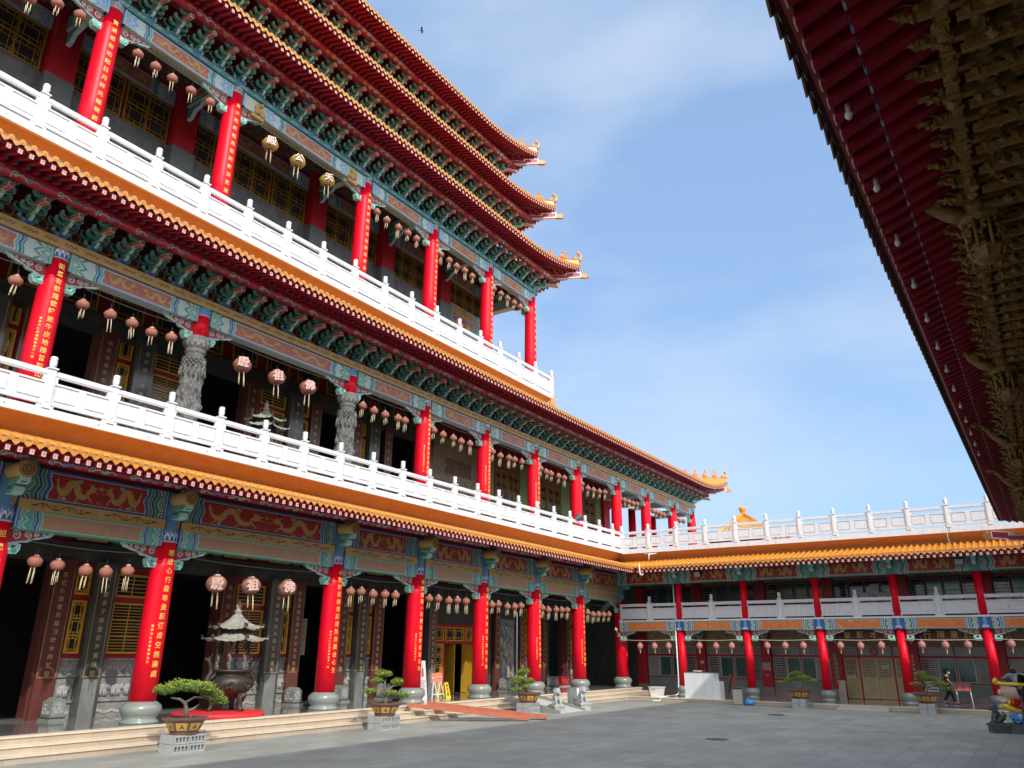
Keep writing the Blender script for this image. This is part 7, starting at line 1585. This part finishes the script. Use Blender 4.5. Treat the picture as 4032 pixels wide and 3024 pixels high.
# =============== PEOPLE AND THE CARTOON STATUE ===============
SKIN = mat('skin', (0.62, 0.40, 0.29), 0.5, var=0.04); BLKC = mat('black_cloth', (0.012, 0.012, 0.014), 0.8, var=0.1); HAIRB = mat('black_hair', (0.012, 0.010, 0.010), 0.45, var=0.2, scale=30)
HAIRN = mat('brown_hair', (0.085, 0.032, 0.014), 0.45, var=0.45, scale=22); MASKM = mat('mask_cloth', (0.62, 0.63, 0.66), 0.8, var=0.0); SOLE = mat('white_sole', (0.75, 0.75, 0.72), 0.6, var=0); BAGR = mat('red_bag', (0.55, 0.04, 0.03), 0.5); COAT = mat('charcoal_coat', (0.04, 0.04, 0.05), 0.8, var=0.15)
def skin(name, joints, edges, mt, parent, root=None, sub=1):
    names = list(joints); idx = {n: i for i, n in enumerate(names)}
    me = bpy.data.meshes.new(name); me.from_pydata([joints[n][0] for n in names], [(idx[a], idx[b]) for a, b in edges], []); me.materials.append(mt)
    o = bpy.data.objects.new(name, me); SC.collection.objects.link(o); o.parent = parent
    md = o.modifiers.new('skin', 'SKIN'); md.use_smooth_shade = True
    lay = me.skin_vertices[0].data if me.skin_vertices else None
    if lay is None: bpy.context.view_layer.objects.active = o; me.attributes; lay = me.skin_vertices[0].data
    for n in names:
        r = joints[n][1]; lay[idx[n]].radius = (r, r) if not isinstance(r, tuple) else r; lay[idx[n]].use_root = (n == (root or names[0]))
    if sub: s = o.modifiers.new('sub', 'SUBSURF'); s.levels = sub; s.render_levels = sub
    return o
def head(mb, c, f, r=0.095, mt=None, ears=True):
    "head with brow, nose, mouth and chin; f = facing direction (unit, horizontal)"
    c = Vector(c); f = Vector(f); sd = Vector((-f.y, f.x, 0)); mt = mt or SKIN
    mb.blob(c+Vector((0,0,0.02)), (r*0.86,)*2+(r*1.2,), mt, 14); mb.blob(c+f*r*0.35+Vector((0,0,-r*0.55)), (r*0.52,)*2+(r*0.62,), mt, 12)
    mb.blob(c+f*r*0.92+Vector((0,0,-r*0.12)), (r*0.16,r*0.16,r*0.26), mt, 8)
    for s in (1, -1):
        mb.blob(c+f*r*0.76+sd*s*r*0.34+Vector((0,0,r*0.12)), (r*0.13,)*3, HAIRB, 6); 
        if ears: mb.blob(c+sd*s*r*0.88+Vector((0,0,-r*0.05)), (r*0.16,r*0.16,r*0.28), mt, 8)
    mb.blob(c+f*r*0.80+Vector((0,0,-r*0.62)), (r*0.2,r*0.2,r*0.07), RNOSE, 6)
def hand(parent, wrist, d, palmn, mt=None, s=1.0):
    "relaxed hand: palm, four bent fingers of unequal length, thumb from the side"
    w = Vector(wrist); d = Vector(d).normalized(); nrm = Vector(palmn).normalized(); sd = d.cross(nrm).normalized()
    J = {'w': (w, 0.022*s), 'p': (w+d*0.05*s, (0.036*s, 0.018*s))}; E = [('w','p')]
    for k, (off, L) in enumerate(((0.030,0.07),(0.010,0.08),(-0.010,0.075),(-0.030,0.06))):
        a = w+d*0.085*s+sd*off*s; b = a+(d*0.8+nrm*0.45).normalized()*L*0.5*s; c = b+(d*0.35+nrm*0.9).normalized()*L*0.5*s
        J['a%d' % k] = (a, 0.0095*s); J['b%d' % k] = (b, 0.0085*s); J['c%d' % k] = (c, 0.007*s); E += [('p','a%d' % k), ('a%d' % k,'b%d' % k), ('b%d' % k,'c%d' % k)]
    t1 = w+d*0.03*s+sd*0.038*s; t2 = t1+(d*0.6+sd*0.5+nrm*0.4).normalized()*0.032*s; t3 = t2+(d*0.8+nrm*0.5).normalized()*0.026*s
    J['t1'] = (t1, 0.012*s); J['t2'] = (t2, 0.010*s); J['t3'] = (t3, 0.008*s); E += [('w','t1'),('t1','t2'),('t2','t3')]
    return J, E
# walking person: faces +x
w = empty('person', 'person in black T-shirt and trousers with a white face mask striding along the far terrace', 'person', (-4.27, 43.15, 0.18))
J = {'pel': ((0,0,0.84),0.105), 'wa': ((0.0,0,0.98),0.095), 'ch': ((0.01,0,1.16),0.11), 'sh': ((0.01,0,1.27),0.085), 'nk': ((0.03,0,1.34),0.045), 'hd': ((0.05,0,1.42),0.06),
 'sR': ((0.01,-0.15,1.25),0.048), 'eR': ((0.10,-0.19,1.05),0.036), 'wR': ((0.24,-0.19,0.90),0.026), 'sL': ((0.01,0.15,1.25),0.048), 'eL': ((-0.12,0.19,1.05),0.036), 'wL': ((-0.14,0.18,0.84),0.026),
 'hR': ((0.0,-0.085,0.80),0.085), 'kR': ((0.14,-0.09,0.47),0.058), 'aR': ((0.22,-0.09,0.12),0.040), 'fR': ((0.34,-0.09,0.05),0.032), 'hL': ((0,0.085,0.80),0.085), 'kL': ((-0.04,0.09,0.46),0.058), 'aL': ((-0.24,0.09,0.17),0.040), 'fL': ((-0.15,0.09,0.05),0.032)}
Ed = [('pel','wa'),('wa','ch'),('ch','sh'),('sh','nk'),('nk','hd'),('sh','sR'),('sR','eR'),('eR','wR'),('sh','sL'),('sL','eL'),('eL','wL'),('pel','hR'),('hR','kR'),('kR','aR'),('aR','fR'),('pel','hL'),('hL','kL'),('kL','aL'),('aL','fL')]
for wn, wp, d in (('wR', J['wR'][0], (0.75,0,-0.6)), ('wL', J['wL'][0], (0.05,0,-1))):
    hj, he = hand(w, wp, d, (0.3,0,-0.2) if wn == 'wR' else (0.8,0,0.1))
    for k, v in hj.items():
        if k != 'w': J[wn+k] = v
    Ed += [((wn if a == 'w' else wn+a), wn+b) for a, b in he]
b = skin('body', J, Ed, SKIN, w, 'pel', 1)
mb = MB(); head(mb, (0.07,0,1.45), (1,0,0)); mb.build('face', b)
sub = lambda ks, g: {k: (J[k][0], J[k][1]+g) for k in ks}
sh = sub(['wa','ch','sh','sR','sL'], 0.018); sh['pel2'] = ((0,0,0.86),0.125); sh['uR'] = ((0.06,-0.175,1.13),0.055); sh['uL'] = ((-0.06,0.175,1.13),0.055)
skin('t_shirt', sh, [('pel2','wa'),('wa','ch'),('ch','sh'),('sh','sR'),('sR','uR'),('sh','sL'),('sL','uL')], BLKC, w, 'pel2', 1)
tr = sub(['pel','hR','kR','aR','hL','kL','aL'], 0.014); skin('trousers', tr, [('pel','hR'),('hR','kR'),('kR','aR'),('pel','hL'),('hL','kL'),('kL','aL')], BLKC, w, 'pel', 1)
for (x, y, z, rx) in ((0.29,-0.09,0.05,0.0),(-0.19,0.09,0.06,0.35)):
    mb = MB(); R_ = Matrix.Rotation(rx, 3, 'Y'); mb.blob((x,y,z), (0.135,0.05,0.05), BLKC, 12, rot=R_); mb.blob((x,y,z-0.03), (0.14,0.052,0.022), SOLE, 12, rot=R_); mb.build('shoe', w)
mb = MB(); mb.blob((0.045,0,1.49), (0.105,0.098,0.115), HAIRB, 14, 0.12, 2); mb.blob((0.0,0,1.42), (0.07,0.085,0.11), HAIRB, 12, 0.15, 5); mb.blob((-0.05,0,1.52), (0.06,0.06,0.06), HAIRB, 10, 0.3, 6); mb.build('hair', w)
mb = MB(); mb.blob((0.135,0,1.405), (0.045,0.058,0.052), MASKM, 12); mb.tube([(0.12,-0.05,1.42),(0.06,-0.09,1.44)], 0.004, 4, MASKM); mb.tube([(0.12,0.05,1.42),(0.06,0.09,1.44)], 0.004, 4, MASKM); mb.build('face_mask', w)
mb = MB(); mb.blob((-0.06,-0.17,0.88), (0.06,0.045,0.07), BAGR, 10, 0.2, 3); mb.tube([(-0.06,-0.16,0.94),(-0.02,-0.14,1.12),(0.02,-0.02,1.30)], 0.008, 4, BAGR); o = mb.build('shoulder_bag'); o.location = w.location; tag(o, 'small red shoulder bag hanging at the walking person\'s hip', 'bag')
# person with long brown hair close to the camera, at the right edge
p = empty('person', 'person with long brown hair, close up at the bottom right corner, seen from behind', 'person', (0.066, 1.5, 0.77))
J = {'pel': ((0,0,0.88),0.12), 'wa': ((0,0,1.02),0.10), 'ch': ((0,0,1.20),0.12), 'sh': ((0,0,1.32),0.09), 'nk': ((0,0,1.39),0.05), 'hd': ((0,0.01,1.47),0.065),
 'sR': ((0.16,0,1.30),0.05), 'eR': ((0.20,0,1.05),0.04), 'wR': ((0.20,0.04,0.82),0.028), 'sL': ((-0.13,0.03,1.30),0.05), 'eL': ((-0.15,0.03,1.05),0.04), 'wL': ((-0.13,0.08,0.82),0.028),
 'hR': ((0.09,0,0.84),0.09), 'kR': ((0.09,0.01,0.48),0.06), 'aR': ((0.09,0,0.10),0.042), 'fR': ((0.09,0.12,0.04),0.035), 'hL': ((-0.09,0,0.84),0.09), 'kL': ((-0.09,0.01,0.48),0.06), 'aL': ((-0.09,0,0.10),0.042), 'fL': ((-0.09,0.12,0.04),0.035)}
Ed = [('pel','wa'),('wa','ch'),('ch','sh'),('sh','nk'),('nk','hd'),('sh','sR'),('sR','eR'),('eR','wR'),('sh','sL'),('sL','eL'),('eL','wL'),('pel','hR'),('hR','kR'),('kR','aR'),('aR','fR'),('pel','hL'),('hL','kL'),('kL','aL'),('aL','fL')]
for wn in ('wR','wL'):
    hj, he = hand(p, J[wn][0], (0,0.1,-1), (0,0.8,0.1))
    for k, v in hj.items():
        if k != 'w': J[wn+k] = v
    Ed += [((wn if a == 'w' else wn+a), wn+b_) for a, b_ in he]
b = skin('body', J, Ed, SKIN, p, 'pel', 1); mb = MB(); head(mb, (0,0.03,1.50), (0,1,0)); mb.build('face', b)
sub = lambda ks, g: {k: (J[k][0], J[k][1]+g) for k in ks}
skin('coat', sub(['pel','wa','ch','sh','sR','eR','sL','eL'], 0.02), [('pel','wa'),('wa','ch'),('ch','sh'),('sh','sR'),('sR','eR'),('sh','sL'),('sL','eL')], COAT, p, 'pel', 1)
skin('trousers', {**sub(['hR','kR','aR','hL','kL','aL'], 0.014), 'pel': ((0,0,0.86),0.115)}, [('pel','hR'),('hR','kR'),('kR','aR'),('pel','hL'),('hL','kL'),('kL','aL')], BLKC, p, 'pel', 1)
mb = MB()
prof = [(0.0,0.155),(0.05,0.148),(0.085,0.125),(0.108,0.085),(0.118,0.03),(0.123,-0.05),(0.130,-0.12),(0.134,-0.20),(0.125,-0.30),(0.10,-0.38),(0.06,-0.43)]
R_ = []; n = 40; rr = random.Random(2); wv = [rr.uniform(0.94, 1.05) for _ in range(n)]
for j, (r, z) in enumerate(prof):
    R_.append([mb.P((r*cos(2*pi*k/n)*(wv[k] if j > 3 else 1), r*sin(2*pi*k/n)*0.95*(wv[k] if j > 3 else 1)-0.01, 1.50+z)) for k in range(n)])
for j in range(len(prof)-1):
    for k in range(n):
        a = 2*pi*(k+0.5)/n
        if sin(a) > 0.55 and 3 < j: continue        # open at the face
        mb.face((R_[j][k], R_[j][(k+1)%n], R_[j+1][(k+1)%n], R_[j+1][k]), HAIRN, True)
for k in range(140):
    a = rr.uniform(pi*0.85, pi*2.15); r = 0.128; w_ = rr.uniform(0.0012, 0.003); x0 = Vector((r*0.9*cos(a), r*0.88*sin(a)-0.01, 1.50+rr.uniform(0.0,0.08))); x1 = Vector((r*1.04*cos(a+rr.uniform(-.1,.1)), r*sin(a)-0.01, 1.33)); x2 = Vector((r*0.98*cos(a+rr.uniform(-.2,.2)), r*0.95*sin(a)-0.01, 1.12+rr.uniform(-0.05,0.06)))
    mb.tube([x0, x1, x2], [w_, w_, w_*0.4], 4, HAIRN)
mb.build('hair', p)
# cartoon child statue (generic round-headed child with a yellow hoop on the hair)
CREAMF = mat('cream_face_paint', (0.72, 0.50, 0.40), 0.3, var=0.05, coat=0.5); GLB = mat('glossy_black_paint', (0.018, 0.008, 0.010), 0.12, var=0, coat=0.8); GLY = mat('glossy_yellow_paint', (0.80, 0.58, 0.01), 0.3, var=0.05, coat=0.4); GLR = mat('glossy_red_paint', (0.50, 0.01, 0.012), 0.2, var=0.05, coat=0.6); GLU = mat('glossy_sky_blue_paint', (0.10, 0.38, 0.85), 0.35, var=0.06, coat=0.3)
t = empty('child_statue', 'cartoon child statue with glossy black hair, yellow hoop and red shirt at the right edge', 'statue', (-1.15, 31.95, 0.0))
mb = MB(); mb.lathe((0.0,0,0), [(0.62,0),(0.62,0.16),(0.55,0.18),(0.55,0.28)], 8, DGRY, sm=False); mb.build('stone_base', t)
mb = MB(); mb.blob((0.05,0,0.48), (0.42,0.36,0.24), GLU, 14, 0.15, 3)
for k, (x, z) in enumerate(((-0.25,0.5),(-0.1,0.38),(0.1,0.4),(0.3,0.5))): mb.tube([(x+0.13*cos(q*0.7)*(1-q/11), -0.33, z+0.13*sin(q*0.7)*(1-q/11)) for q in range(10)], 0.025, 6, LBLUE)
mb.build('blue_wave', t)
mb = MB(); mb.blob((0.05,0,0.84), (0.26,0.22,0.24), GLR, 16); mb.tube([(0.0,-0.16,0.95),(-0.14,-0.24,0.90),(-0.24,-0.24,0.93)], [0.10,0.10,0.09], 10, GLR); mb.build('shirt', t)
mb = MB(); mb.tube([(-0.22,-0.24,0.92),(-0.30,-0.24,0.93)], [0.10,0.105], 12, GLY); mb.build('cuff', t)
mb = MB(); mb.blob((-0.40,-0.24,0.95), (0.11,0.085,0.075), CREAMF, 12)
for k in range(4): mb.tube([(-0.46,-0.28+0.028*k,0.97-0.012*k),(-0.52,-0.27+0.026*k,0.96-0.012*k),(-0.53,-0.26+0.024*k,0.92)], [0.022,0.02,0.014], 6, CREAMF)
mb.tube([(-0.40,-0.20,1.0),(-0.45,-0.20,1.04),(-0.48,-0.21,1.04)], [0.025,0.022,0.015], 6, CREAMF); mb.build('hand', t)
mb = MB(); mb.tube([(-0.05,-0.1,0.66),(-0.25,-0.2,0.74),(-0.42,-0.2,0.82),(-0.52,-0.2,0.80)], [0.13,0.11,0.10,0.07], 10, GLY); mb.tube([(-0.1,-0.05,0.62),(-0.1,-0.28,0.66),(0.1,-0.32,0.68)], [0.1,0.08,0.06], 8, GOLD); mb.build('boots', t)
mb = MB(); mb.blob((0,0,1.33), (0.50,0.44,0.36), CREAMF, 22); mb.blob((-0.47,-0.10,1.22), (0.09,0.12,0.09), CREAMF, 10); mb.blob((-0.50,0,1.30), (0.045,0.05,0.04), CREAMF, 8); mb.blob((-0.50,-0.13,1.38), (0.03,0.05,0.07), GLB, 8); mb.blob((-0.50,0.13,1.38), (0.03,0.05,0.07), GLB, 8); mb.build('head', t)
mb = MB(); mb.blob((0.16,0,1.36), (0.44,0.47,0.40), GLB, 20); mb.blob((0.06,0,1.52), (0.50,0.47,0.34), GLB, 22)
for k in range(9): mb.blob((0.0+0.05*cos(k*2.4), 0.05*sin(k*2.4), 1.86+0.012*k), (0.05,0.05,0.05), GLB, 6, 0.5, k)
mb.build('hair', t)
mb = MB(); mb.tube([(0.03+0.545*cos(a), 0.50*sin(a), 1.49-0.02*cos(a)) for a in [2*pi*k/28 for k in range(29)]], 0.052, 8, GLY, False); mb.blob((-0.56,-0.10,1.56), (0.10,0.10,0.10), GLY, 10, 0.4, 2); mb.build('hoop', t)
